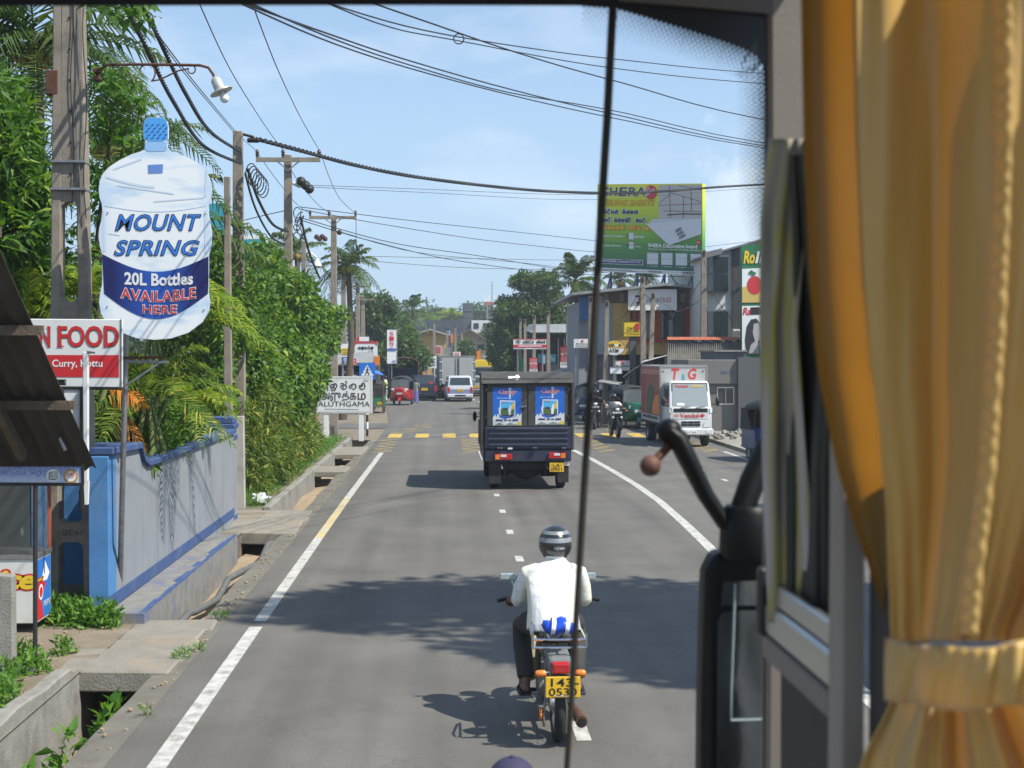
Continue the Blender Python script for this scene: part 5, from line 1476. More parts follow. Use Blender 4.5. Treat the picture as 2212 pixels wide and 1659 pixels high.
MB().extr([f(1549,836,.02),f(1586,836,.02),f(1586,874,.02),f(1549,874,.02)],(0,.1,0)).build('window_frame',M['whitep'],kg,world=True)
for a,b in((1551,1567),(1568.5,1584)):
 MB().extr([f(a,838.5,.03),f(b,838.5,.03),f(b,871.5,.03),f(a,871.5,.03)],(0,.02,0)).build('pane',M['glass'],kg,world=True)
for y in(848,890):
 MB().extr([f(1488,y,.006),f(1548,y,.006),f(1548,y+.8,.006),f(1488,y+.8,.006)],(0,.01,0)).build('panel_joint',M['kiosk2'],kg,world=True)
lettering(kg,f,'TRANS VAN',(1556,808.5,1583,801),flat('faded_blue',(.07,.10,.18)),.156,0,.0)
mb=MB().box((8.95,24,-.05),(14,60,.1))
tag(mb.build('pavement',mat('pavement_concrete',(.26,.24,.21),.9,var=.2,scale=1.5,bump=.4,bscale=12,dirt=(.14,.12,.09),dscale=.8,damt=.6)),'raised concrete pavement along the far side of the road',None,kind='structure')
for k in range(9):
 p=gnd(1535+k*10+random.uniform(-4,4),937+(k%3)*6,.1)
 r=random.uniform(.08,.17)
 mb=MB().ball((p.x,p.y,.1+r*.4),(r*1.3,r,r*.75),7,5)
 mb.v=[(x+random.uniform(-.05,.05),y+random.uniform(-.05,.05),z+random.uniform(-.05,.05))for x,y,z in mb.v]
 tag(mb.build('rubble_block',M['concrete']),'broken concrete lump on the pavement by the grey kiosk','rubble','rubble lumps by the kiosk')
p=gnd(1585,930,.1)
tag(MB().bar((p.x-1.1,p.y,.35),(p.x+.9,p.y+.3,.55),.22).build('fallen_post',M['bark']),'dark fallen post lying across the rubble by the kiosk','post')
# ---- street poles on the right
for lab,xt,yt,xb_,Y,w in(('tall concrete pole at the corner of the white building',1520,541,1519,57,.13),('concrete pole in front of the tile company board',1388,598,1390,58,.12),('leaning concrete pole crossing the tile company board',1411,633,1401,57,.10),('pole between the oval bank sign and the pale wall',1311,650,1306,58,.10),('dark pole in front of the red vehicle sign',1276,640,1275,60,.11),('leaning pole behind the red vehicle sign',1250,655,1236,66,.10),('pole next to the coconut palm trunk',1227,668,1225,80,.11),('pole between the red percentage banners',1184,672,1185,84,.11),('pole left of the turquoise flower shop',1154,681,1153,86,.11),('second pole in front of the big round tree',1134,690,1134,90,.10),('first pole in front of the big round tree',1124,688,1124,94,.10)):
 t_,b_=at(xt,yt,Y),at(xb_,905,Y)
 th=thing('street_pole',lab,'pole',(b_.x,Y,0))
 sq_pole(MB(),b_.x,Y,t_.z,w*1.2,w*.8,t_.x-b_.x).build('shaft',M['pole'],th,world=True,bevel=.01)
 o=MB();insul(o,(t_.x,Y-.1,t_.z-.25),1.2);o.build('insulator',M['insul'],th,world=True)
for i,(lab,pts,r)in enumerate((('drooping service wire between the tile board poles',[(1362,690,58),(1385,640,58),(1405,645,57.5),(1450,690,57),(1518,600,57)],.014),('looping wire under the tile company board',[(1313,655,58),(1325,685,58),(1350,680,58),(1388,620,57.8)],.014),('wire from the leaning pole to the glass bays',[(1410,640,57),(1440,660,57),(1470,672,57),(1528,640,57.5)],.014),('wire dropping from the corner pole to the fence',[(1520,560,56.8),(1545,640,56),(1580,690,55)],.014),('guy wire from the tile board pole towards the fence',[(1390,700,58),(1430,745,57),(1450,775,56)],.014),('second guy wire slanting past the yellow insurance sign',[(1392,690,58),(1350,720,58),(1312,740,58)],.012))):
 cable(lab,pts,r,name='service_wire')
t,p,g=board('red_shop_sign','red and white script shop sign with an eye emblem','sign',(1109,732,1180,754),82,M['whitep'],.1,(1118,1172))
mb=MB();patch(mb,g,rect(1109,744.5,1180,751),.02);patch(mb,g,rect(1109,732,1180,733.5),.02);mb.build('red_band',M['red'],p,world=True)
mb=MB();stroke(mb,g,ell(1119,738.5,5,3,18)+[(1124,738.5)],1.2,.02);patch(mb,g,ell(1119,738.5,2,2,12),.02);mb.build('emblem',M['blackp'],p,world=True,fix=False)
mb=MB();script(mb,g,['va','ta','ra','di','ka',' ','na','sa','ka','ta'],(1129,742,1178,735.5),1.3,.02);mb.build('script_lettering',M['blackp'],p,world=True,fix=False)
lines(p,g,[(1120,746.5,1170,748.5),(1135,751.8,1150,753.3)],M['whitep'],.03)
for rc,Y,lab in(((1210,748,1235,794),74,'larger red banner reading 18.79 percent on a pole'),((1143.7,773,1161,806),80,'smaller red banner reading 18.79 percent on a pole')):
 t,p,g=board('rate_banner',lab,'banner',rc,Y,M['whitep'],.04,((rc[0]+rc[2])/2,))
 x0,y0,x1,y1=rc;h=y1-y0;w=x1-x0
 mb=MB();patch(mb,g,rect(x0,y0,x1,y0+h*.73),.01);mb.build('red_field',M['red'],p,world=True)
 lettering(p,g,'18.79%',(x0+w*.06,y0+h*.43,x1-w*.06,y0+h*.31),M['whitep'],.02,0,.03)
 lines(p,g,[(x0+w*.1,y0+h*a,x1-w*.1,y0+h*(a+.05))for a in(.08,.16,.24,.5,.58,.66)],flat('pink_print',(.6,.25,.25)),.02)
 lettering(p,g,'CITY HOLDING',(x0+w*.08,y0+h*.87,x1-w*.08,y0+h*.79),M['blackp'],.02,0,.02)
t,p,g=board('red_vehicle_sign','tall dark red shop sign with white vans printed on it','sign',(1249,688,1287,790),63,flat('crimson_print',(.26,.012,.03)),.15,(1255,1280),foot=0)
mb=MB();patch(mb,g,rect(1249,728,1287,752),.02);patch(mb,g,rect(1249,688,1287,691),.02);mb.build('white_band',M['whitep'],p,world=True)
mb=MB()
for x,y,w,h in((1256,705,9,7),(1262,712,12,8),(1270,704,10,6)):
 patch(mb,g,[(x,y+h),(x,y+h*.3),(x+w*.25,y),(x+w,y),(x+w,y+h)],.02)
mb.build('van_print',flat('pale_print',(.45,.47,.5)),p,world=True)
lettering(p,g,'eas',(1278,700,1287,693),M['whitep'],.02)
lettering(p,g,'SE',(1258,766,1272,755),M['orange'],.02,0,.02)
t,p,g=board('money_sign','white money transfer sign beside the red vehicle sign','sign',(1239.6,732,1275.5,751.5),61,M['whitep'],.1,(1243,))
mb=MB();patch(mb,g,ell(1258,736.5,2.6,2.6,14),.02);mb.build('emblem',M['red'],p,world=True)
lettering(p,g,'MoneyGram',(1245,745.5,1271,740.5),M['blackp'],.02,0,.01)
lines(p,g,[(1243,747,1272,748),(1243,749,1272,750)],M['grey_paint'],.02)
t,p,g=board('money_sign','white and red money transfer sign under the oval bank sign','sign',(1328.5,778,1361,801),60,M['whitep'],.1,(1358,),trim=M['red'])
mb=MB();patch(mb,g,ell(1345,784,3,3,14),.02);mb.build('emblem',M['red'],p,world=True)
lettering(p,g,'MoneyGram',(1331,794,1359,788),M['blackp'],.02,0,.02)
t,p,g=board('blank_sign','small blank white board on a post below the oval bank sign','sign',(1317.7,793,1344.4,807.6),57,M['whitep'],.06,(1330,),trim=M['grey_paint'])
g=px(59)
os_=thing('oval_bank_sign','oval yellow and white bank ATM sign on a post','sign',(at(1326,900,59).x,59,0))
MB().extr([g(x,y)for x,y in ell(1326.6,751.5,23.6,17.2,40)],(0,.25,0)).build('rim',M['grey_paint'],os_,world=True)
mb=MB();patch(mb,g,ell(1326.6,751.5,21.8,15.4,40),.01);opn=mb.build('face',M['whitep'],os_,world=True)
mb=MB();patch(mb,g,ell(1326.6,751.5,21.8,15.4,24,180,360),.02);mb.build('upper_face',flat('bank_yellow',(.72,.45,.04)),opn,world=True)
lettering(opn,g,'NSB',(1312.5,749,1326,742.5),M['blackp'],.03,.2,.02)
lettering(opn,g,'ATM',(1315.5,761,1336,754),M['blackp'],.03,0,.03)
mb=MB();patch(mb,g,ell(1332,746,4.5,3.2,16),.03);mb.build('emblem',M['whitep'],opn,world=True)
mb=MB();patch(mb,g,[(1337,742.5),(1343,746),(1337,749.5)],.03);mb.build('emblem',M['blackp'],opn,world=True)
a=g(1327,768,-.12);MB().tube([(a.x,a.y,0),a],.06,8).build('post',M['steel'],os_,world=True)
t,p,g=board('insurance_sign','yellow number one insurance company sign on a dark pillar','sign',(1347.5,694,1385,727.4),60,M['yellow'],.3,trim=M['blackp'])
lettering(p,g,'No.',(1355.5,712.5,1371,705.5),M['blackp'],.03,0,.01)
lettering(p,g,'1',(1373,712.5,1381,699),M['red'],.03,0,.012)
lettering(p,g,'Insurance',(1355,718.5,1382,714.5),M['blackp'],.03,0,.01)
lettering(p,g,'Company',(1355,724.5,1382,719.5),M['blackp'],.03,0,.01)
MB().extr([g(1361.5,727.6,-.05),g(1374,727.6,-.05),g(1374,912,-.05),g(1361.5,912,-.05)],(0,.25,0)).build('pillar',M['kiosk2'],t,world=True)
g=px(72)
hx=thing('hexagon_sign','small white hexagonal sign on a thin post','sign',(at(1218,880,72).x,72,0))
MB().extr([g(*q)for q in((1206,800),(1212,794),(1224,794),(1230,800),(1224,806),(1212,806))],(0,.05,0)).build('panel',M['whitep'],hx,world=True)
lines(hx,g,[(1212,798.5,1224,799.5),(1213,801,1223,802)],M['grey_paint'],.01)
a=g(1218,806,-.08);MB().tube([(a.x,a.y,0),a],.04,6).build('post',M['steel'],hx,world=True)
f=px(92)
fs2=thing('flower_shop','low shop with grey roof and turquoise name panel among the poles','building',(at(1195,880,92).x,92,0))
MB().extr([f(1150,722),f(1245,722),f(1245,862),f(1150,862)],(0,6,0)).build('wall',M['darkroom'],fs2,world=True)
MB().extr([f(1146,718,1.5),f(1158,704,0),f(1240,703,0),f(1250,718,1.5)],(0,8,.3)).build('roof',M['roofmetal'],fs2,world=True)
MB().extr([f(1162,765,.3),f(1201,765,.3),f(1201,784,.3),f(1162,784,.3)],(0,.1,0)).build('name_panel',M['teal'],fs2,world=True)
lettering(fs2,f,'Flo',(1186,780,1198,769),M['whitep'],.32)
for x0,x1,y0,y1,m in((1120,1132,772,800,M['green']),(1165,1180,786,806,flat('maroon_print',(.14,.02,.04))),(1186,1206,786,806,M['kiosk2']),(1173,1178,768,806,M['whitep']),(1183,1187,768,806,M['whitep'])):
 MB().extr([f(x0,y0,.5),f(x1,y0,.5),f(x1,y1,.5),f(x0,y1,.5)],(0,.1,0)).build('hanging_board',m,fs2,world=True)
for k in range(3):
 x=1205+k*13
 MB().extr([f(x,730,.2),f(x+2.5,730,.2),f(x+2.5,862,.2),f(x,862,.2)],(0,.2,0)).build('column',M['block'],fs2,world=True)
f=px(56)
aw=thing('roadside_awning','sagging grey sheet awning behind the parked tuk-tuks','awning',(at(1385,870,56).x,57,0))
MB().grid([[f(1345,815,.2),f(1365,800,.1),f(1385,787,0)],[f(1350,818,-1.5),f(1370,800,-1.6),f(1400,783,-1.7)]]).build('sheet',M['grey_paint'],aw,world=True,solid=.02)
MB().grid([[f(1385,783,.2),f(1440,768,.2)],[f(1395,778,-2),f(1444,766,-2)]]).build('sheet',M['whitewall'],aw,world=True,solid=.02)
MB().grid([[f(1290,824,.2),f(1340,832,.2)],[f(1300,820,-2),f(1345,826,-2)]]).build('sheet',M['roofmetal'],aw,world=True,solid=.02)
for x,y in((1352,818),(1398,790),(1292,826),(1338,833)):
 a=f(x,y,-.1);MB().tube([(a.x,a.y,0),a],.04,6).build('post',M['bark'],aw,world=True)
tree('round_tree','big dense round tree behind the roadside poles',(8.2,104,0),2.5,[tuple(at(x,y,104))+(rx,2.2,rz)for x,y,rx,rz in((1110,720,1.9,2.8),(1150,660,2.3,2.0),(1178,665,1.7,1.7),(1160,740,2.5,2.6),(1090,760,1.1,1.9),(1190,730,1.4,1.8),(1085,670,.9,1.2),(1140,610,1.3,.7),(1172,605,1.4,.7))],24000,.3,.15,M['farleaf'],.3)
p=at(1243,606,72);coconut('coconut palm with yellow nuts beside the billboard',(p.x-.2,72,0),p,2.15,28,leaf=.65,w=.055,elev=(-60,80),pairs=30)
p=at(1340,605,90);coconut('small palm showing under the billboard',(p.x,90,0),p,1.5,14,leaf=.6,w=.08,pairs=22)
p=at(1395,603,95);coconut('another small palm showing under the billboard',(p.x,95,0),p,1.5,14,leaf=.6,w=.08,pairs=22)
tree('shade_tree','tall roadside tree beside the bus throwing dappled shade on the road',(10.4,10.9,0),7.0,[(9.4,10.4,9.4,2.2,2.2,1.4),(11.4,11.8,9.8,2.2,2.1,1.6),(10.1,9.6,11.6,2.0,1.7,1.6),(10.4,11.4,13.2,2.0,1.5,1.6),(12.2,10.0,11.6,1.8,1.6,1.6),(9.8,10.6,15.0,1.5,1.3,1.0),(9.5,9.6,16.2,1.0,1.0,.8)],18000,.36,.16,M['farleaf'],.3,lumps=12,lump=.5,shell=.45)
# ------------------------------------------------------------------ town name board and crossing sign
t,p,f=board('town_name_board','white three-script town name board on two posts beside the hedge','sign',(682,813,804.4,892.7),46.5,M['white'],.12)
for x,yb in((704,957),(779.7,958)):
 MB().extr([f(x-5.2,893,-.02),f(x+5.2,893,-.02),f(x+5.2,yb,-.02),f(x-5.2,yb,-.02)],(0,.14,0)).build('post',M['white'],t,world=True,bevel=.01)
MB().extr([f(774,953,.0),f(785.4,953,.0),f(785.4,959,.0),f(774,959,.0)],(0,.18,0)).build('post_foot',M['blackp'],t,world=True)
grey=flat('sign_charcoal',(.05,.05,.055))
mb=MB()
stroke(mb,f,[(686,816.5),(801.5,816.5),(801.5,890),(686,890)],.8,.01)
mb.build('border_line',grey,p,world=True,fix=False)
mb=MB();script(mb,f,['a','lu','ta','ga','ma'],(690,841,793,826),2.3,.01,.3);mb.build('script_lettering',grey,p,world=True,fix=False)
for ch,x0,x1,y0,y1 in(('அ',692,712,864,848),('ளு',714,736,866,848),('த்',739,754,867,845),('க',756,769,863,849),('ம',773,790,863,849)):
 lettering(p,f,ch,(x0,y0,x1,y1),grey,.01,0,.012)
lettering(p,f,'ALUTHGAMA',(687,878,799,867),grey,.01,0,.0)
lettering(p,f,'RDA',(785,824.5,796.5,820),grey,.01)
mb=MB();stroke(mb,f,[(701,883.5),(775,884.5)],1.0,.01);mb.build('border_line',grey,p,world=True,fix=False)
t,p,f=board('crossing_sign','blue pedestrian crossing sign on a black and white striped pole','sign',(776,783.7,810.5,819.5),49,flat('sign_blue',(.01,.16,.58)),.03)
mb=MB();patch(mb,f,[(780,811.5),(793.3,788),(807,811.5)],.006);mb.build('white_triangle',M['whitep'],p,world=True)
mb=MB()
patch(mb,f,ell(794,793.5,1.3,1.5,12),.012)
for st,w in(([(794,795.5),(793,803)],2.6),([(793.2,802),(796,806),(797,810.5)],1.7),([(793,802),(791,806),(789,810.5)],1.7),([(794,796.5),(797,799.5),(798.5,801.5)],1.1),([(793.5,796.5),(790.5,799),(790,802)],1.1)):
 stroke(mb,f,st,w,.012)
mb.build('walking_figure',M['blackp'],p,world=True,fix=False)
mb=MB()
for k in range(5):patch(mb,f,[(783+k*4.8,805),(786+k*4.8,805),(785.6+k*4.8,806),(782.6+k*4.8,806)],.01)
mb.build('crossing_dash',M['blackp'],p,world=True)
a=f(793,819,-.05)
for k in range(8):
 z0,z1=a.z*k/8,a.z*(k+1)/8
 MB().tube([(a.x,a.y,z0),(a.x,a.y,z1)],.045,10,cap=(k in(0,7))).build('pole_band',M['whitep']if k%2 else M['blackp'],t,world=True,smooth=40)
t,p,f=board('script_shop_sign','large white shop sign with red top and pictures of food','sign',(766,737.6,815,790),74,M['whitep'],.2,(770,811))
mb=MB();patch(mb,f,[(766,737.6),(815,737.6),(815,747),(810,741.5),(771,741.5),(766,747)],.02);mb.build('red_field',M['red'],p,world=True)
mb=MB();script(mb,f,['va','lu','va','ra','lu'],(773,754,807,748),1.6,.02);script(mb,f,['ka','lu','ka','ra','di'],(773,766,807,760),1.6,.02);mb.build('script_lettering',M['blackp'],p,world=True,fix=False)
for x,y,w,h,m in((768,768,14,10,M['green']),(784,770,13,9,M['red']),(798,768,15,10,M['teal']),(770,779,20,8,flat('brown_print',(.2,.1,.06))),(794,779,18,8,M['green'])):
 mb=MB();patch(mb,f,ell(x+w/2,y+h/2,w/2,h/2,14),.03);mb.build('food_print',m,p,world=True)
t,p,f=board('small_board','small white and pink board above the white food shop sign','sign',(770.7,727.5,797,737),75,M['whitep'],.1,(784,))
mb=MB();patch(mb,f,rect(770.7,727.5,776,737),.02);mb.build('pink_field',M['red'],p,world=True)
t,p,f=board('vertical_name_sign','tall white vertical sign with red letters among the trees','sign',(835.5,711,857.5,786),92,M['whitep'],.3,(846,),trim=M['blackp'])
for k,ch in enumerate('SING'):
 lettering(p,f,ch,(842.5,724.5+10.8*k,849.5,716.5+10.8*k),M['red'],.03,0,.02)
mb=MB();patch(mb,f,rect(836.5,753,856.5,757),.04);mb.build('blue_band',M['blue'],p,world=True)
lettering(p,f,'48',(846,784,855,778),M['blue'],.03)
t,p,f=board('yellow_sign','small yellow shop sign half hidden by the creeper','sign',(736,742.6,757,771),66,M['whitep'],.1,(740,))
mb=MB();patch(mb,f,rect(738,752,754,766),.02);mb.build('yellow_field',M['yellow'],p,world=True)
lettering(p,f,'LITRO',(739,758.5,753,754),M['blackp'],.04);lettering(p,f,'GAS',(741,765,751,760),M['blackp'],.04)
t,p,f=board('blue_sign','blue shop sign under the small yellow one','sign',(738,771.5,757.5,783),66,flat('deep_blue_print',(.02,.07,.3)),.1,(741,))
lines(p,f,[(742,774,753,775.5),(741,777,754,778.5),(744,780,752,781.2)],M['whitep'],.02)
t,p,f=board('red_phone_sign','square red phone shop sign beside the white food shop sign','sign',(755.6,774.7,769,788.7),68,M['red'],.1,(762,))
mb=MB();stroke(mb,f,arc(763,780,2.6,60,400,n=14),1.2,.02);mb.build('emblem',M['whitep'],p,world=True,fix=False)
lettering(p,f,'airtel',(758,787.5,767.5,784),M['whitep'],.02)
f=px(70)
sh=thing('shop_row','low roadside shops with tin and blue tarpaulin awnings','building',(at(760,850,70).x,71,0))
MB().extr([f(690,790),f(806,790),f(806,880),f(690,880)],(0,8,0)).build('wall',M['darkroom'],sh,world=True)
MB().extr([f(684,786,1.6),f(806,783,1.6),f(806,781,-1),f(684,783,-1)],(0,1,.5)).build('roof',M['roofmetal'],sh,world=True)
MB().grid([[f(738,803,1.8),f(775,818,2.2)],[f(742,795,0),f(778,808,0)]]).build('awning',M['roofmetal'],sh,world=True,solid=.03)
MB().grid([[f(806,806,2.2),f(830,811,2.4)],[f(802,797,0),f(820,803,0)]]).build('awning',flat('blue_tarp',(.04,.17,.55)),sh,world=True,solid=.03)
for x in(742,772,806,827):
 a=f(x,815,1.8);MB().tube([(a.x,a.y,0),a],.04,6).build('post',M['whitep']if x==742 else M['bark'],sh,world=True)
MB().extr([f(808,770,-.2),f(818,770,-.2),f(818,790,-.2),f(808,790,-.2)],(0,.1,0)).build('hanging_board',M['orange'],sh,world=True)
def house(name,label,x0,x1,yt,yb,Y,depth,wm,rm=None,ridge=6,over=2.0,cat='building',win=0):
 f=px(Y)
 t=thing(name,label,cat,(at((x0+x1)/2,yb,Y).x,Y,0))
 MB().extr([f(x0,yt),f(x1,yt),f(x1,yb),f(x0,yb)],(0,depth,0)).build('wall',wm,t,world=True)
 if rm:
  mid=(x0+x1)/2
  mb=MB()
  for a,b in(((x0-over,yt+.5),(mid,yt-ridge)),((mid,yt-ridge),(x1+over,yt+.5))):
   P,Q=f(*a,1.0),f(*b,1.0)
   mb.extr([P,Q,Q-Vector((0,0,.15)),P-Vector((0,0,.15))],(0,depth+2,0))
  mb.build('roof',rm,t,world=True)
  MB().extr([f(x0,yt,-.1),f(mid,yt-ridge+.5,-.1),f(x1,yt,-.1)],(0,.3,0)).build('gable',wm,t,world=True)
 for k in range(win):
  a=x0+(x1-x0)*(k+.2)/win;b=x0+(x1-x0)*(k+.75)/win
  MB().extr([f(a,yt+6,.05),f(b,yt+6,.05),f(b,yt+18,.05),f(a,yt+18,.05)],(0,.1,0)).build('window',M['glass'],t,world=True)
 return t
rt=mat('brown_roof',(.15,.125,.105),.85,var=.3,scale=2)
house('gable_house','distant house with pale roof and yellow gable',889,968,723,830,150,14,M['yellowwall'],mat('pale_roof',(.40,.38,.35),.8,var=.15),13,4)
house('long_house','distant building with wide brown roof behind the lorry',975,1052,738,822,165,16,M['block'],rt,28,10,win=3)
house('flat_roof_block','distant dark flat-roofed block behind the palms',886,1001,692,815,205,16,mat('slate_wall',(.055,.06,.075),.8,var=.15),None,win=5)
house('white_block','distant white building beside the dark tower',1019,1060,692,815,185,16,M['whitewall'],None,win=2)
tw=house('dark_tower','tall dark slab tower rising above the distant roofs',1000,1022,655,815,190,3.5,mat('tower_grey',(.075,.08,.09),.7,var=.15),None)
f=px(189.9);MB().extr([f(1001,669.5),f(1021,669.5),f(1021,671),f(1001,671)],(0,.1,0)).build('ledge',M['grey_paint'],tw,world=True)
f=px(200)
ct=thing('cell_tower','red and white mobile phone mast with panel antennas','mast',(at(1058,815,200).x,200,0))
for x in(1052,1064):
 MB().tube([f(x,815),f(x,655)],.12,6).build('leg',M['steel'],ct,world=True)
for k in range(9):
 y=664+k*16
 MB().bar(f(1052,y),f(1064,y+8),.1).build('brace',M['steel'],ct,world=True)
MB().extr([f(1045.6,652),f(1068,652),f(1068,659),f(1045.6,659)],(0,1.5,0)).build('platform',flat('mast_red',(.4,.12,.1)),ct,world=True)
for x in(1046,1050,1055,1062,1067):
 MB().extr([f(x,637),f(x+2,637),f(x+2,653),f(x,653)],(0,.3,0)).build('antenna',M['whitep'],ct,world=True)
MB().tube([f(1063,655),f(1063,608)],.06,5).build('lightning_rod',M['steel'],ct,world=True)
for rc,Y,m,lab,stripes in(((899,763,914,782),120,M['teal'],'blue-green shop sign above the dark car',M['whitep']),((900,782.5,915,810),119,flat('pinkred_print',(.45,.06,.08)),'red and white shop sign above the dark car',M['whitep']),((925.5,769,943,795),115,M['whitep'],'plain white notice board next to the lorry',M['grey_paint']),((944,770,951,795),118,flat('cream_print',(.55,.5,.35)),'cream strip sign touching the notice board',M['grey_paint']),((979,760,995,770),130,M['whitep'],'small white sign with a red mark above the lorry',M['red']),((937,746,955,766),135,flat('poster_print',(.5,.4,.38)),'poster with two red figures by the gable house',M['red']),((958,751,976,770),137,M['roofmetal'],'bare metal hoarding by the gable house',None),((969,713,973,726),140,flat('blue_pole_print',(.1,.2,.5)),'narrow blue banner above the far roofs',M['whitep']),((974,721,979,741),140,M['orange'],'narrow orange banner above the far roofs',None),((1030,758,1038,785),128,M['orange'],'upright orange banner behind the yellow lorry',None),((1049,777,1057,786),130,M['red'],'small orange-red board beside the yellow lorry',None),((815,768,820,786),76,M['orange'],'orange edge-on sign beside the white food shop sign',None),((917,770,924,800),124,M['blue'],'narrow blue shop board beside the notice board',M['whitep'])):
 t,p,f=board('far_shop_sign',lab,'sign',rc,Y,m,.15,((rc[0]+rc[2])/2,),pr=.06)
 if stripes:
  x0,y0,x1,y1=rc;h=y1-y0;w=x1-x0
  lines(p,f,[(x0+w*.15,y0+h*a,x1-w*.15,y0+h*(a+.12))for a in(.2,.45,.68)],stripes,.03)
for x,yt,Y in((938,700,128),(966,715,140),(984,708,135),(998,722,150),(907,735,140),(1041,760,140)):
 a=at(x,yt,Y)
 tag(sq_pole(MB(),a.x,Y,a.z,.16,.11).build('far_pole',M['pole']),'distant bare concrete pole among the shop signs','pole','far bare poles among the shop signs')
for i,(lab,Y,bl,n)in enumerate((('dark broadleaf tree behind the crossarm poles',110,((790,700,1.6,2.2),(812,680,1.8,1.6),(800,740,2.2,2.2),(825,660,1.1,1.0)),9000),('bushy tree beside the vertical name sign',98,((866,760,1.2,1.8),(880,780,1.3,1.6),(862,795,1.2,1.0),(822,775,.7,1.2),(826,800,.7,.8)),8000),('tree mass behind the vertical name sign',128,((850,730,2.2,2.4),(875,745,2.0,2.0),(835,770,2.2,2.0)),8000),('small tree in front of the brown roof',138,((1000,752,1.0,.9),(1010,770,1.2,1.0),(992,775,1.0,.8)),3500),('tree leaning over the road end beside the white block',170,((1045,745,1.8,2.0),(1030,770,1.6,1.6),(1060,720,1.6,1.6)),5000),('low green trees behind the flat-roofed block',250,((880,695,4,2.5),(920,690,5,2.2),(975,695,5,2.2),(1040,690,5,3.0),(1000,700,5,2)),9000))):
 b3=[tuple(at(x,y,Y))+(rx,1.6,rz)for x,y,rx,rz in bl]
 bx=sum(b[0]for b in b3)/len(b3)
 tree('far_tree',lab,(bx,Y,0),2.2,b3,n,.32 if Y<200 else .6,.18 if Y<200 else .35,M['farleaf'],.18,group=None)
for lab,x,y,Y,L in(('palm standing over the dark flat-roofed block',891,668,150,2.6),('low palm in front of the flat-roofed block',862,712,118,2.4),('yellowing palm near the dark tower',972,685,215,3.4),('pale palm between yellowing palm and block',936,690,215,3.2)):
 p=at(x,y,Y);coconut(lab,(p.x,Y,0),p,L,16,leaf=.9,w=.13,pairs=20,nuts=False,m=M['farleaf']if 'yellow' not in lab else M['arecaleaf'])
house('ochre_house','ochre house with brown roof on the pavement past the white building',1760,1960,640,935,52,10,M['yellowwall'],rt,40,10,win=4)
house('grey_shop','plain grey shop on the pavement past the ochre house',2010,2300,660,960,44,10,M['block'],M['roofmetal'],30,10,win=5)
def belt(name,label,x0,x1,Y,h,n,m=None):
 bl=[]
 for k in range(22):
  x=x0+(x1-x0)*(k+random.random())/22
  bl.append((x,Y+random.uniform(-4,4),h*random.uniform(.3,.6),abs(x1-x0)/26,4,h*random.uniform(.35,.6)))
 p,nn=blob_points(n,rough_blobs(bl,rng,5),rng)
 p[:,2]=np.abs(p[:,2])
 v,q=leaf_cloud(p,nn,.9,.5,rng)
 tag(mesh_np(name,v,q,m or M['farleaf']),label,'trees',kind='stuff')
belt('far_wood','far wood closing the view behind the white building',14,130,120,9,14000)
belt('far_wood','far wood closing the view behind the creeper hedge',-120,-9,112,9,14000)
belt('far_wood','far wood along the horizon beyond the town',-110,90,330,13,16000)
# ------------------------------------------------------------------ vehicles. local space: +y is forward, wheels on z = 0
def lbox(par,name,m,a,b,bevel=0.0,**k):
 return MB().box(a,b).build(name,m,par,bevel=bevel,**k)
def text_l(par,name,m,O,U,V,body,rc,d=.004,**k):
 return lettering(par,plane(O,U,V),body,rc,m,d,world=False,name=name,**k)
ct_=thing('box_truck','dark box mini truck with blue Candy milk posters on its doors','truck',(1.74,29.0,0))
M['tarp']=mat('truck_box_grey',(.055,.053,.05),.75,var=.2,scale=3,dirt=(.11,.10,.085),dscale=2.5,damt=.5)
M['navybody']=mat('truck_navy',(.022,.026,.055),.5,var=.2,scale=3,coat=.2,dirt=(.06,.055,.05),dscale=3,damt=.5)
lbox(ct_,'cargo_box',M['tarp'],(-.97,.10,.92),(.97,3.0,2.44),.015)
MB().extr([(-1.0,-.02,2.31),(1.0,-.02,2.33),(1.0,.35,2.53),(-1.0,.35,2.51)],(0,.03,.03)).build('roof_visor',M['tarp'],ct_,bevel=.01)
lbox(ct_,'roof_sheet',M['tarp'],(-1.0,.36,2.44),(1.0,3.02,2.54),.02)
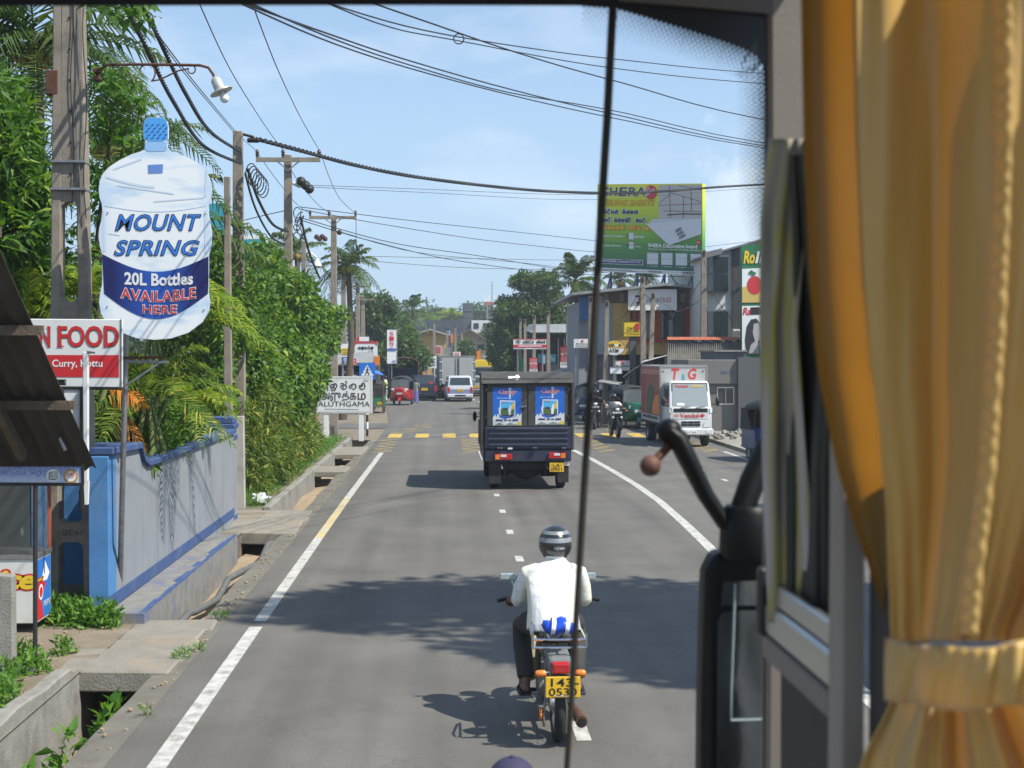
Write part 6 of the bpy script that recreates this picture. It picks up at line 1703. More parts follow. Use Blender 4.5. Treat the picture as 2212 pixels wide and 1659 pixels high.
for sg in(-1,1):
 lbox(ct_,'side_rail',M['tarp'],(sg*.985-.02,.0,.9),(sg*.985+.02,.09,2.34))
 d=lbox(ct_,'rear_door',M['tarp'],(-.88 if sg<0 else .008,.05,1.385),(-.008 if sg<0 else .88,.1,2.30),.008)
 for z in(1.55,2.15):
  lbox(d,'hinge',M['under'],(sg*.9-.03,.025,z),(sg*.9+.03,.049,z+.08))
 x0,x1,z0,z1=(-.753,-.132,1.40,2.22)if sg<0 else(.17,.80,1.42,2.24)
 fr=plane((x0,.048,z0),(x1-x0,0,0),(0,0,z1-z0))
 mb=MB();patch(mb,fr,rect(0,0,1,1),0);po=mb.build('poster',flat('poster_blue',(.01,.13,.56)),d)
 po['label']='blue milk-powder poster'
 def pp(pts,m,dd,nm='poster_print'):
  b=MB();patch(b,fr,pts,dd);b.build(nm,m,po)
 milk=flat('milk_print',(.62,.64,.66))
 pp([(0,.0),(0,.22),(.08,.30),(.12,.22),(.18,.33),(.24,.22),(.4,.18),(.6,.2),(.78,.24),(.88,.33),(.93,.27),(1,.33),(1,0)],milk,.001)
 pp([(.02,0),(.2,.08),(.42,.02),(.6,.08),(.8,.03),(.98,.06),(.98,0)],flat('milk_grey',(.25,.28,.25)),.002)
 pp([(.22,.30),(.20,.45),(.25,.52),(.28,.45),(.29,.3)],milk,.0015)
 pp([(.24,.29),(.25,.67),(.78,.66),(.78,.27),(.66,.22),(.30,.26)],M['whitep'],.002)
 pp([(.27,.30),(.28,.65),(.755,.64),(.755,.28),(.65,.245),(.32,.28)],flat('pack_sky',(.08,.42,.75)),.003)
 pp([(.27,.30),(.275,.45),(.42,.42),(.60,.40),(.755,.42),(.755,.28),(.65,.245),(.32,.28)],flat('pack_green',(.08,.15,.05)),.004)
 pp([(.27,.29),(.5,.27),(.755,.30),(.755,.28),(.66,.23),(.32,.265)],M['navy'],.006)
 pp(ell(.42,.44,.1,.035,14),flat('pack_dark',(.05,.06,.06)),.005)
 pp([(.55,.28),(.54,.40),(.60,.55),(.66,.54),(.64,.40),(.62,.28)],M['whitep'],.006)
 pp([(.67,.44),(.67,.58),(.75,.61),(.75,.42)],M['yellow'],.006)
 pp(ell(.90,.055,.07,.045,16),M['yellow'],.004)
 pp([(.55,1.0),(.64,1.0),(.65,.86),(.60,.70),(.57,.70),(.56,.86)],milk,.001)
 for off,m,dd in((.028,M['whitep'],.004),(.0,M['red'],.007)):
  lettering(po,fr,'Candy',(.19,.80,.84,.95),m,dd,.35,off,world=False,spacing=.93)
  lettering(po,fr,'Candy',(.30,.605,.56,.645),m,dd+.004,.35,off,world=False)
 lettering(po,fr,'Full Cream Milk Powder',(.15,.715,.66,.745),M['whitep'],.003,world=False)
 b=MB();script(b,fr,['a','na','ga','va','di',' ','ra','ta',' ','ka','va',' ','lu','na','sa','ta'],(.1,.125,.88,.17),.016,.004);b.build('script_lettering',M['navy'],po,fix=False)
MB().tube([(-.14,.035,1.80),(-.02,.02,1.83)],.014,8).build('door_handle',M['chrome'],ct_)
for(x,z,w,h)in((-.29,2.44,.25,.05),(-.22,2.44,.07,.11)):
 MB().extr([(x-w/2,.05+(z-2.33)*.9-.05,z-h/2),(x+w/2,.05+(z-2.33)*.9-.05,z-h/2+.02),(x+w/2,.05+(z-2.33)*.9,z+h/2),(x-w/2,.05+(z-2.33)*.9,z+h/2)],(0,-.004,.006)).build('tape_patch',M['whitep'],ct_)
tg=lbox(ct_,'tailgate',M['navybody'],(-.93,.0,.90),(.96,.06,1.375),.012)
for z in(.955,1.075,1.195,1.30):
 lbox(tg,'tailgate_rib',M['navybody'],(-.86,-.022,z),(.88,-.001,z+.055),.015)
for x in(-.62,.15,.78):
 lbox(tg,'tailgate_latch',M['navybody'],(x-.06,-.06,.885),(x+.06,-.003,.94),.015)
for x,z,s in((-.38,.915,.05),(-.58,.92,.03)):
 lbox(tg,'paint_scrape',M['whitep'],(x-s,-.0045,z-s*.5),(x+s,-.0015,z+s*.5))
lbox(ct_,'rear_beam',M['navybody'],(-.93,.02,.62),(.93,.12,.885),.015)
lbox(ct_,'cargo_bed',M['navybody'],(-.96,.12,.62),(.96,3.0,.915),.01)
for x0,x1,z0,am in((-.71,-.34,.665,-1),(.45,.82,.69,1)):
 h=lbox(ct_,'tail_light',M['tail'],(x0,-.03,z0),(x1,.018,z0+.125),.012)
 a=(x0+.005,x0+.10)if am<0 else(x1-.10,x1-.005)
 lbox(h,'indicator',M['amber'],(a[0],-.036,z0+.008),(a[1],-.0305,z0+.11),.004)
 lbox(h,'reverse_lens',M['lens'],(x0+.12,-.036,z0+.06),(x0+.25,-.0305,z0+.11),.004)
pl=lbox(ct_,'number_plate',M['plate'],(.475,-.022,.40),(.785,-.012,.595))
text_l(pl,'plate_lettering',M['blackp'],(.475,-.023,.40),(.31,0,0),(0,0,.195),'LA-',(.26,.56,.82,.92),.002,offset=.01)
text_l(pl,'plate_lettering',M['blackp'],(.475,-.023,.40),(.31,0,0),(0,0,.195),'0901',(.1,.1,.86,.48),.002,offset=.01)
text_l(pl,'plate_lettering',M['blackp'],(.475,-.023,.40),(.31,0,0),(0,0,.195),'CP',(.06,.62,.2,.8),.002)
lbox(ct_,'mud_flap',M['rubber'],(-.84,.1,.14),(-.57,.125,.62));lbox(ct_,'mud_flap',M['rubber'],(.66,.1,.16),(.90,.125,.60))
lbox(ct_,'reflector',M['whitep'],(.80,.085,.52),(.91,.097,.66))
for x in(-.70,.76):
 wheel(ct_,(x,.62,.35),.35,.19)
 wheel(ct_,(x*1.08,3.6,.35),.35,.19)
for x in(-.48,.42):
 lbox(ct_,'chassis_rail',M['under'],(x-.05,.1,.48),(x+.05,4.3,.6))
 lbox(ct_,'spring_hanger',M['under'],(x-.03,.35,.30),(x+.03,.45,.5));lbox(ct_,'spring_plate',M['under'],(x-.1,.35,.27),(x+.1,.75,.30))
MB().lathe([(.05,-.75),(.06,-.3),(.17,-.1),(.19,0),(.17,.1),(.06,.3),(.05,.75)],(0,.62,.36),14,'x').build('rear_axle',M['under'],ct_,smooth=40)
lbox(ct_,'underbody',M['under'],(-.5,.3,.42),(.4,3.2,.62))
lbox(ct_,'cab',M['navybody'],(-.93,3.1,.45),(.93,4.5,2.0),.08,seg=3)
for sg in(-1,1):
 MB().ball((sg*1.06,4.2,1.42),(.05,.07,.13),10,7).build('wing_mirror',M['black'],ct_,smooth=80)
 MB().tube([(sg*.9,4.2,1.4),(sg*1.05,4.2,1.42)],.012,6).build('mirror_arm',M['black'],ct_)
 lbox(ct_,'side_board',M['tarp'],(sg*.99-.012,.1,.86),(sg*.99+.012,3.0,1.4))
tx=gnd(1455,966)
dt=thing('delivery_truck','white delivery truck with T and G lettering on its box','truck',(tx.x+.54,tx.y-.05,0),math.pi+R(2.5))
dt.scale=(1.1,1.08,1.06)
M['truckwhite']=paint('truck_white',(.66,.66,.65),dirt=(.3,.28,.25),dscale=2,damt=.3,dlo=.55)
M['boxsilver']=mat('box_silver',(.42,.42,.41),.55,.1,.08,2,dirt=(.3,.27,.24),dscale=2,damt=.4)
bx0,bx1,by0,by1,bz0,bz1=-.71,.71,-4.0,-.98,.68,2.46
lbox(dt,'cargo_box',M['boxsilver'],(bx0,by0,bz0),(bx1,by1,bz1),.01)
for(a,b)in(((bx0-.015,by1-.03,bz0),(bx0+.03,by1+.015,bz1)),((bx1-.03,by1-.03,bz0),(bx1+.015,by1+.015,bz1)),((bx0,by1-.03,bz1-.06),(bx1,by1+.016,bz1+.012))):
 lbox(dt,'box_trim',M['roofmetal'],a,b)
ff=plane((bx1,by1+.004,bz0),(-(bx1-bx0),0,0),(0,0,bz1-bz0))
lettering(dt,ff,'T',(.245,.76,.40,.94),M['red'],.004,.15,.02,world=False);lettering(dt,ff,'G',(.60,.76,.77,.94),M['red'],.004,.15,.02,world=False)
lettering(dt,ff,'&',(.46,.755,.53,.845),M['teal'],.004,0,.03,world=False)
for u in(.07,.91):MB().lathe([(.03,0),(.03,.015)],(bx1-u*1.42,by1,bz0+.90*1.78),10,'y').build('marker_lamp',M['grey_paint'],dt)
sfr=plane((bx1+.003,by0+.05,bz0+.05),(0,by1-by0-.1,0),(0,0,bz1-bz0-.1))
mb=MB();patch(mb,sfr,rect(0,.1,1,1),.001);ad=mb.build('side_advert',mat('advert_brown',(.30,.07,.035),.5,var=.35,scale=3),dt)
for pts,m,dd in(([(0,.1),(.2,.12),(.28,.6),(.2,1),(0,1)],flat('advert_red',(.3,.02,.03)),.002),([(.3,.1),(.75,.12),(.7,.6),(.5,.7),(.32,.5)],flat('advert_dark',(.05,.06,.03)),.003),([(.62,.12),(.98,.14),(.95,.5),(.75,.45),(.64,.3)],M['orange'],.005),([(.45,.2),(.6,.55),(.55,.6),(.4,.3)],M['green'],.006),([(.0,.86),(1,.86),(1,.95),(0,.95)],flat('advert_pink',(.45,.2,.15)),.004)):
 b=MB();patch(b,sfr,pts,dd);b.build('advert_print',m,ad)
b=MB();script(b,sfr,['a','sa','va','na','ta','ra','ka','ga','ma','na'],(.08,.03,.9,.075),.02,.003);b.build('script_lettering',M['blackp'],dt,fix=False)
def csec(y,w0,w1,z0,z1,zm=None):
 return[(-w0,y,z0),(w0,y,z0),(w0*1.0,y,(z0+z1)/2),(w1,y,z1-.05),(w1-.06,y,z1),(-w1+.06,y,z1),(-w1,y,z1-.05),(-w0,y,(z0+z1)/2)]
mb=MB().loft([csec(-.98,.63,.60,.42,1.97),csec(-.35,.63,.59,.42,2.0),csec(-.22,.63,.58,.42,1.96),csec(-.06,.63,.615,.42,1.28),csec(0,.62,.61,.42,1.16)])
cab=mb.build('cab',M['truckwhite'],dt,smooth=30,bevel=.015)
MB().extr([(-.53,-.045,1.22),(.53,-.045,1.22),(.50,-.212,1.90),(-.50,-.212,1.90)],(0,.014,.004)).build('windscreen',glass_mat('screen_glass',(.30,.33,.34),0,.06),cab)
MB().extr([(-.56,-.052,1.19),(.56,-.052,1.19),(.53,-.216,1.93),(-.53,-.216,1.93)],(0,.006,.002)).build('screen_seal',M['black'],cab)
wfr=plane((.50,-.03,1.225),(-1.0,0,0),(0,-.166,.675))
lettering(cab,wfr,'Vendol',(.07,.85,.45,.97),M['red'],.012,0,.02,world=False);lettering(cab,wfr,'LANKA',(.55,.86,.9,.96),M['yellow'],.012,0,.02,world=False)
mb=MB();patch(mb,wfr,rect(.1,.04,.32,.16),.01);mb.build('permit_card',M['whitep'],cab)
for x in(.3,-.15):
 MB().tube([(x,.005,1.19),(x-.3,-.005,1.24)],.009,5).build('wiper',M['black'],cab)
for sg in(-1,1):
 MB().extr([(sg*.632,-.88,1.22),(sg*.632,-.16,1.22),(sg*.61,-.30,1.86),(sg*.605,-.88,1.88)],(sg*.004,0,0)).build('side_window',M['glass'],cab)
 MB().ball((sg*.80,-.02,1.38),(.07,.05,.14),10,7).build('wing_mirror',M['black'],dt,smooth=80)
 MB().tube([(sg*.62,-.1,1.30),(sg*.78,-.02,1.28),(sg*.80,-.02,1.4)],.014,6).build('mirror_arm',M['black'],dt)
 MB().extr([(sg*.60,.006,.62),(sg*.36,.012,.60),(sg*.40,.01,.74),(sg*.60,.004,.88)],(0,.012,0)).build('headlight',M['lens'],cab)
 MB().extr([(sg*.635,.0,1.05),(sg*.56,.012,1.02),(sg*.56,.012,1.18),(sg*.635,-.02,1.2)],(0,.008,0)).build('corner_lamp',M['lens'],cab)
lbox(cab,'black_panel',M['black'],(-.50,.003,1.06),(.50,.016,1.17))
text_l(cab,'badge_lettering',M['chrome'],(.2,.018,1.09),(-.4,0,0),(0,0,.05),'ISUZU',(0,0,1,1),.004,offset=.02)
gf=plane((.52,.014,.86),(-1.04,0,0),(0,0,.19))
b=MB();patch(b,gf,rect(-.02,-.05,1.0,1.05),-.006);b.build('name_panel',M['truckwhite'],cab)
lettering(cab,gf,'Vendol',(.20,.15,.72,.85),M['red'],.004,0,.02,world=False)
b=MB();stroke(b,gf,arc(.10,.5,.055,0,350,.28),.022,.004);stroke(b,gf,arc(.10,.5,.025,0,350,.13),.015,.004);b.build('emblem',M['red'],cab,fix=False)
b=MB();patch(b,gf,rect(.80,.2,.85,.8),.004);patch(b,gf,rect(.755,.38,.895,.62),.005);b.build('red_cross',M['red'],cab)
for k in range(2):
 for j in range(3):
  lbox(cab,'grille_slot',M['black'],(-.28+j*.19,.004,.64+k*.085),(-.11+j*.19,.02,.70+k*.085))
bmp=lbox(dt,'bumper',M['truckwhite'],(-.66,-.08,.36),(.66,.06,.56),.03,seg=2)
lbox(bmp,'plate',M['whitep'],(-.17,.061,.40),(.17,.068,.50));text_l(bmp,'plate_lettering',M['blackp'],(.17,.07,.40),(-.34,0,0),(0,0,.1),'LI-7164',(.08,.25,.92,.8),.002)
for sg in(-1,1):lbox(bmp,'fog_lamp',M['lens'],(sg*.5-.07,.061,.42),(sg*.5+.07,.068,.5),.004)
for x in(-.54,.54):
 wheel(dt,(x,-.55,.30),.30,.17);wheel(dt,(x,-3.2,.30),.30,.26)
lbox(dt,'chassis',M['under'],(-.45,-3.9,.36),(.45,-.1,.6));lbox(dt,'fuel_tank',M['under'],(.32,-2.2,.32),(.62,-1.3,.6),.04)
lbox(dt,'sub_frame',M['under'],(-.66,-3.95,.6),(.66,-1.0,.675))
# ---- three-wheelers
M['hood']=mat('canvas_black',(.022,.023,.027),.7,var=.25,scale=4,bump=.15)
def tuk(name,label,loc,rz,col,hood=None,plate='QD-2841',sc=1.0,group='three-wheeled taxis',screen=True,stripe=False):
 t=thing(name,label,'tuk-tuk',loc,rz,sc=sc,group=None)
 body=paint('tuk_%02d_%02d_%02d'%tuple(int(c*99)for c in col),col,.35,.4,.08)
 hood=hood or M['hood']
 def sec(y,w,z0,z1,r=.06):return[(-w+r,y,z0),(w-r,y,z0),(w,y,z0+r),(w,y,z1-r),(w-r,y,z1),(-w+r,y,z1),(-w,y,z1-r),(-w,y,z0+r)]
 MB().loft([sec(-1.22,.56,.36,.86),sec(-1.15,.63,.30,.93),sec(-.2,.65,.28,.90),sec(-.12,.65,.28,.55)]).build('rear_body',body,t,smooth=35)
 lbox(t,'floor',M['under'],(-.62,-.2,.26),(.62,.65,.34))
 MB().loft([sec(.58,.62,.30,.62,.05),sec(.80,.48,.34,1.02,.08),sec(1.05,.36,.42,1.06,.1),sec(1.22,.22,.55,.98,.09)]).build('front_cowl',body,t,smooth=40)
 def arch(y,w,zt,zb,n=9):
  pts=[(-w,y,zb)]
  for k in range(n):a=math.pi-math.pi*k/(n-1);pts.append((w*math.cos(a),y,zt-.28+.28*math.sin(a)))
  return pts+[(w,y,zb)]
 rows=[arch(.72,.56,1.66,1.36),arch(.4,.62,1.72,1.42),arch(-.5,.64,1.74,1.42),arch(-1.0,.62,1.68,1.2),arch(-1.24,.58,1.5,.88)]
 MB().grid(rows).build('canopy',hood,t,smooth=50,solid=.02)
 MB().grid([[(-.58,-1.25,.86),(.58,-1.25,.86)],[(-.58,-1.26,1.25),(.58,-1.26,1.25)],[(-.45,-1.22,1.46),(.45,-1.22,1.46)]]).build('rear_flap',hood,t,solid=.015)
 for sg in(-1,1):
  MB().grid([[(sg*.64,-1.2,.86),(sg*.65,-.35,.86)],[(sg*.64,-1.15,1.45),(sg*.65,-.75,1.45)]]).build('side_flap',hood,t,solid=.015)
  MB().tube([(sg*.56,.80,.98),(sg*.53,.70,1.56)],.02,6).build('screen_post',M['black'],t)
  MB().tube([(sg*.64,-.25,.88),(sg*.63,-.1,1.5)],.02,6).build('side_post',M['black'],t)
  MB().tube([(sg*.5,.85,1.05),(sg*.74,.88,1.18)],.012,5).build('mirror_stem',M['black'],t)
  MB().cbox((sg*.76,.88,1.2),(.14,.03,.09)).build('mirror',M['black'],t,bevel=.01)
  MB().lathe([(.075,-.03),(.085,.02),(.06,.04)],(sg*.30,1.06,.86),14,'y').build('headlight',M['lens'],t,smooth=50)
  lbox(t,'tail_light',M['tail'],(sg*.5-.07,-1.26,.62),(sg*.5+.07,-1.222,.72),.01)
  lbox(t,'indicator',M['amber'],(sg*.47-.04,1.0,.70),(sg*.47+.04,1.05,.75),.01)
  wheel(t,(sg*.54,-.75,.21),.21,.11)
 wheel(t,(0,1.08,.21),.21,.10)
 MB().loft([[(x*.09,1.08+.25*math.cos(a),.21+.26*math.sin(a))for x in(-1,1)]+[(x*.09,1.08+.29*math.cos(a),.21+.30*math.sin(a))for x in(1,-1)]for a in np.linspace(.2,2.9,9)]).build('mudguard',body,t,smooth=50)
 if screen:
  MB().extr([(-.53,.80,1.02),(.53,.80,1.02),(.50,.70,1.55),(-.50,.70,1.55)],(0,.008,.002)).build('windscreen',glass_mat('tuk_glass',(.16,.18,.19),.45),t)
  MB().tube([(-.55,.81,1.0),(.55,.81,1.0)],.02,6).build('screen_rail',M['chrome'],t)
  MB().tube([(-.53,.70,1.57),(.53,.70,1.57)],.02,6).build('screen_rail',M['black'],t)
 lbox(t,'driver_seat',M['under'],(-.3,.05,.5),(.3,.35,.66),.04);lbox(t,'passenger_seat',M['under'],(-.55,-.9,.55),(.55,-.4,.72),.04)
 lbox(t,'seat_back',M['under'],(-.55,-1.0,.7),(.55,-.88,1.15),.04)
 MB().tube([(-.32,.62,1.02),(0,.7,.98),(.32,.62,1.02)],.014,6).build('handlebar',M['black'],t)
 p=lbox(t,'front_plate',M['whitep'],(-.17,1.226,.66),(.17,1.236,.76));text_l(p,'plate_lettering',M['blackp'],(.17,1.238,.66),(-.34,0,0),(0,0,.1),plate,(.08,.25,.92,.78),.002)
 p=lbox(t,'rear_plate',M['plate'],(.2,-1.25,.42),(.5,-1.235,.56));text_l(p,'plate_lettering',M['blackp'],(.2,-1.252,.42),(.3,0,0),(0,0,.14),plate.split('-')[1],(.1,.2,.9,.8),.002)
 lbox(t,'rear_bumper',M['chrome'],(-.6,-1.30,.33),(.6,-1.27,.38),.01)
 return t
def gp(x,y):
 p=gnd(x,y);return(p.x,p.y,0)
q=gp(866,876);red=tuk('tuk_tuk','red tuk-tuk with white band parked by the far kerbside truck',(q[0],q[1]+1.2,0),math.pi-R(4),(.36,.015,.02),plate='YR-5120')
lbox(red,'white_band',M['whitep'],(-.50,.99,.90),(.50,1.07,1.0),.01)
q=gp(806,892);tuk('tuk_tuk','green tuk-tuk seen from behind, half hidden by the town name board',(q[0]-.05,q[1]+1.2,0),R(3),(.012,.17,.07),plate='YK-3306')
q=gp(1365,926);tuk('tuk_tuk','green tuk-tuk waiting right behind the delivery truck',(q[0]+.1,q[1]+1.1,0),math.pi+R(8),(.012,.12,.075),plate='QE-8842')
q=gp(1290,911);tuk('tuk_tuk','dark blue tuk-tuk parked among the others by the poles',(q[0]-.1,q[1]+1.1,0),math.pi-R(25),(.012,.03,.07),plate='YU-1904',hood=mat('canvas_navy',(.02,.03,.06),.7,var=.2))
q=gp(1250,900);tuk('tuk_tuk','dark red tuk-tuk at the far end of the taxi rank',(q[0],q[1]+1.1,0),math.pi-R(30),(.26,.015,.02),plate='QT-7731')
q=gp(1345,903);tuk('tuk_tuk','bright red tuk-tuk behind the scooter rider',(q[0],q[1]+1.1,0),math.pi+R(5),(.40,.02,.025),plate='YM-7711')
q=gp(1655,1003);tuk('tuk_tuk','blue tuk-tuk at the pavement edge half hidden by the bus pillar',(q[0]+.62,q[1]+1.1,0),math.pi+R(10),(.015,.05,.2),plate='QY-4415')
# ---- far traffic
def car(name,label,cat,loc,rz,col,W,H,L,hood,belt,glass_top,rear=True,metal=False,roofrack=False,low=.22):
 """van or estate; profile runs from the tail (y = 0) forwards"""
 t=thing(name,label,cat,loc,rz)
 pm=col if not isinstance(col,tuple)else paint('car_%02d_%02d_%02d'%tuple(int(c*99)for c in col),col,.3,.5,.05)
 w=W/2
 def sec(y,z1,wt,zl=low):return[(-w*.96,y,zl),(w*.96,y,zl),(w,y,belt*.6),(w,y,belt),(wt,y,z1-.06),(wt-.08,y,z1),(-wt+.08,y,z1),(-wt,y,z1-.06),(-w,y,belt),(-w,y,belt*.6)]
 top=w*.86
 secs=[sec(.0,belt+.12,w*.93,.32),sec(.22*.23/(H-belt-.12),belt+.35,top*1.02,.25),sec(.22,H,top),sec(L*.55,H,top),sec(L-hood-.55,H-.02,top),sec(L-hood,belt+.12,w*.93),sec(L-.15,belt*.96,w*.9),sec(L,belt*.8,w*.85,.35)]
 b=MB().loft(secs).build('body',pm,t,smooth=38)
 y0,y1=.03,.2
 ry=lambda z:.22*(z-belt-.12)/(H-belt-.12)-.004
 MB().extr([(-top*.93,ry(belt+.16),belt+.16),(top*.93,ry(belt+.16),belt+.16),(top*.86,ry(H-.12),H-.12),(-top*.86,ry(H-.12),H-.12)],(0,-.016,-.006)).build('rear_window',M['glass'],b)
 MB().extr([(-top*.9,L-hood-.02,belt+.16),(top*.9,L-hood-.02,belt+.16),(top*.85,L-hood-.52,H-.1),(-top*.85,L-hood-.52,H-.1)],(0,.014,.01)).build('windscreen',M['glass'],b)
 for sg in(-1,1):
  MB().extr([(sg*(w-.01),.4,belt+.06),(sg*(w-.01),L-hood-.2,belt+.06),(sg*(top+.012),L-hood-.62,H-.14),(sg*(top+.012),.4,H-.14)],(sg*.006,0,0)).build('side_window',M['glass'],b)
  lbox(b,'tail_light',M['tail'],(sg*(w-.1)-.07,-.03,belt*.62),(sg*(w-.1)+.07,.02,belt*1.02),.015)
  lbox(b,'headlight',M['lens'],(sg*(w-.25)-.13,L-.06,belt*.6),(sg*(w-.25)+.13,L+.01,belt*.75),.02)
  MB().ball((sg*(w+.1),L-hood-.15,belt+.12),(.09,.05,.07),8,6).build('wing_mirror',M['black'],b)
  for y in(.75,L-.8):
   wheel(t,(sg*(w-.12),y,.32),.32,.2)
 lbox(b,'rear_bumper',pm,(-w*.97,-.08,.3),(w*.97,.0,.5),.03)
 lbox(b,'bumper_recess',M['black'],(-w*.42,-.086,.36),(w*.42,-.081,.46))
 p=lbox(b,'number_plate',M['plate'],(-.2,-.03,belt*.72),(.2,-.015,belt*.72+.16));text_l(p,'plate_lettering',M['blackp'],(-.2,-.032,belt*.72),(.4,0,0),(0,0,.16),'57-3186',(.1,.25,.9,.8),.002)
 lbox(t,'underbody',M['under'],(-w*.85,.2,.16),(w*.85,L-.2,.3))
 if roofrack:
  for y in(.5,L*.4,L*.6):MB().tube([(-top,y,H+.08),(top,y,H+.08)],.02,6).build('roof_bar',M['chrome'],t)
  for sg in(-1,1):MB().tube([(sg*top*.95,.4,H+.1),(sg*top*.95,L*.65,H+.1)],.02,6).build('roof_bar',M['chrome'],t)
 return t
q=gp(994,868);v=car('passenger_van','white passenger van with lilac lower half following the grey lorry','van',q,R(3),(.62,.63,.66),1.66,1.66,4.0,.45,.92,.3,low=.2)
lbox(v,'lower_band',paint('van_lilac',(.22,.25,.40)),(-.845,-.012,.5),(.845,.3,.80))
q=gp(917,866);s=car('dark_jeep','dark blue jeep with a yellow rear window strip','car',q,R(6),(.012,.016,.03),1.62,1.68,3.9,1.0,.95,.3)
text_l(s,'window_lettering',M['yellow'],(-.45,.13,1.42),(.9,0,0),(0,.04,.1),'WORKING MOTHER',(0,0,1,.8),.02,offset=.02)
lbox(s,'window_sticker',M['red'],(.3,-.0,1.14),(.55,.012,1.26))
q=gp(954,858);car('white_estate','white estate car squeezed between jeep and lorry','car',(q[0],q[1],0),R(5),(.6,.6,.6),1.6,1.45,4.2,1.0,.85,.3)
q=gp(1022,862);car('silver_car','silver car partly hidden behind the white van','car',(q[0]+.35,q[1]+6,0),R(4),(.3,.31,.32),1.6,1.5,4.1,1.0,.85,.3)
q=gp(1080,850);car('pale_van','pale van with a roof rack behind the dark box truck','van',(q[0]-.2,66.0,0),R(6),(.5,.55,.6),1.75,2.02,4.4,.4,1.1,.3,roofrack=True)
q=gp(945,850);car('beige_jeep','beige jeep facing the traffic beyond the dark jeep','car',(q[0]+.3,128,0),math.pi,(.35,.31,.25),1.75,1.95,4.2,1.2,1.0,.3)
q=gp(989,865)
lo=thing('box_lorry','grey box lorry with ribbed twin rear doors ahead of the white van','lorry',(q[0],q[1]+3.0,0),R(3))
M['lorrygrey']=mat('lorry_grey',(.36,.36,.355),.6,.1,.1,1,dirt=(.2,.19,.18),dscale=1,damt=.5)
lbox(lo,'cargo_box',M['lorrygrey'],(-1.2,0,.95),(1.2,5.2,2.92),.03)
lbox(lo,'door_frame',mat('lorry_frame',(.16,.16,.155),.7,var=.15),(-1.22,-.03,.93),(1.22,0,2.95),.02)
for sg in(-1,1):
 d=lbox(lo,'rear_door',M['lorrygrey'],(-1.08 if sg<0 else .06,-.06,1.0),(-.06 if sg<0 else 1.08,-.032,2.8),.01)
 MB().tube([(sg*.12,-.09,1.02),(sg*.12,-.09,2.78)],.025,6).build('lock_bar',M['steel'],d)
 for z in(1.3,1.9,2.5):lbox(d,'hinge',M['whitep'],(sg*1.12-.1,-.08,z),(sg*1.12+.1,-.062,z+.05))
 wheel(lo,(sg*.9,1.2,.42),.42,.4);wheel(lo,(sg*.95,5.9,.42),.42,.25)
 lbox(lo,'tail_light',M['tail'],(sg*.9-.16,-.06,.62),(sg*.9+.16,0,.76),.01)
lbox(lo,'chassis',M['under'],(-.95,.1,.55),(.95,6.2,.93));lbox(lo,'cab',M['truckwhite'],(-1.05,5.3,.5),(1.05,6.8,2.5),.1)
q=gp(866,868)
tt=thing('tarpaulin_truck','open truck with dark arched tarpaulin hood behind the red tuk-tuk','truck',(q[0],q[1]+6.5,0),R(5))
lbox(tt,'cargo_bed',mat('bed_blue',(.03,.05,.1),.6,var=.2),(-.95,0,.8),(.95,3.6,1.25),.02)
def ar(y):return[(-.98,y,1.2)]+[(.98*math.cos(a),y,2.45+.38*math.sin(a))for a in np.linspace(math.pi,0,11)]+[(.98,y,1.2)]
MB().grid([ar(0),ar(1.8),ar(3.6)]).build('tarpaulin_hood',mat('tarp_navy',(.025,.045,.095),.75,var=.3,scale=2),tt,smooth=60,solid=.03)
MB().tube([tuple(p)for p in ar(-.02)],.04,6).build('hood_edge',mat('tarp_rust',(.12,.05,.04),.8,var=.3),tt)
MB().grid([[(.3,2.9,1.3),(.9,2.9,1.3)],[(.2,2.9,1.9),(.9,2.9,2.2)]]).build('blue_bundle',flat('tarp_bright',(.02,.15,.42)),tt,solid=.2)
for sg in(-1,1):
 wheel(tt,(sg*.8,.8,.38),.38,.25);wheel(tt,(sg*.8,4.4,.38),.38,.22)
lbox(tt,'chassis',M['under'],(-.7,.1,.45),(.7,5.0,.8));lbox(tt,'cab',mat('cab_blue',(.02,.04,.12),.5),(-.9,3.7,.5),(.9,5.1,2.1),.08)
q=gp(1050,840)
yl=thing('yellow_lorry','oncoming lorry with a bright yellow load box by the round tree','lorry',(at(1048,800,118).x,118,0),math.pi)
lbox(yl,'load_box',M['yellow'],(-1.15,-4.6,1.1),(1.15,-.2,2.6),.03)
lbox(yl,'cab',mat('lorry_dark',(.05,.06,.07),.5),(-1.0,-1.7,.5),(1.0,.0,2.0),.1);lbox(yl,'windscreen',M['glass'],(-.85,.001,1.2),(.85,.02,1.85))
for sg in(-1,1):wheel(yl,(sg*.85,-.6,.4),.4,.25);wheel(yl,(sg*.85,-3.6,.4),.4,.3)
lbox(yl,'chassis',M['under'],(-.7,-4.5,.5),(.7,-.2,1.0))
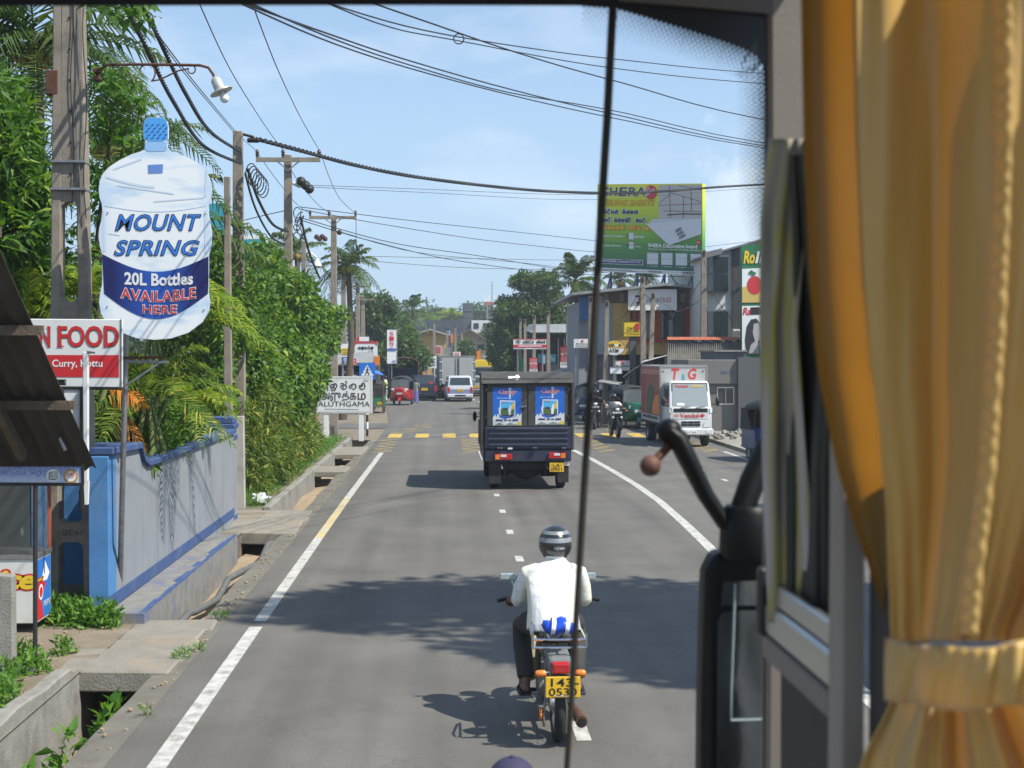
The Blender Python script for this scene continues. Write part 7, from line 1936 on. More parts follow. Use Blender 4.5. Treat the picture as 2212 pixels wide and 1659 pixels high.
# ------------------------------------------------------------------ people and two-wheelers
def limb(mb,pts,rs,n=10):
 mb.tube(pts,rs,n)
 for p,r in zip(pts,rs):mb.ball(p,r*.99,10,7)
def ring_loft(mb,rings,n=16):
 """rings: (cx, cy, cz, rx, ry) stacked upward, soft-cornered"""
 secs=[]
 for cx,cy,cz,rx,ry in rings:
  sec=[]
  for k in range(n):
   a=2*math.pi*k/n
   c,s=math.cos(a),math.sin(a)
   sec.append((cx+rx*math.copysign(abs(c)**.8,c),cy+ry*math.copysign(abs(s)**.8,s),cz))
  secs.append(sec)
 mb.loft(secs)
def hand(mb,wrist,fwd,side,grip=True,s=1.0):
 """palm with four curled fingers and a thumb closing round a grip"""
 w,f_,sd=Vector(wrist),Vector(fwd).normalized(),Vector(side).normalized()
 up=sd.cross(f_)if sd.cross(f_).z>0 else f_.cross(sd)
 mb.ball(w+f_*.045*s,(.04*s,.045*s,.022*s),10,7)
 for k in range(4):
  o=w+f_*.075*s+sd*((k-1.5)*.019*s)
  L=(.034,.04,.037,.028)[k]*s
  mb.tube([o,o+f_*L*.7,o+f_*L*.9-up*L*.9,o+f_*L*.1-up*L*1.5],[.0095*s,.009*s,.0085*s,.007*s],7)
 o=w+f_*.03*s-sd*.035*s
 mb.tube([o,o-sd*.012*s+f_*.025*s-up*.015*s,o+f_*.045*s-up*.04*s],[.011*s,.010*s,.008*s],7)
def head_mesh(mb,c,yaw=0.0,s=1.0):
 """head looking along +y (turned by yaw) with brow, nose, lips, chin and ears"""
 q=Matrix.Translation(Vector(c))@Matrix.Rotation(yaw,4,'Z')
 def P(x,y,z):return q@Vector((x*s,y*s,z*s))
 def B(x,y,z,rx,ry,rz):
  t=MB();t.M=q;t.ball((x*s,y*s,z*s),(rx*s,ry*s,rz*s),14,10);mb.add(t.v,t.f)
 B(0,-.01,.02,.078,.096,.10);B(0,.018,-.045,.058,.068,.07);B(0,.055,-.085,.03,.028,.025)
 mb.tube([P(0,.083,.015),P(0,.108,-.028),P(0,.092,-.036)],[.010*s,.016*s,.012*s],8)
 B(0,.078,-.058,.024,.014,.008);B(0,.076,-.068,.022,.014,.008)
 B(0,.072,.03,.05,.02,.012)
 for sg in(-1,1):B(sg*.08,-.01,-.01,.012,.022,.033)
 mb.tube([P(0,-.02,-.06),P(0,-.03,-.17)],[.055*s,.06*s],12)
M['hairblack']=mat('hair_black',(.012,.011,.010),.55,var=.3)
# ---- rider in front of the bus
RY,RXc=10.05,.83
def shirt_mat():
 m=mat('shirt_check',(.74,.735,.715),.8,var=.05,scale=6,bump=.7,bscale=13,aniso=(1,1,.6))
 N,L=m.node_tree.nodes,m.node_tree.links
 b=N['Principled BSDF'];src=b.inputs['Base Color'].links[0].from_socket
 tc=N.new('ShaderNodeTexCoord');sp=N.new('ShaderNodeSeparateXYZ');L.new(tc.outputs['Object'],sp.inputs[0])
 last=src
 for ax,per,lo,col,amt in(('X',.055,.93,(.33,.36,.45),.4),('Z',.085,.955,(.33,.36,.45),.35),('X',.165,.60,(.80,.76,.58),.45)):
  dv=N.new('ShaderNodeMath');dv.operation='DIVIDE';dv.inputs[1].default_value=per;L.new(sp.outputs[ax],dv.inputs[0])
  fr=N.new('ShaderNodeMath');fr.operation='FRACT';L.new(dv.outputs[0],fr.inputs[0])
  gt=N.new('ShaderNodeMath');gt.operation='GREATER_THAN';gt.inputs[1].default_value=lo;L.new(fr.outputs[0],gt.inputs[0])
  ml=N.new('ShaderNodeMath');ml.operation='MULTIPLY';ml.inputs[1].default_value=amt;L.new(gt.outputs[0],ml.inputs[0])
  mx=N.new('ShaderNodeMixRGB');mx.inputs['Color2'].default_value=(*col,1);L.new(ml.outputs[0],mx.inputs['Fac']);L.new(last,mx.inputs['Color1'])
  last=mx.outputs['Color']
 L.new(last,b.inputs['Base Color'])
 return m
bike=thing('motorcycle','small step-through motorcycle with yellow plate in front of the bus','motorcycle',(RXc,RY,0))
def W(par,x,y,r,w,name='wheel'):
 t=MB().lathe([(r-.075,-w*.35),(r-.03,-w/2),(r-.008,-w*.3),(r,0),(r-.008,w*.3),(r-.03,w/2),(r-.075,w*.35)],(x,y,r),36,'x',cap=False)
 o=t.build(name,M['rubber'],par,smooth=50)
 MB().lathe([(r-.078,-w*.38),(r-.07,-w*.38),(r-.07,w*.38),(r-.078,w*.38)],(x,y,r),36,'x',cap=False).build('rim',M['chrome'],o,smooth=40)
 MB().lathe([(.02,-.07),(.055,-.06),(.055,.06),(.02,.07)],(x,y,r),16,'x').build('hub',M['steel'],o,smooth=40)
 for k in range(18):
  a=2*math.pi*k/18
  MB().tube([(x+(.04 if k%2 else-.04),y+.05*math.cos(a),r+.05*math.sin(a)),(x,y+(r-.075)*math.cos(a+.25),r+(r-.075)*math.sin(a+.25))],.0025,4).build('spoke',M['chrome'],o)
 return o
W(bike,0,0,.285,.085);W(bike,0,1.22,.285,.075)
MB().loft([[(sg*.055,.33*math.cos(a),.285+.33*math.sin(a))for sg in(-1,1)]+[(sg*.055,.345*math.cos(a),.285+.345*math.sin(a))for sg in(1,-1)]for a in np.linspace(.5,2.75,14)]).build('mudguard',mat('guard_cream',(.42,.36,.24),.5,var=.2,dirt=(.14,.11,.08),dscale=6),bike,smooth=40)
lbox(bike,'tail_fairing',M['grey_paint'],(-.09,-.26,.56),(.09,.2,.68),.03,seg=2)
tl_=MB().loft([[(-.06,-.30,.575),(.06,-.30,.575),(.06,-.30,.65),(-.06,-.30,.65)],[(-.068,-.25,.565),(.068,-.25,.565),(.068,-.25,.662),(-.068,-.25,.662)]]).build('tail_light',M['tail'],bike,bevel=.012,seg=2)
lbox(bike,'plate_bracket',M['black'],(-.10,-.305,.40),(.125,-.298,.565))
p=lbox(bike,'number_plate',M['plate'],(-.115,-.315,.405),(.14,-.306,.56),.004)
fr=plane((-.115,-.316,.405),(.255,0,0),(0,0,.155))
lettering(p,fr,'143-',(.16,.54,.96,.92),M['blackp'],.001,0,.01,world=False);lettering(p,fr,'0530',(.1,.1,.9,.46),M['blackp'],.001,0,.01,world=False)
for sg in(-1,1):
 MB().tube([(sg*.05,-.24,.58),(sg*.13,-.26,.575)],.01,6).build('indicator_stem',M['chrome'],bike)
 MB().lathe([(.016,-.04),(.026,-.025),(.027,.025),(.016,.04)],(sg*.145,-.265,.573),12,'x').build('indicator',M['amber'],bike,smooth=50)
MB().loft([[(-.12,.15,.70),(.12,.15,.70),(.12,.15,.76),(-.12,.15,.76)],[(-.14,.4,.69),(.14,.4,.69),(.14,.4,.78),(-.14,.4,.78)],[(-.11,.78,.68),(.11,.78,.68),(.11,.78,.75),(-.11,.78,.75)]]).build('seat',M['black'],bike,bevel=.025,seg=2)
for pts in([(-.20,-.16,.80),(.20,-.16,.80)],[(-.20,-.16,.74),(.20,-.16,.74)],[(-.20,-.16,.80),(-.20,.25,.80)],[(.20,-.16,.80),(.20,.25,.80)],[(-.07,-.16,.80),(-.07,.25,.80)],[(.07,-.16,.80),(.07,.25,.80)],[(-.20,-.16,.74),(-.20,-.16,.86),(-.19,-.1,.90),(-.18,.2,.86)],[(.20,-.16,.74),(.20,-.16,.84)],[(-.15,-.14,.74),(-.1,.05,.62)],[(.15,-.14,.74),(.1,.05,.62)]):
 MB().tube(pts,.0095,7).build('rack_bar',M['chrome'],bike)
bag=MB().ball((.01,-.02,.87),(.135,.10,.062),18,12)
bag.v=[(x+.012*math.sin(z*60+y*30),y,z+.014*math.sin(x*40))for x,y,z in bag.v]
bg=thing('rolled_bag','rolled blue plastic bag with white bands tied on the rack','bag',(RXc,RY,0))
b1=bag.build('roll',mat('bag_blue',(.012,.07,.55),.4,var=.15,bump=.4,bscale=20),bg,smooth=80)
for x in(-.05,.055):
 MB().lathe([(.100,-.016),(.102,0),(.100,.016)],(0,0,0),20,'x',cap=False).build('white_band',M['whitep'],b1,smooth=60).matrix_local=Matrix.Translation((x+.01,-.02,.87))@Matrix.Diagonal((1,1.0,.66,1))@Matrix.Rotation(R(8),4,'Y')
for pts,r in(([(0,.25,.62),(0,.6,.42),(0,.95,.5),(0,1.05,.85)],.035),([(-.08,.05,.62),(-.08,0,.29)],.022),([(.08,.05,.62),(.08,0,.29)],.022),([(-.06,0,.29),(-.06,.5,.32)],.018),([(.06,0,.29),(.06,.5,.32)],.018),([(-.05,1.08,.80),(-.06,1.22,.29)],.022),([(.05,1.08,.80),(.06,1.22,.29)],.022)):
 MB().tube(pts,r,8).build('frame_tube',M['grey_paint'],bike,smooth=50)
MB().lathe([(.02,-.13),(.10,-.11),(.11,0),(.10,.11),(.02,.13)],(0,.55,.30),16,'x').build('engine',mat('engine_alloy',(.22,.2,.17),.6,.4,.3,10),bike,smooth=40)
lbox(bike,'cylinder_head',mat('engine_alloy',(.22,.2,.17),.6),(-.07,.62,.24),(.07,.88,.38),.02)
for sg in(-1,1):
 MB().grid([[(sg*.06,.98,.25),(sg*.24,.90,.20)],[(sg*.06,1.03,.5),(sg*.26,.93,.5)],[(sg*.06,1.06,.8),(sg*.18,.98,.78)]]).build('leg_shield',mat('shield_cream',(.42,.37,.24),.45,var=.15),bike,smooth=60,solid=.012)
 MB().tube([(sg*.02,1.05,.93),(sg*.16,1.06,.96),(sg*.26,.98,.93),(sg*.40,.93,.90)],.012,8).build('handlebar',M['chrome'],bike,smooth=50)
 MB().tube([(sg*.30,.965,.917),(sg*.42,.925,.895)],.018,10).build('grip',M['black'],bike,smooth=50)
 MB().tube([(sg*.26,.99,.94),(sg*.30,1.0,1.05)],.006,6).build('mirror_stem',M['chrome'],bike)
 MB().cbox((sg*.335,1.0,1.08),(.125,.02,.06)).build('mirror',mat('mirror_face',(.55,.66,.68),.1,.6,.3,20),bike,bevel=.012)
 MB().tube([(sg*.05,.6,.24),(sg*.25,.62,.24)],.015,8).build('foot_peg',M['rubber'],bike)
MB().tube([(.09,.75,.2),(.14,.4,.17),(.155,.1,.18),(.16,-.22,.2)],[.02,.025,.042,.045],12).build('exhaust',M['rust'],bike,smooth=50)
MB().tube([(.16,-.221,.2),(.16,-.235,.2)],[.03,.03],12).build('exhaust_tip',M['black'],bike)
MB().tube([(-.09,.02,.30),(-.11,.02,.2),(-.10,.05,.1)],.012,6).build('side_stand',M['steel'],bike)
MB().lathe([(.045,-.01),(.05,0),(.045,.01)],(-.13,.02,.2),12,'x').build('reflector',M['amber'],bike)
MB().ball((0,1.12,.92),(.10,.09,.10),14,10).build('headlamp_shell',mat('shield_cream',(.42,.37,.24),.45),bike,smooth=80)
MB().loft([[(sg*.05,1.22+.31*math.cos(a),.285+.31*math.sin(a))for sg in(-1,1)]+[(sg*.05,1.22+.325*math.cos(a),.285+.325*math.sin(a))for sg in(1,-1)]for a in np.linspace(.1,2.6,12)]).build('front_mudguard',mat('guard_cream',(.42,.36,.24),.5),bike,smooth=40)
rider=thing('person','rider in pale checked shirt and striped helmet on the step-through motorcycle','person',(RXc,RY,0))
mb=MB()
hc=(.045,.80,1.375)
head_mesh(mb,hc,R(-4),.97)
ring_loft(mb,[(0,.46,.80,.14,.11),(0,.52,.95,.14,.10),(.01,.62,1.12,.15,.10),(.03,.74,1.22,.11,.08)])
for sg in(-1,1):
 el=(sg*.262+.01,.72,.95);wr=(sg*.315+.005,.885,.915)
 limb(mb,[(sg*.19+.02,.66,1.17),el,wr],[.05,.044,.03])
 hand(mb,wr,(0.05*sg,.5,-.12),(sg,0,0))
 limb(mb,[(sg*.10,.45,.80),(sg*.22,.88,.70),(sg*.205,.60,.36),(sg*.205,.58,.28)],[.075,.055,.042,.035])
 limb(mb,[(sg*.205,.55,.265),(sg*.215,.66,.25),(sg*.22,.76,.245)],[.036,.036,.028])
 for k in range(5):
  mb.tube([(sg*(.195+.012*k),.76,.243),(sg*(.197+.012*k),.80-.006*k,.238)],[.009,.008],6)
rb=mb.build('body',M['skin'],rider,remesh=.009)
sh_=MB()
ring_loft(sh_,[(0,.40,.765,.215,.135),(0,.42,.82,.21,.15),(.0,.46,.92,.20,.15),(.005,.53,1.04,.208,.148),(.012,.60,1.13,.215,.135),(.022,.66,1.195,.19,.11),(.033,.72,1.245,.11,.085),(.04,.75,1.275,.075,.07)],22)
for sg in(-1,1):
 sh_.tube([(sg*.12+.02,.63,1.18),(sg*.20+.02,.655,1.155),(sg*.243+.012,.69,1.05),(sg*.262+.01,.715,.955),(sg*.272+.01,.76,.925)],[.075,.078,.07,.064,.06],14)
 sh_.ball((sg*.195+.02,.655,1.15),.078,12,9)
shirt=sh_.build('shirt',shirt_mat(),rb,remesh=.011)
cl=MB().loft([[(.04+.078*math.cos(a)*k,.755+.072*math.sin(a)*k-.008*j,1.262+.022*j)for a in np.linspace(0,2*math.pi,18,endpoint=False)]for j,k in((0,1.05),(1,1.0),(2,.92))],cap=False).build('collar',shirt_mat(),shirt,smooth=60,solid=.008)
tr=MB()
ring_loft(tr,[(0,.42,.74,.19,.15),(0,.42,.82,.20,.155),(0,.44,.88,.185,.14)])
for sg in(-1,1):
 tr.tube([(sg*.10,.44,.80),(sg*.17,.66,.77),(sg*.225,.885,.70),(sg*.222,.78,.56),(sg*.21,.63,.40),(sg*.207,.60,.335)],[.10,.098,.078,.078,.072,.068],12)
 tr.ball((sg*.225,.885,.70),.078,10,8)
tr.build('trousers',mat('trouser_charcoal',(.035,.032,.03),.8,var=.25,bump=.3,bscale=10),rb,remesh=.011)
for sg in(-1,1):
 s=MB().extr([(sg*.165,.50,.215),(sg*.265,.50,.215),(sg*.275,.70,.205),(sg*.25,.83,.21),(sg*.18,.83,.21),(sg*.16,.70,.205)],(0,0,.02));s.build('sandal',M['black'],rb,bevel=.006)
 MB().tube([(sg*.17,.72,.225),(sg*.215,.73,.30),(sg*.27,.71,.225)],.012,6,flat=1).build('sandal_strap',M['black'],rb)
def shell(mb,c,r,a0,a1,b0=0,b1=360,n=28,m=14):
 rows=[]
 for i in range(m+1):
  ph=R(a0+(a1-a0)*i/m)
  rows.append([(c[0]+r[0]*math.cos(ph)*math.cos(R(b0+(b1-b0)*j/n)),c[1]+r[1]*math.cos(ph)*math.sin(R(b0+(b1-b0)*j/n)),c[2]+r[2]*math.sin(ph))for j in range(n+1)])
 mb.grid(rows)
hcn=(hc[0],hc[1]-.005,hc[2]+.01)
hm=MB();shell(hm,hcn,(.130,.155,.140),-50,89.5)
M['helmet']=mat('helmet_black',(.018,.019,.022),.25,var=.2,coat=.6)
helmet=hm.build('helmet',M['helmet'],rb,smooth=80,solid=.012)
for a0,a1 in((8,22),(34,47)):
 s=MB();shell(s,hcn,(.1375,.1625,.1475),a0,a1,165,375,30,4);s.build('helmet_band',mat('helmet_silver',(.34,.34,.33),.3,.5,.1,coat=.5),helmet,smooth=80)
s=MB();shell(s,hcn,(.133,.158,.143),-50,-44,160,380,30,2);s.build('helmet_rim',M['rubber'],helmet,smooth=80,solid=.012)
hfr=lambda u,v,d=0.0:(hcn[0]+.02+u,hcn[1]-math.sqrt(max(0,1-((u+.02)/.1375)**2-(v/.145)**2))*.163-d,hcn[2]+v)
b=MB();patch(b,hfr,ell(0,-.022,.042,.018,24),.004);lg=b.build('helmet_badge',M['whitep'],helmet)
b=MB();patch(b,hfr,ell(0,-.022,.038,.0145,24),.006);b.build('helmet_badge',M['helmet'],helmet)
lettering(lg,hfr,'RPM',(-.026,-.029,.026,-.015),M['whitep'],.0085,.1,.01,world=False)
# ---- far two-wheelers with riders facing us (built looking along +y, then turned)
def scooter(label,plabel,loc,rz,col,shirtc,helmetc,trous=(.03,.03,.035),body_name='scooter'):
 t=thing(body_name,label,'scooter',loc,rz)
 body=paint('scoot_%02d_%02d_%02d'%tuple(int(c*99)for c in col),col,.25,.6,.05)
 for y in(0,1.25):wheel(t,(0,y,.26),.26,.11)
 MB().loft([[(-.10,-.25,.5),(.10,-.25,.5),(.08,-.25,.68),(-.08,-.25,.68)],[(-.17,.15,.32),(.17,.15,.32),(.15,.15,.72),(-.15,.15,.72)],[(-.16,.5,.3),(.16,.5,.3),(.13,.5,.70),(-.13,.5,.70)]]).build('rear_body',body,t,smooth=40,bevel=.02)
 lbox(t,'floorboard',M['black'],(-.16,.48,.26),(.16,.95,.32),.02)
 MB().loft([[(-.22,.93,.28),(.22,.93,.28),(.20,.98,.28),(-.20,.98,.28)],[(-.23,.98,.6),(.23,.98,.6),(.14,1.10,.6),(-.14,1.10,.6)],[(-.17,1.0,.92),(.17,1.0,.92),(.08,1.10,.90),(-.08,1.10,.90)]]).build('front_apron',body,t,smooth=40)
 lbox(t,'seat',M['black'],(-.13,-.2,.70),(.13,.5,.78),.03)
 MB().tube([(0,1.05,.8),(0,1.25,.26)],.03,8).build('fork',M['black'],t)
 MB().loft([[(sg*.06,1.25+.30*math.cos(a),.26+.30*math.sin(a))for sg in(-1,1)]+[(sg*.06,1.25+.32*math.cos(a),.26+.32*math.sin(a))for sg in(1,-1)]for a in np.linspace(0,2.6,10)]).build('front_mudguard',body,t,smooth=40)
 MB().ball((0,1.03,1.0),(.16,.10,.09),12,8).build('handlebar_cowl',body,t,smooth=80)
 MB().ball((0,1.11,1.0),(.08,.03,.055),12,8).build('headlight',M['lens'],t,smooth=80)
 for sg in(-1,1):
  MB().tube([(sg*.1,1.0,1.02),(sg*.36,.92,1.03)],.016,6).build('handlebar',M['black'],t)
  MB().tube([(sg*.2,1.0,1.04),(sg*.3,1.0,1.2)],.008,5).build('mirror_stem',M['black'],t)
  MB().cbox((sg*.32,1.0,1.23),(.12,.02,.07)).build('mirror',M['black'],t,bevel=.01)
  MB().ball((sg*.15,1.09,.72),(.05,.03,.04),10,6).build('indicator',M['lens'],t)
 p=lbox(t,'number_plate',M['whitep'],(-.16,1.105,.86),(.16,1.115,.93));text_l(p,'plate_lettering',M['blackp'],(.16,1.117,.86),(-.32,0,0),(0,0,.07),'VC-2208',(.1,.2,.9,.8),.002)
 pr=thing('person',plabel,'person',loc,rz)
 m=MB()
 head_mesh(m,(0,.42,1.42),0,1.0)
 ring_loft(m,[(0,.15,.80,.15,.12),(0,.20,.95,.15,.11),(0,.28,1.12,.16,.10),(0,.36,1.24,.12,.08)])
 for sg in(-1,1):
  el=(sg*.31,.5,1.05);wr=(sg*.33,.82,1.03)
  limb(m,[(sg*.19,.32,1.2),el,wr],[.05,.044,.03]);hand(m,wr,(0,.5,-.05),(sg,0,0))
  limb(m,[(sg*.1,.2,.82),(sg*.18,.62,.80),(sg*.15,.66,.4),(sg*.15,.68,.36)],[.075,.055,.042,.035])
  limb(m,[(sg*.15,.64,.355),(sg*.16,.82,.345)],[.038,.03])
 bd=m.build('body',M['skin'],pr,remesh=.013)
 s2=MB()
 ring_loft(s2,[(0,.14,.77,.20,.15),(0,.18,.9,.195,.145),(0,.25,1.06,.205,.14),(0,.31,1.17,.21,.12),(0,.37,1.26,.10,.085)],18)
 for sg in(-1,1):s2.tube([(sg*.12,.31,1.2),(sg*.2,.33,1.18),(sg*.27,.42,1.1)],[.07,.078,.07],12)
 s2.build('shirt',mat('shirt_%02d_%02d'%(int(shirtc[0]*99),int(shirtc[2]*99)),shirtc,.8,var=.1,bump=.3,bscale=8),bd,remesh=.015)
 t2=MB()
 ring_loft(t2,[(0,.14,.76,.17,.14),(0,.16,.86,.17,.13)])
 for sg in(-1,1):t2.tube([(sg*.1,.2,.82),(sg*.18,.63,.80),(sg*.155,.66,.45),(sg*.15,.67,.40)],[.09,.075,.06,.055],10)
 t2.build('trousers',mat('trouser_%02d'%int(trous[0]*999),trous,.8,var=.2),bd,remesh=.015)
 h=MB();shell(h,(0,.42,1.435),(.125,.15,.135),5,89);shell(h,(0,.42,1.435),(.125,.15,.135),-45,5,150,390)
 h.build('helmet',helmetc,bd,smooth=80,solid=.012)
 for sg in(-1,1):
  s=MB().box((sg*.15-.045,.58,.325),(sg*.15+.045,.86,.35));s.build('shoe',M['black'],bd,bevel=.01)
 return t
q=gp(1330,946)
scooter('black scooter heading towards the bus beside the delivery truck','rider in white shirt and dark helmet on the black scooter',(q[0],q[1]+1.25,0),math.pi+R(4),(.012,.012,.014),(.62,.60,.64),M['helmet'])
q=gp(1299,928)
scooter('dark scooter waiting beside the parked tuk-tuks','rider in black jacket on the scooter beside the tuk-tuks',(q[0],q[1]+1.25,0),math.pi-R(12),(.02,.02,.022),(.02,.02,.024),M['helmet'])
# ---- walkers
def walker(label,loc,rz,top,lower,skirt=False,stride=.16,h=1.66,vest=None):
 pr=thing('person',label,'person',loc,rz,sc=h/1.66)
 m=MB()
 head_mesh(m,(0,.02,1.53),0,1.0)
 ring_loft(m,[(0,0,.86,.15,.10),(0,0,1.0,.13,.09),(0,.01,1.2,.16,.10),(0,.0,1.36,.15,.08),(0,0,1.41,.08,.06)])
 for sg in(-1,1):
  wr=(sg*.27,.10*sg+.06,.80)
  limb(m,[(sg*.17,0,1.34),(sg*.235,-.02+.03*sg,1.07),wr],[.05,.04,.028]);hand(m,wr,(0,.15,-1),(1,0,0),s=.9)
  limb(m,[(sg*.09,0,.86),(sg*.10,.06+stride*.5*sg,.48),(sg*.10,stride*sg,.09)],[.085,.055,.038])
  limb(m,[(sg*.10,stride*sg-.04,.05),(sg*.11,stride*sg+.14,.035)],[.036,.026])
 b=m.build('body',M['skin'],pr,remesh=.014)
 s=MB();ring_loft(s,[(0,0,.84,.185,.13),(0,0,1.0,.165,.115),(0,.01,1.2,.185,.125),(0,0,1.36,.17,.10),(0,0,1.42,.085,.07)],18)
 for sg in(-1,1):s.tube([(sg*.12,0,1.36),(sg*.19,0,1.33),(sg*.23,0,1.15)],[.065,.07,.06],10)
 sh=s.build('shirt',top,b,remesh=.016)
 if vest:
  v=MB();ring_loft(v,[(0,0,.92,.18,.128),(0,0,1.05,.175,.125),(0,.01,1.2,.192,.132),(0,0,1.34,.175,.11)],18);v.build('vest',vest,b,smooth=60)
 if skirt:
  k=MB();ring_loft(k,[(0,.02,.06,.20,.20),(0,.0,.3,.19,.17),(0,0,.6,.19,.15),(0,0,.9,.17,.125)],20);k.build('long_skirt',lower,b,smooth=70)
 else:
  k=MB();ring_loft(k,[(0,0,.80,.165,.12),(0,0,.92,.165,.12)])
  for sg in(-1,1):k.tube([(sg*.09,0,.86),(sg*.10,.06+stride*.5*sg,.48),(sg*.10,stride*sg,.10)],[.10,.08,.065],10)
  k.build('trousers',lower,b,remesh=.016)
 hr=MB();shell(hr,(0,.0,1.56),(.088,.108,.10),-5,89);shell(hr,(0,0,1.56),(.088,.108,.10),-50,0,170,370);hr.build('hair',M['hairblack'],b,smooth=80,solid=.012)
 return pr
q=gp(898,871);walker('woman in grey top and long purple skirt walking past the dark jeep',(q[0],q[1],0),R(-15),mat('top_grey',(.22,.22,.22),.8),mat('skirt_purple',(.13,.12,.36),.7,var=.5,scale=12),True,h=1.5)
q=gp(833,868);walker('man in white with a yellow vest standing by the shop awning',(q[0],q[1],0),R(80),mat('top_white',(.6,.6,.58),.8),mat('trouser_white',(.55,.54,.5),.8),False,.08,vest=mat('vest_yellow',(.45,.48,.05),.7))
# ---- cyclist just ahead of the bus: only the cap shows above the dashboard line
cx,cy=(1108-966)/616.0,4.72
bc=thing('bicycle','plain black bicycle ridden close ahead of the bus','bicycle',(cx,cy,0))
for y in(-.35,.70):wheel(bc,(0,y,.33),.33,.04)
for pts in([(0,-.35,.33),(0,-.05,.85)],[(0,-.05,.85),(0,.5,.88)],[(0,.05,.3),(0,.5,.88)],[(0,-.35,.33),(0,.05,.3)],[(0,.5,.9),(0,.70,.33)],[(0,-.05,.7),(0,.05,.3)],[(-.28,.38,.98),(0,.5,.98),(.28,.38,.98)]):
 MB().tube(pts,.016,7).build('frame_tube',M['black'],bc)
lbox(bc,'saddle',M['black'],(-.08,-.16,.84),(.08,.1,.89),.02)
cyc=thing('person','cyclist in a dark purple cap just ahead of the bus','person',(cx,cy,0),sc=.975)
m=MB()
head_mesh(m,(0,.06,1.385),0,1.0)
ring_loft(m,[(0,-.06,.90,.15,.11),(0,-.04,1.05,.15,.10),(0,.02,1.18,.16,.09),(0,.03,1.25,.09,.07)])
for sg in(-1,1):
 limb(m,[(sg*.17,.02,1.19),(sg*.25,.14,1.03),(sg*.27,.34,.985)],[.045,.038,.028]);hand(m,(sg*.27,.34,.985),(0,.5,-.1),(sg,0,0))
 limb(m,[(sg*.09,-.06,.9),(sg*.11,.28,.68),(sg*.11,.05,.3)],[.08,.055,.038]);limb(m,[(sg*.11,.02,.26),(sg*.11,.16,.24)],[.036,.028])
bd=m.build('body',M['skin'],cyc,remesh=.012)
s=MB();ring_loft(s,[(0,-.06,.88,.18,.13),(0,-.04,1.04,.175,.12),(0,.02,1.17,.185,.11),(0,.03,1.26,.09,.075)],18)
for sg in(-1,1):s.tube([(sg*.12,.02,1.2),(sg*.2,.06,1.16),(sg*.24,.12,1.07)],[.06,.062,.055],10)
s.build('shirt',mat('shirt_navy',(.03,.035,.08),.8),bd,remesh=.014)
k=MB();ring_loft(k,[(0,-.06,.84,.16,.13),(0,-.06,.94,.16,.12)])
for sg in(-1,1):k.tube([(sg*.09,-.06,.88),(sg*.11,.29,.68),(sg*.11,.07,.33)],[.095,.078,.06],10)
k.build('trousers',mat('trouser_30',(.03,.03,.035),.8),bd,remesh=.014)
h=MB();shell(h,(0,.045,1.40),(.092,.112,.10),-5,89)
cp_=h.build('cap',mat('cap_purple',(.035,.032,.075),.8,var=.1),bd,smooth=80,solid=.01)
MB().ball((0,.045,1.506),(.012,.012,.008),8,6).build('cap_button',mat('cap_purple',(.035,.032,.075),.8),cp_)
MB().extr([(-.07,.14,1.40),(.07,.14,1.40),(.05,.22,1.39),(-.05,.22,1.39)],(0,0,.006)).build('cap_peak',mat('cap_purple',(.035,.032,.075),.8),cp_)
# ------------------------------------------------------------------ the bus we sit in
bus=thing('bus','inside front corner of the bus with black windscreen edge and grey pillar','bus',(-.6,2.0,0))
GY=2.62
f=px(GY)
M['pillar']=mat('bus_beige',(.20,.18,.155),.6,var=.08,scale=3,bump=.05,bscale=80)
M['ceramic']=mat('glass_ceramic',(.004,.004,.005),.35,var=.1)
M['busdark']=mat('bus_panel_dark',(.035,.033,.032),.65,var=.15)
wgm=bpy.data.materials.new('windscreen_glass');wgm.use_nodes=True
nt=wgm.node_tree;nt.nodes.clear()
o_=nt.nodes.new('ShaderNodeOutputMaterial');t_=nt.nodes.new('ShaderNodeBsdfTransparent');t_.inputs['Color'].default_value=(.96,.97,.965,1)
nt.links.new(t_.outputs[0],o_.inputs['Surface'])
MB().extr([f(-900,-60,-.004),f(1672,-60,-.004),f(1672,2300,-.004),f(-900,2300,-.004)],(0,.006,0)).build('windscreen_pane',wgm,bus,world=True)
inner=[(-900,30),(-300,16),(0,13),(500,11.5),(900,11),(1250,12),(1330,18),(1400,38),(1480,62),(1560,88),(1615,108),(1640,125),(1650,150),(1655,220),(1657,400),(1654,700),(1651,1100),(1648,1700),(1646,2300)]
outer=[(-900,-140),(-300,-140),(0,-140),(500,-140),(900,-140),(1250,-140),(1330,-140),(1400,-140),(1480,-140),(1560,-130),(1640,-100),(1690,-40),(1700,60),(1700,220),(1700,400),(1700,700),(1700,1100),(1700,1700),(1700,2300)]
mb=MB()
mb.grid([[f(*p,.004)for p in inner],[f(*p,.004)for p in outer]])
fb=mb.build('black_edge_band',M['ceramic'],bus,world=True,solid=.003)
path=[(1262,12),(1330,18),(1400,38),(1480,62),(1560,88),(1615,108),(1640,125),(1648,140)]
dots=MB()
def along(path,step):
 out=[];carry=0.0
 for(a,b)in zip(path[:-1],path[1:]):
  l=math.hypot(b[0]-a[0],b[1]-a[1]);t=carry
  while t<l:
   out.append((a[0]+(b[0]-a[0])*t/l,a[1]+(b[1]-a[1])*t/l,(b[0]-a[0])/l,(b[1]-a[1])/l));t+=step
  carry=t-l
 return out
for row in range(9):
 r=4.7*(1-row/10.0)**.8
 for k,(x,y,dx,dy)in enumerate(along(path,11.0)):
  nx,ny=-dy,dx
  off=2+row*7.2
  sx=(row%2)*5.5
  fade=min(1.0,.55+(x-1260)/500)
  c=(x+nx*off+dx*sx,y+ny*off+dy*sx)
  patch(dots,f,ell(c[0],c[1],r*fade,r*fade,9),.005)
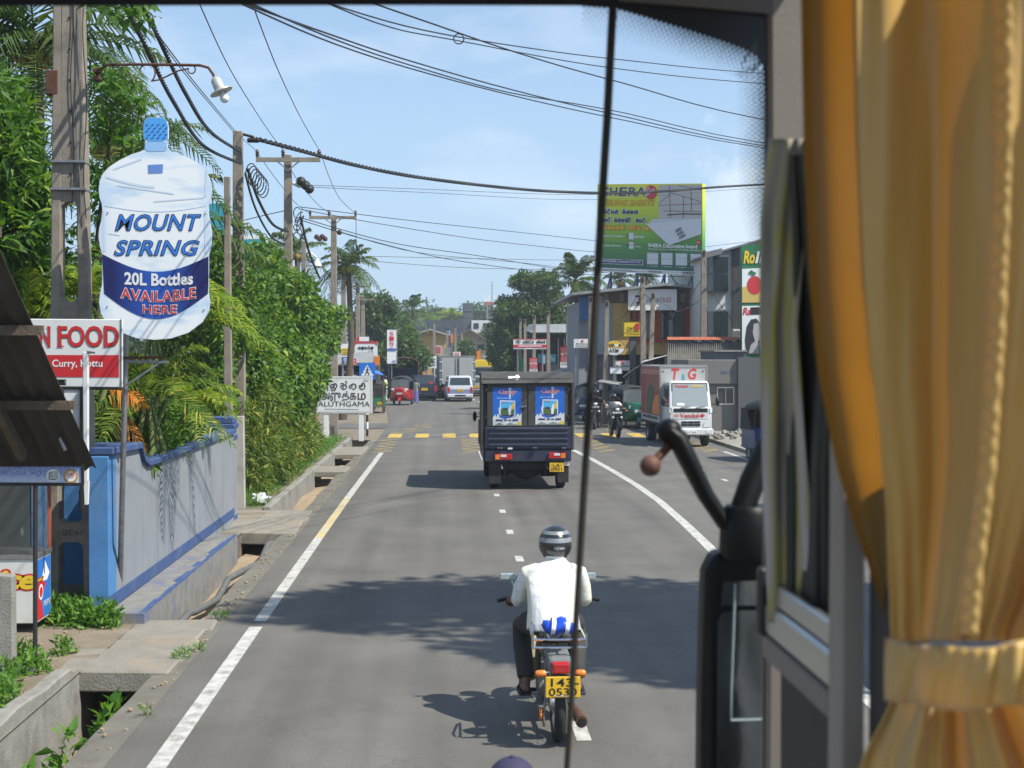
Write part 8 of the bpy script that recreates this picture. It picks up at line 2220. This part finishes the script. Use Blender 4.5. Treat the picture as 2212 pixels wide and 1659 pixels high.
for row in range(9):
 r=4.6*(1-row/10.0)**.8
 for k,(x,y,dx,dy)in enumerate(along([(1652,150),(1656,220),(1657,400),(1656,620)],11.0)):
  fade=1.0 if y<420 else max(.35,1-(y-420)/320)
  patch(dots,f,ell(x-3-row*7.0*fade,y+(row%2)*5.5,r*fade,r*fade,9),.0055)
dots.build('dot_fringe',M['ceramic'],bus,world=True,fix=False,kind='stuff')
MB().extr([f(1335,-160,.02),(f(1668,-160,.02)),f(1668,30,.02),f(1640,27,.02),f(1500,14,.02),f(1338,1,.02)],(0,.01,0)).build('roof_lining',mat('lining_dark',(.12,.11,.10),.7,var=.1),bus,world=True)
MB().box((-2.2,.7,3.72),(.74,2.6,3.78)).build('roof',M['pillar'],bus,world=True)
PXL=f(1662,0).x
MB().extr([f(1660,-140,.02),f(1662,300,.02),f(1660,900,.02),f(1652,2300,.02),f(1800,2300,.02),f(1800,-140,.02)],(0,.05,0)).build('corner_pillar',M['pillar'],bus,world=True,bevel=.008)
SX=.640
def sp(x,y,dx=0.0):
 """point of the side wall plane x = SX seen at (x, y)"""
 d=ray(x,y);k=(SX-dx)/d.x
 return Vector((0,0,EYE))+d*k
MB().extr([sp(1792,250),sp(1830,250),sp(1862,1700),sp(1800,1700)]if False else[(.60,2.02,1.6),(.60,2.085,1.6),(.60,2.085,3.75),(.60,2.02,3.75)],(.04,0,0)).build('window_post',mat('post_beige',(.27,.245,.21),.6,var=.1),bus,world=True,bevel=.006)
MB().box((SX+.005,2.24,1.4),(SX+.04,2.56,sp(1690,1375).z)).build('side_panel',M['busdark'],bus,world=True)
MB().box((SX+.005,1.86,1.4),(SX+.04,2.018,2.74)).build('side_panel',M['busdark'],bus,world=True)
al=mat('aluminium',(.52,.53,.54),.32,.9,.12,20,aniso=(1,.05,1))
zr=sp(1690,1362).z
MB().box((SX-.035,2.09,zr-.005),(SX+.0,2.53,zr+.055)).build('window_rail',al,bus,world=True,bevel=.006)
MB().box((SX-.03,2.09,zr+.058),(SX-.012,2.53,zr+.10)).build('window_rail',al,bus,world=True,bevel=.004)
MB().box((SX-.04,2.09,zr-.05),(SX-.005,2.52,zr-.007)).build('window_rail',M['pillar'],bus,world=True,bevel=.004)
MB().box((SX-.045,2.53,zr-.01),(SX+.01,2.56,zr+.12)).build('rail_end',M['black'],bus,world=True,bevel=.006)
g=px(GY+.05)
MB().tube([g(1326,-30),g(1312,250),g(1290,600),g(1262,1050),g(1238,1450),g(1222,1700),g(1205,2000)],[.0085,.0085,.008,.0075,.0065,.006,.006],8).build('wiper',mat('wiper_rubber',(.03,.024,.02),.7,var=.3),bus,world=True,smooth=60)
MY=3.05
h=px(MY)
M['mirrorarm']=mat('mirror_black',(.006,.007,.007),.45,var=.25,scale=9,spec=.22)
mb=MB().tube([h(1440,925),h(1462,945),h(1490,1000),h(1525,1070),h(1565,1130),h(1610,1165),h(1665,1180)],[.028,.043,.040,.035,.033,.035,.04],14,flat=.55)
mb.ball(h(1446,932),.03,12,9)
arm=mb.build('mirror_arm',M['mirrorarm'],bus,world=True,smooth=60)
MB().tube([h(1458,950,.0),h(1408,1002,.02)],.011,8).build('arm_stud',M['rust'],arm,world=True)
MB().ball(h(1405,1006,.02),.0245,16,12).build('arm_ball',mat('rust_ball',(.13,.055,.04),.65,var=.3,scale=12),arm,world=True,smooth=80)
MB().tube([h(1700,880,-.1),h(1665,960,-.05),h(1625,1040,-.02),h(1600,1110)],[.03,.032,.03,.028],12).build('mirror_stay',M['mirrorarm'],bus,world=True,smooth=60)
MB().lathe([(.06,-.02),(.066,0),(.062,.085),(.05,.10)],h(1615,1185),18).build('mirror_mount',M['mirrorarm'],bus,world=True,smooth=40)
oc=[(1545,1195),(1700,1190),(1720,1240),(1720,1900),(1700,1940),(1540,1940),(1512,1900),(1516,1500),(1524,1240)]
MB().extr([h(*p)for p in oc],(0,.09,0)).build('mirror_housing',M['mirrorarm'],bus,world=True,bevel=.018,seg=3)
mg=mat('mirror_glass',(.24,.27,.30),.12,1.0,.6,9,bump=.25,bscale=5,aniso=(1,1,.35))
MB().extr([h(*p,.003)for p in((1549,1340),(1560,1322),(1600,1318),(1700,1318),(1700,1920),(1545,1920))],(0,-.004,0)).build('mirror_glass',mg,bus,world=True)
MB().extr([h(*p,.003)for p in((1560,1256),(1700,1252),(1700,1306),(1556,1308))],(0,-.004,0)).build('mirror_glass',mg,bus,world=True)
MB().tube([h(1588,1262,.012),h(1580,1480,.012),h(1579,1556,.012),h(1700,1552,.012)],.0028,6).build('mirror_reflection',mat('reflection_pale',(.30,.36,.36),.4),bus,world=True)  # pale tube stands in for window edges reflected in the mirror
# ---- patterned cloth tied in the driver's window
def cloth_mat():
 m=mat('window_cloth',(.16,.15,.13),.8,var=.15)
 N,L=m.node_tree.nodes,m.node_tree.links
 tc=N.new('ShaderNodeTexCoord');mp=N.new('ShaderNodeMapping');mp.inputs['Scale'].default_value=(9,9,1.5)
 n=N.new('ShaderNodeTexNoise');n.inputs['Scale'].default_value=1.3;n.inputs['Detail'].default_value=2
 L.new(tc.outputs['Object'],mp.inputs['Vector']);L.new(mp.outputs['Vector'],n.inputs['Vector'])
 rp=N.new('ShaderNodeValToRGB');e=rp.color_ramp.elements
 e[0].position=.28;e[0].color=(.03,.07,.16,1);e[1].position=.72;e[1].color=(.50,.48,.48,1)
 for p_,c_ in((.36,(.13,.13,.11)),(.46,(.27,.25,.21)),(.54,(.34,.32,.09)),(.60,(.36,.34,.32))):
  x=e.new(p_);x.color=(*c_,1)
 L.new(n.outputs['Fac'],rp.inputs['Fac']);L.new(rp.outputs['Color'],N['Principled BSDF'].inputs['Base Color'])
 return m
wc=thing('window_cloth','grey olive patterned cloth hanging bunched in the driver window','cloth',(.55,2.4,2.4))
def fall(name,xl,xr,y0,y1,Y0,dY,m,fr_,am):
 rows=[]
 for y in np.linspace(y0,y1,40):
  a,b=np.interp(y,*xl),np.interp(y,*xr)
  rows.append([tuple(at(a+(b-a)*u,y,Y0-dY*u+am*math.sin(u*fr_+y*.004)+am*.3*math.sin(u*fr_*2.7+y*.006)))for u in np.linspace(0,1,40)])
 MB().grid(rows).build(name,m,wc,world=True,smooth=180,solid=.004)
fall('pale_fold',([300,380,480,700,1000,1250,1400],[1662,1654,1644,1642,1648,1656,1664]),([300,380,500,700,900,1100,1250,1400],[1742,1745,1740,1722,1735,1752,1765,1775]),300,1345,2.48,.12,cloth_mat(),7,.016)
fall('dark_gap',([330,500,800,1345],[1700,1700,1700,1700]),([330,500,800,1000,1345],[1752,1790,1830,1815,1822]),330,1345,2.44,.22,mat('gap_dark',(.035,.036,.030),.8,var=.5,scale=6,aniso=(1,1,.2)),12,.018)  # dark sheet added to stand for the dark gap beside the cloth
# ---- gold satin curtain
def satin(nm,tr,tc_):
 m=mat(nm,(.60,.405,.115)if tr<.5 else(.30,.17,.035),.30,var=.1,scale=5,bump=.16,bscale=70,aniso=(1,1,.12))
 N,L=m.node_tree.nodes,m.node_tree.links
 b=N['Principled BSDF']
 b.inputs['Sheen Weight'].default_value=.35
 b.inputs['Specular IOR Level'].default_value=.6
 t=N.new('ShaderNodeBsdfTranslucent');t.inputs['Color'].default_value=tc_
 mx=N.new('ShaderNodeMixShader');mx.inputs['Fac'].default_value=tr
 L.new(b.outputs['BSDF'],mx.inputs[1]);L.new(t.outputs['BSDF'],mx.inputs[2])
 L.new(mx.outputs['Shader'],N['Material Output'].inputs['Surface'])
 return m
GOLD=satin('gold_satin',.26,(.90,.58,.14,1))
BACKLIT=satin('gold_satin_backlit',.55,(.36,.145,.008,1))  # same satin, its backlit orange and darker tone put into the colours
cur=thing('curtain','gold satin curtain gathered by a tie band beside the bus window','curtain',(.62,1.7,2.0))
def cl_(y):return float(np.interp(y,[-150,0,300,600,800,1000,1150,1300,1380,1520,1560,1620,1720,2000],[1725,1730,1736,1748,1766,1805,1850,1902,1922,1924,1905,1872,1835,1800]))
def cr_(y):return float(np.interp(y,[-150,0,600,1000,1300,1380,1520,1600,1720,2000],[2560,2560,2520,2440,2310,2262,2262,2330,2420,2500]))
def tight(y):return math.exp(-((y-1450)/330.0)**2)
LAP=118.0
rows=[]
for y in np.linspace(-150,1385,50):
 w=190*(1-.75*tight(y))
 rows.append([tuple(at(cl_(y)+w*u,y,1.94-.06*u+.018*math.sin(u*5.5+.4)))for u in np.linspace(0,1,30)])
MB().grid(rows).build('backlit_edge',BACKLIT,cur,world=True,smooth=180)
rows=[]
for y in np.linspace(-150,1385,74):
 row=[]
 for u in np.linspace(0,1,150):
  x=cl_(y)+LAP*(1-tight(y))+(cr_(y)-cl_(y)-LAP*(1-tight(y)))*u
  Y=1.82-.24*u
  k=tight(y)
  fo=.050*math.sin(u*10.5-.6+.5*k+y*.0003)+.018*math.sin(u*23+2.0+1.5*k)+.004*math.sin(u*47+y*.004)+.010*k*math.sin(u*60+1.0*math.sin(u*9))
  row.append(tuple(at(x,y,Y+fo*(1-.35*k)+.02*k)))
 rows.append(row)
top_=MB().grid(rows).build('upper_drape',GOLD,cur,world=True,smooth=180,solid=.003)
rows=[]
for y in np.linspace(1470,2000,30):
 row=[]
 for u in np.linspace(0,1,130):
  x=cl_(y)+(cr_(y)-cl_(y))*u
  Y=1.86-.26*u
  k=tight(y)
  row.append(tuple(at(x,y,Y+.034*math.sin(u*19+.4)+.014*math.sin(u*47+1))))
 rows.append(row)
MB().grid(rows).build('lower_drape',GOLD,cur,world=True,smooth=180,solid=.003)
rows=[]
for i,y in enumerate(np.linspace(-150,1370,170)):
 xb=np.interp(y,[-150,300,700,1000,1250,1370],[2150,2150,2135,2115,2085,2075])
 a=.0022*math.sin(i*1.25+1.6*math.sin(i*.31))+.0016*math.sin(i*2.7+math.sin(i*.17))
 row=[]
 for u in np.linspace(0,1,9):
  x=xb+36*u+1.3*math.sin(i*1.25+u*2+1.6*math.sin(i*.31))
  Y=1.625-.03*u-.010*math.sin(math.pi*u)+a*math.sin(math.pi*u)
  row.append(tuple(at(x,y,Y)))
 rows.append(row)
MB().grid(rows).build('ruffle',GOLD,cur,world=True,smooth=180,solid=.003)
rows=[]
for j,v in enumerate(np.linspace(0,1,9)):
 row=[]
 for u in np.linspace(0,1,70):
  x=1914+(2275-1914)*u
  y=1378+132*v+26*math.sin(math.pi*u)-8*u+3*math.sin(u*13+v*2)
  Y=1.76-.26*u-.055*math.sin(math.pi*min(1,u*1.05))-.012*math.sin(math.pi*v)+.007*math.sin(u*31+v*2.5+1.5*math.sin(u*7))*(.4+.6*v)+.003*math.sin(u*77+v*4)
  row.append(tuple(at(x,y,Y)))
 rows.append(row)
MB().grid(rows).build('tie_band',GOLD,cur,world=True,smooth=180,solid=.006)
# ------------------------------------------------------------------ moist air over the street
hz=MB().box((-260,-45,-2.0),(260,380,30)).build('haze',bpy.data.materials.new('haze'),None,fix=False)
hm_=hz.data.materials[0];hm_.use_nodes=True
nt=hm_.node_tree;nt.nodes.clear()
o_=nt.nodes.new('ShaderNodeOutputMaterial');v_=nt.nodes.new('ShaderNodeVolumePrincipled')
v_.inputs['Color'].default_value=(.82,.9,1.0,1);v_.inputs['Density'].default_value=.0008;v_.inputs['Anisotropy'].default_value=.2
nt.links.new(v_.outputs[0],o_.inputs['Volume'])
tag(hz,'thin pale haze in the air over the whole street',None,kind='stuff')
scene.cycles.volume_bounces=0
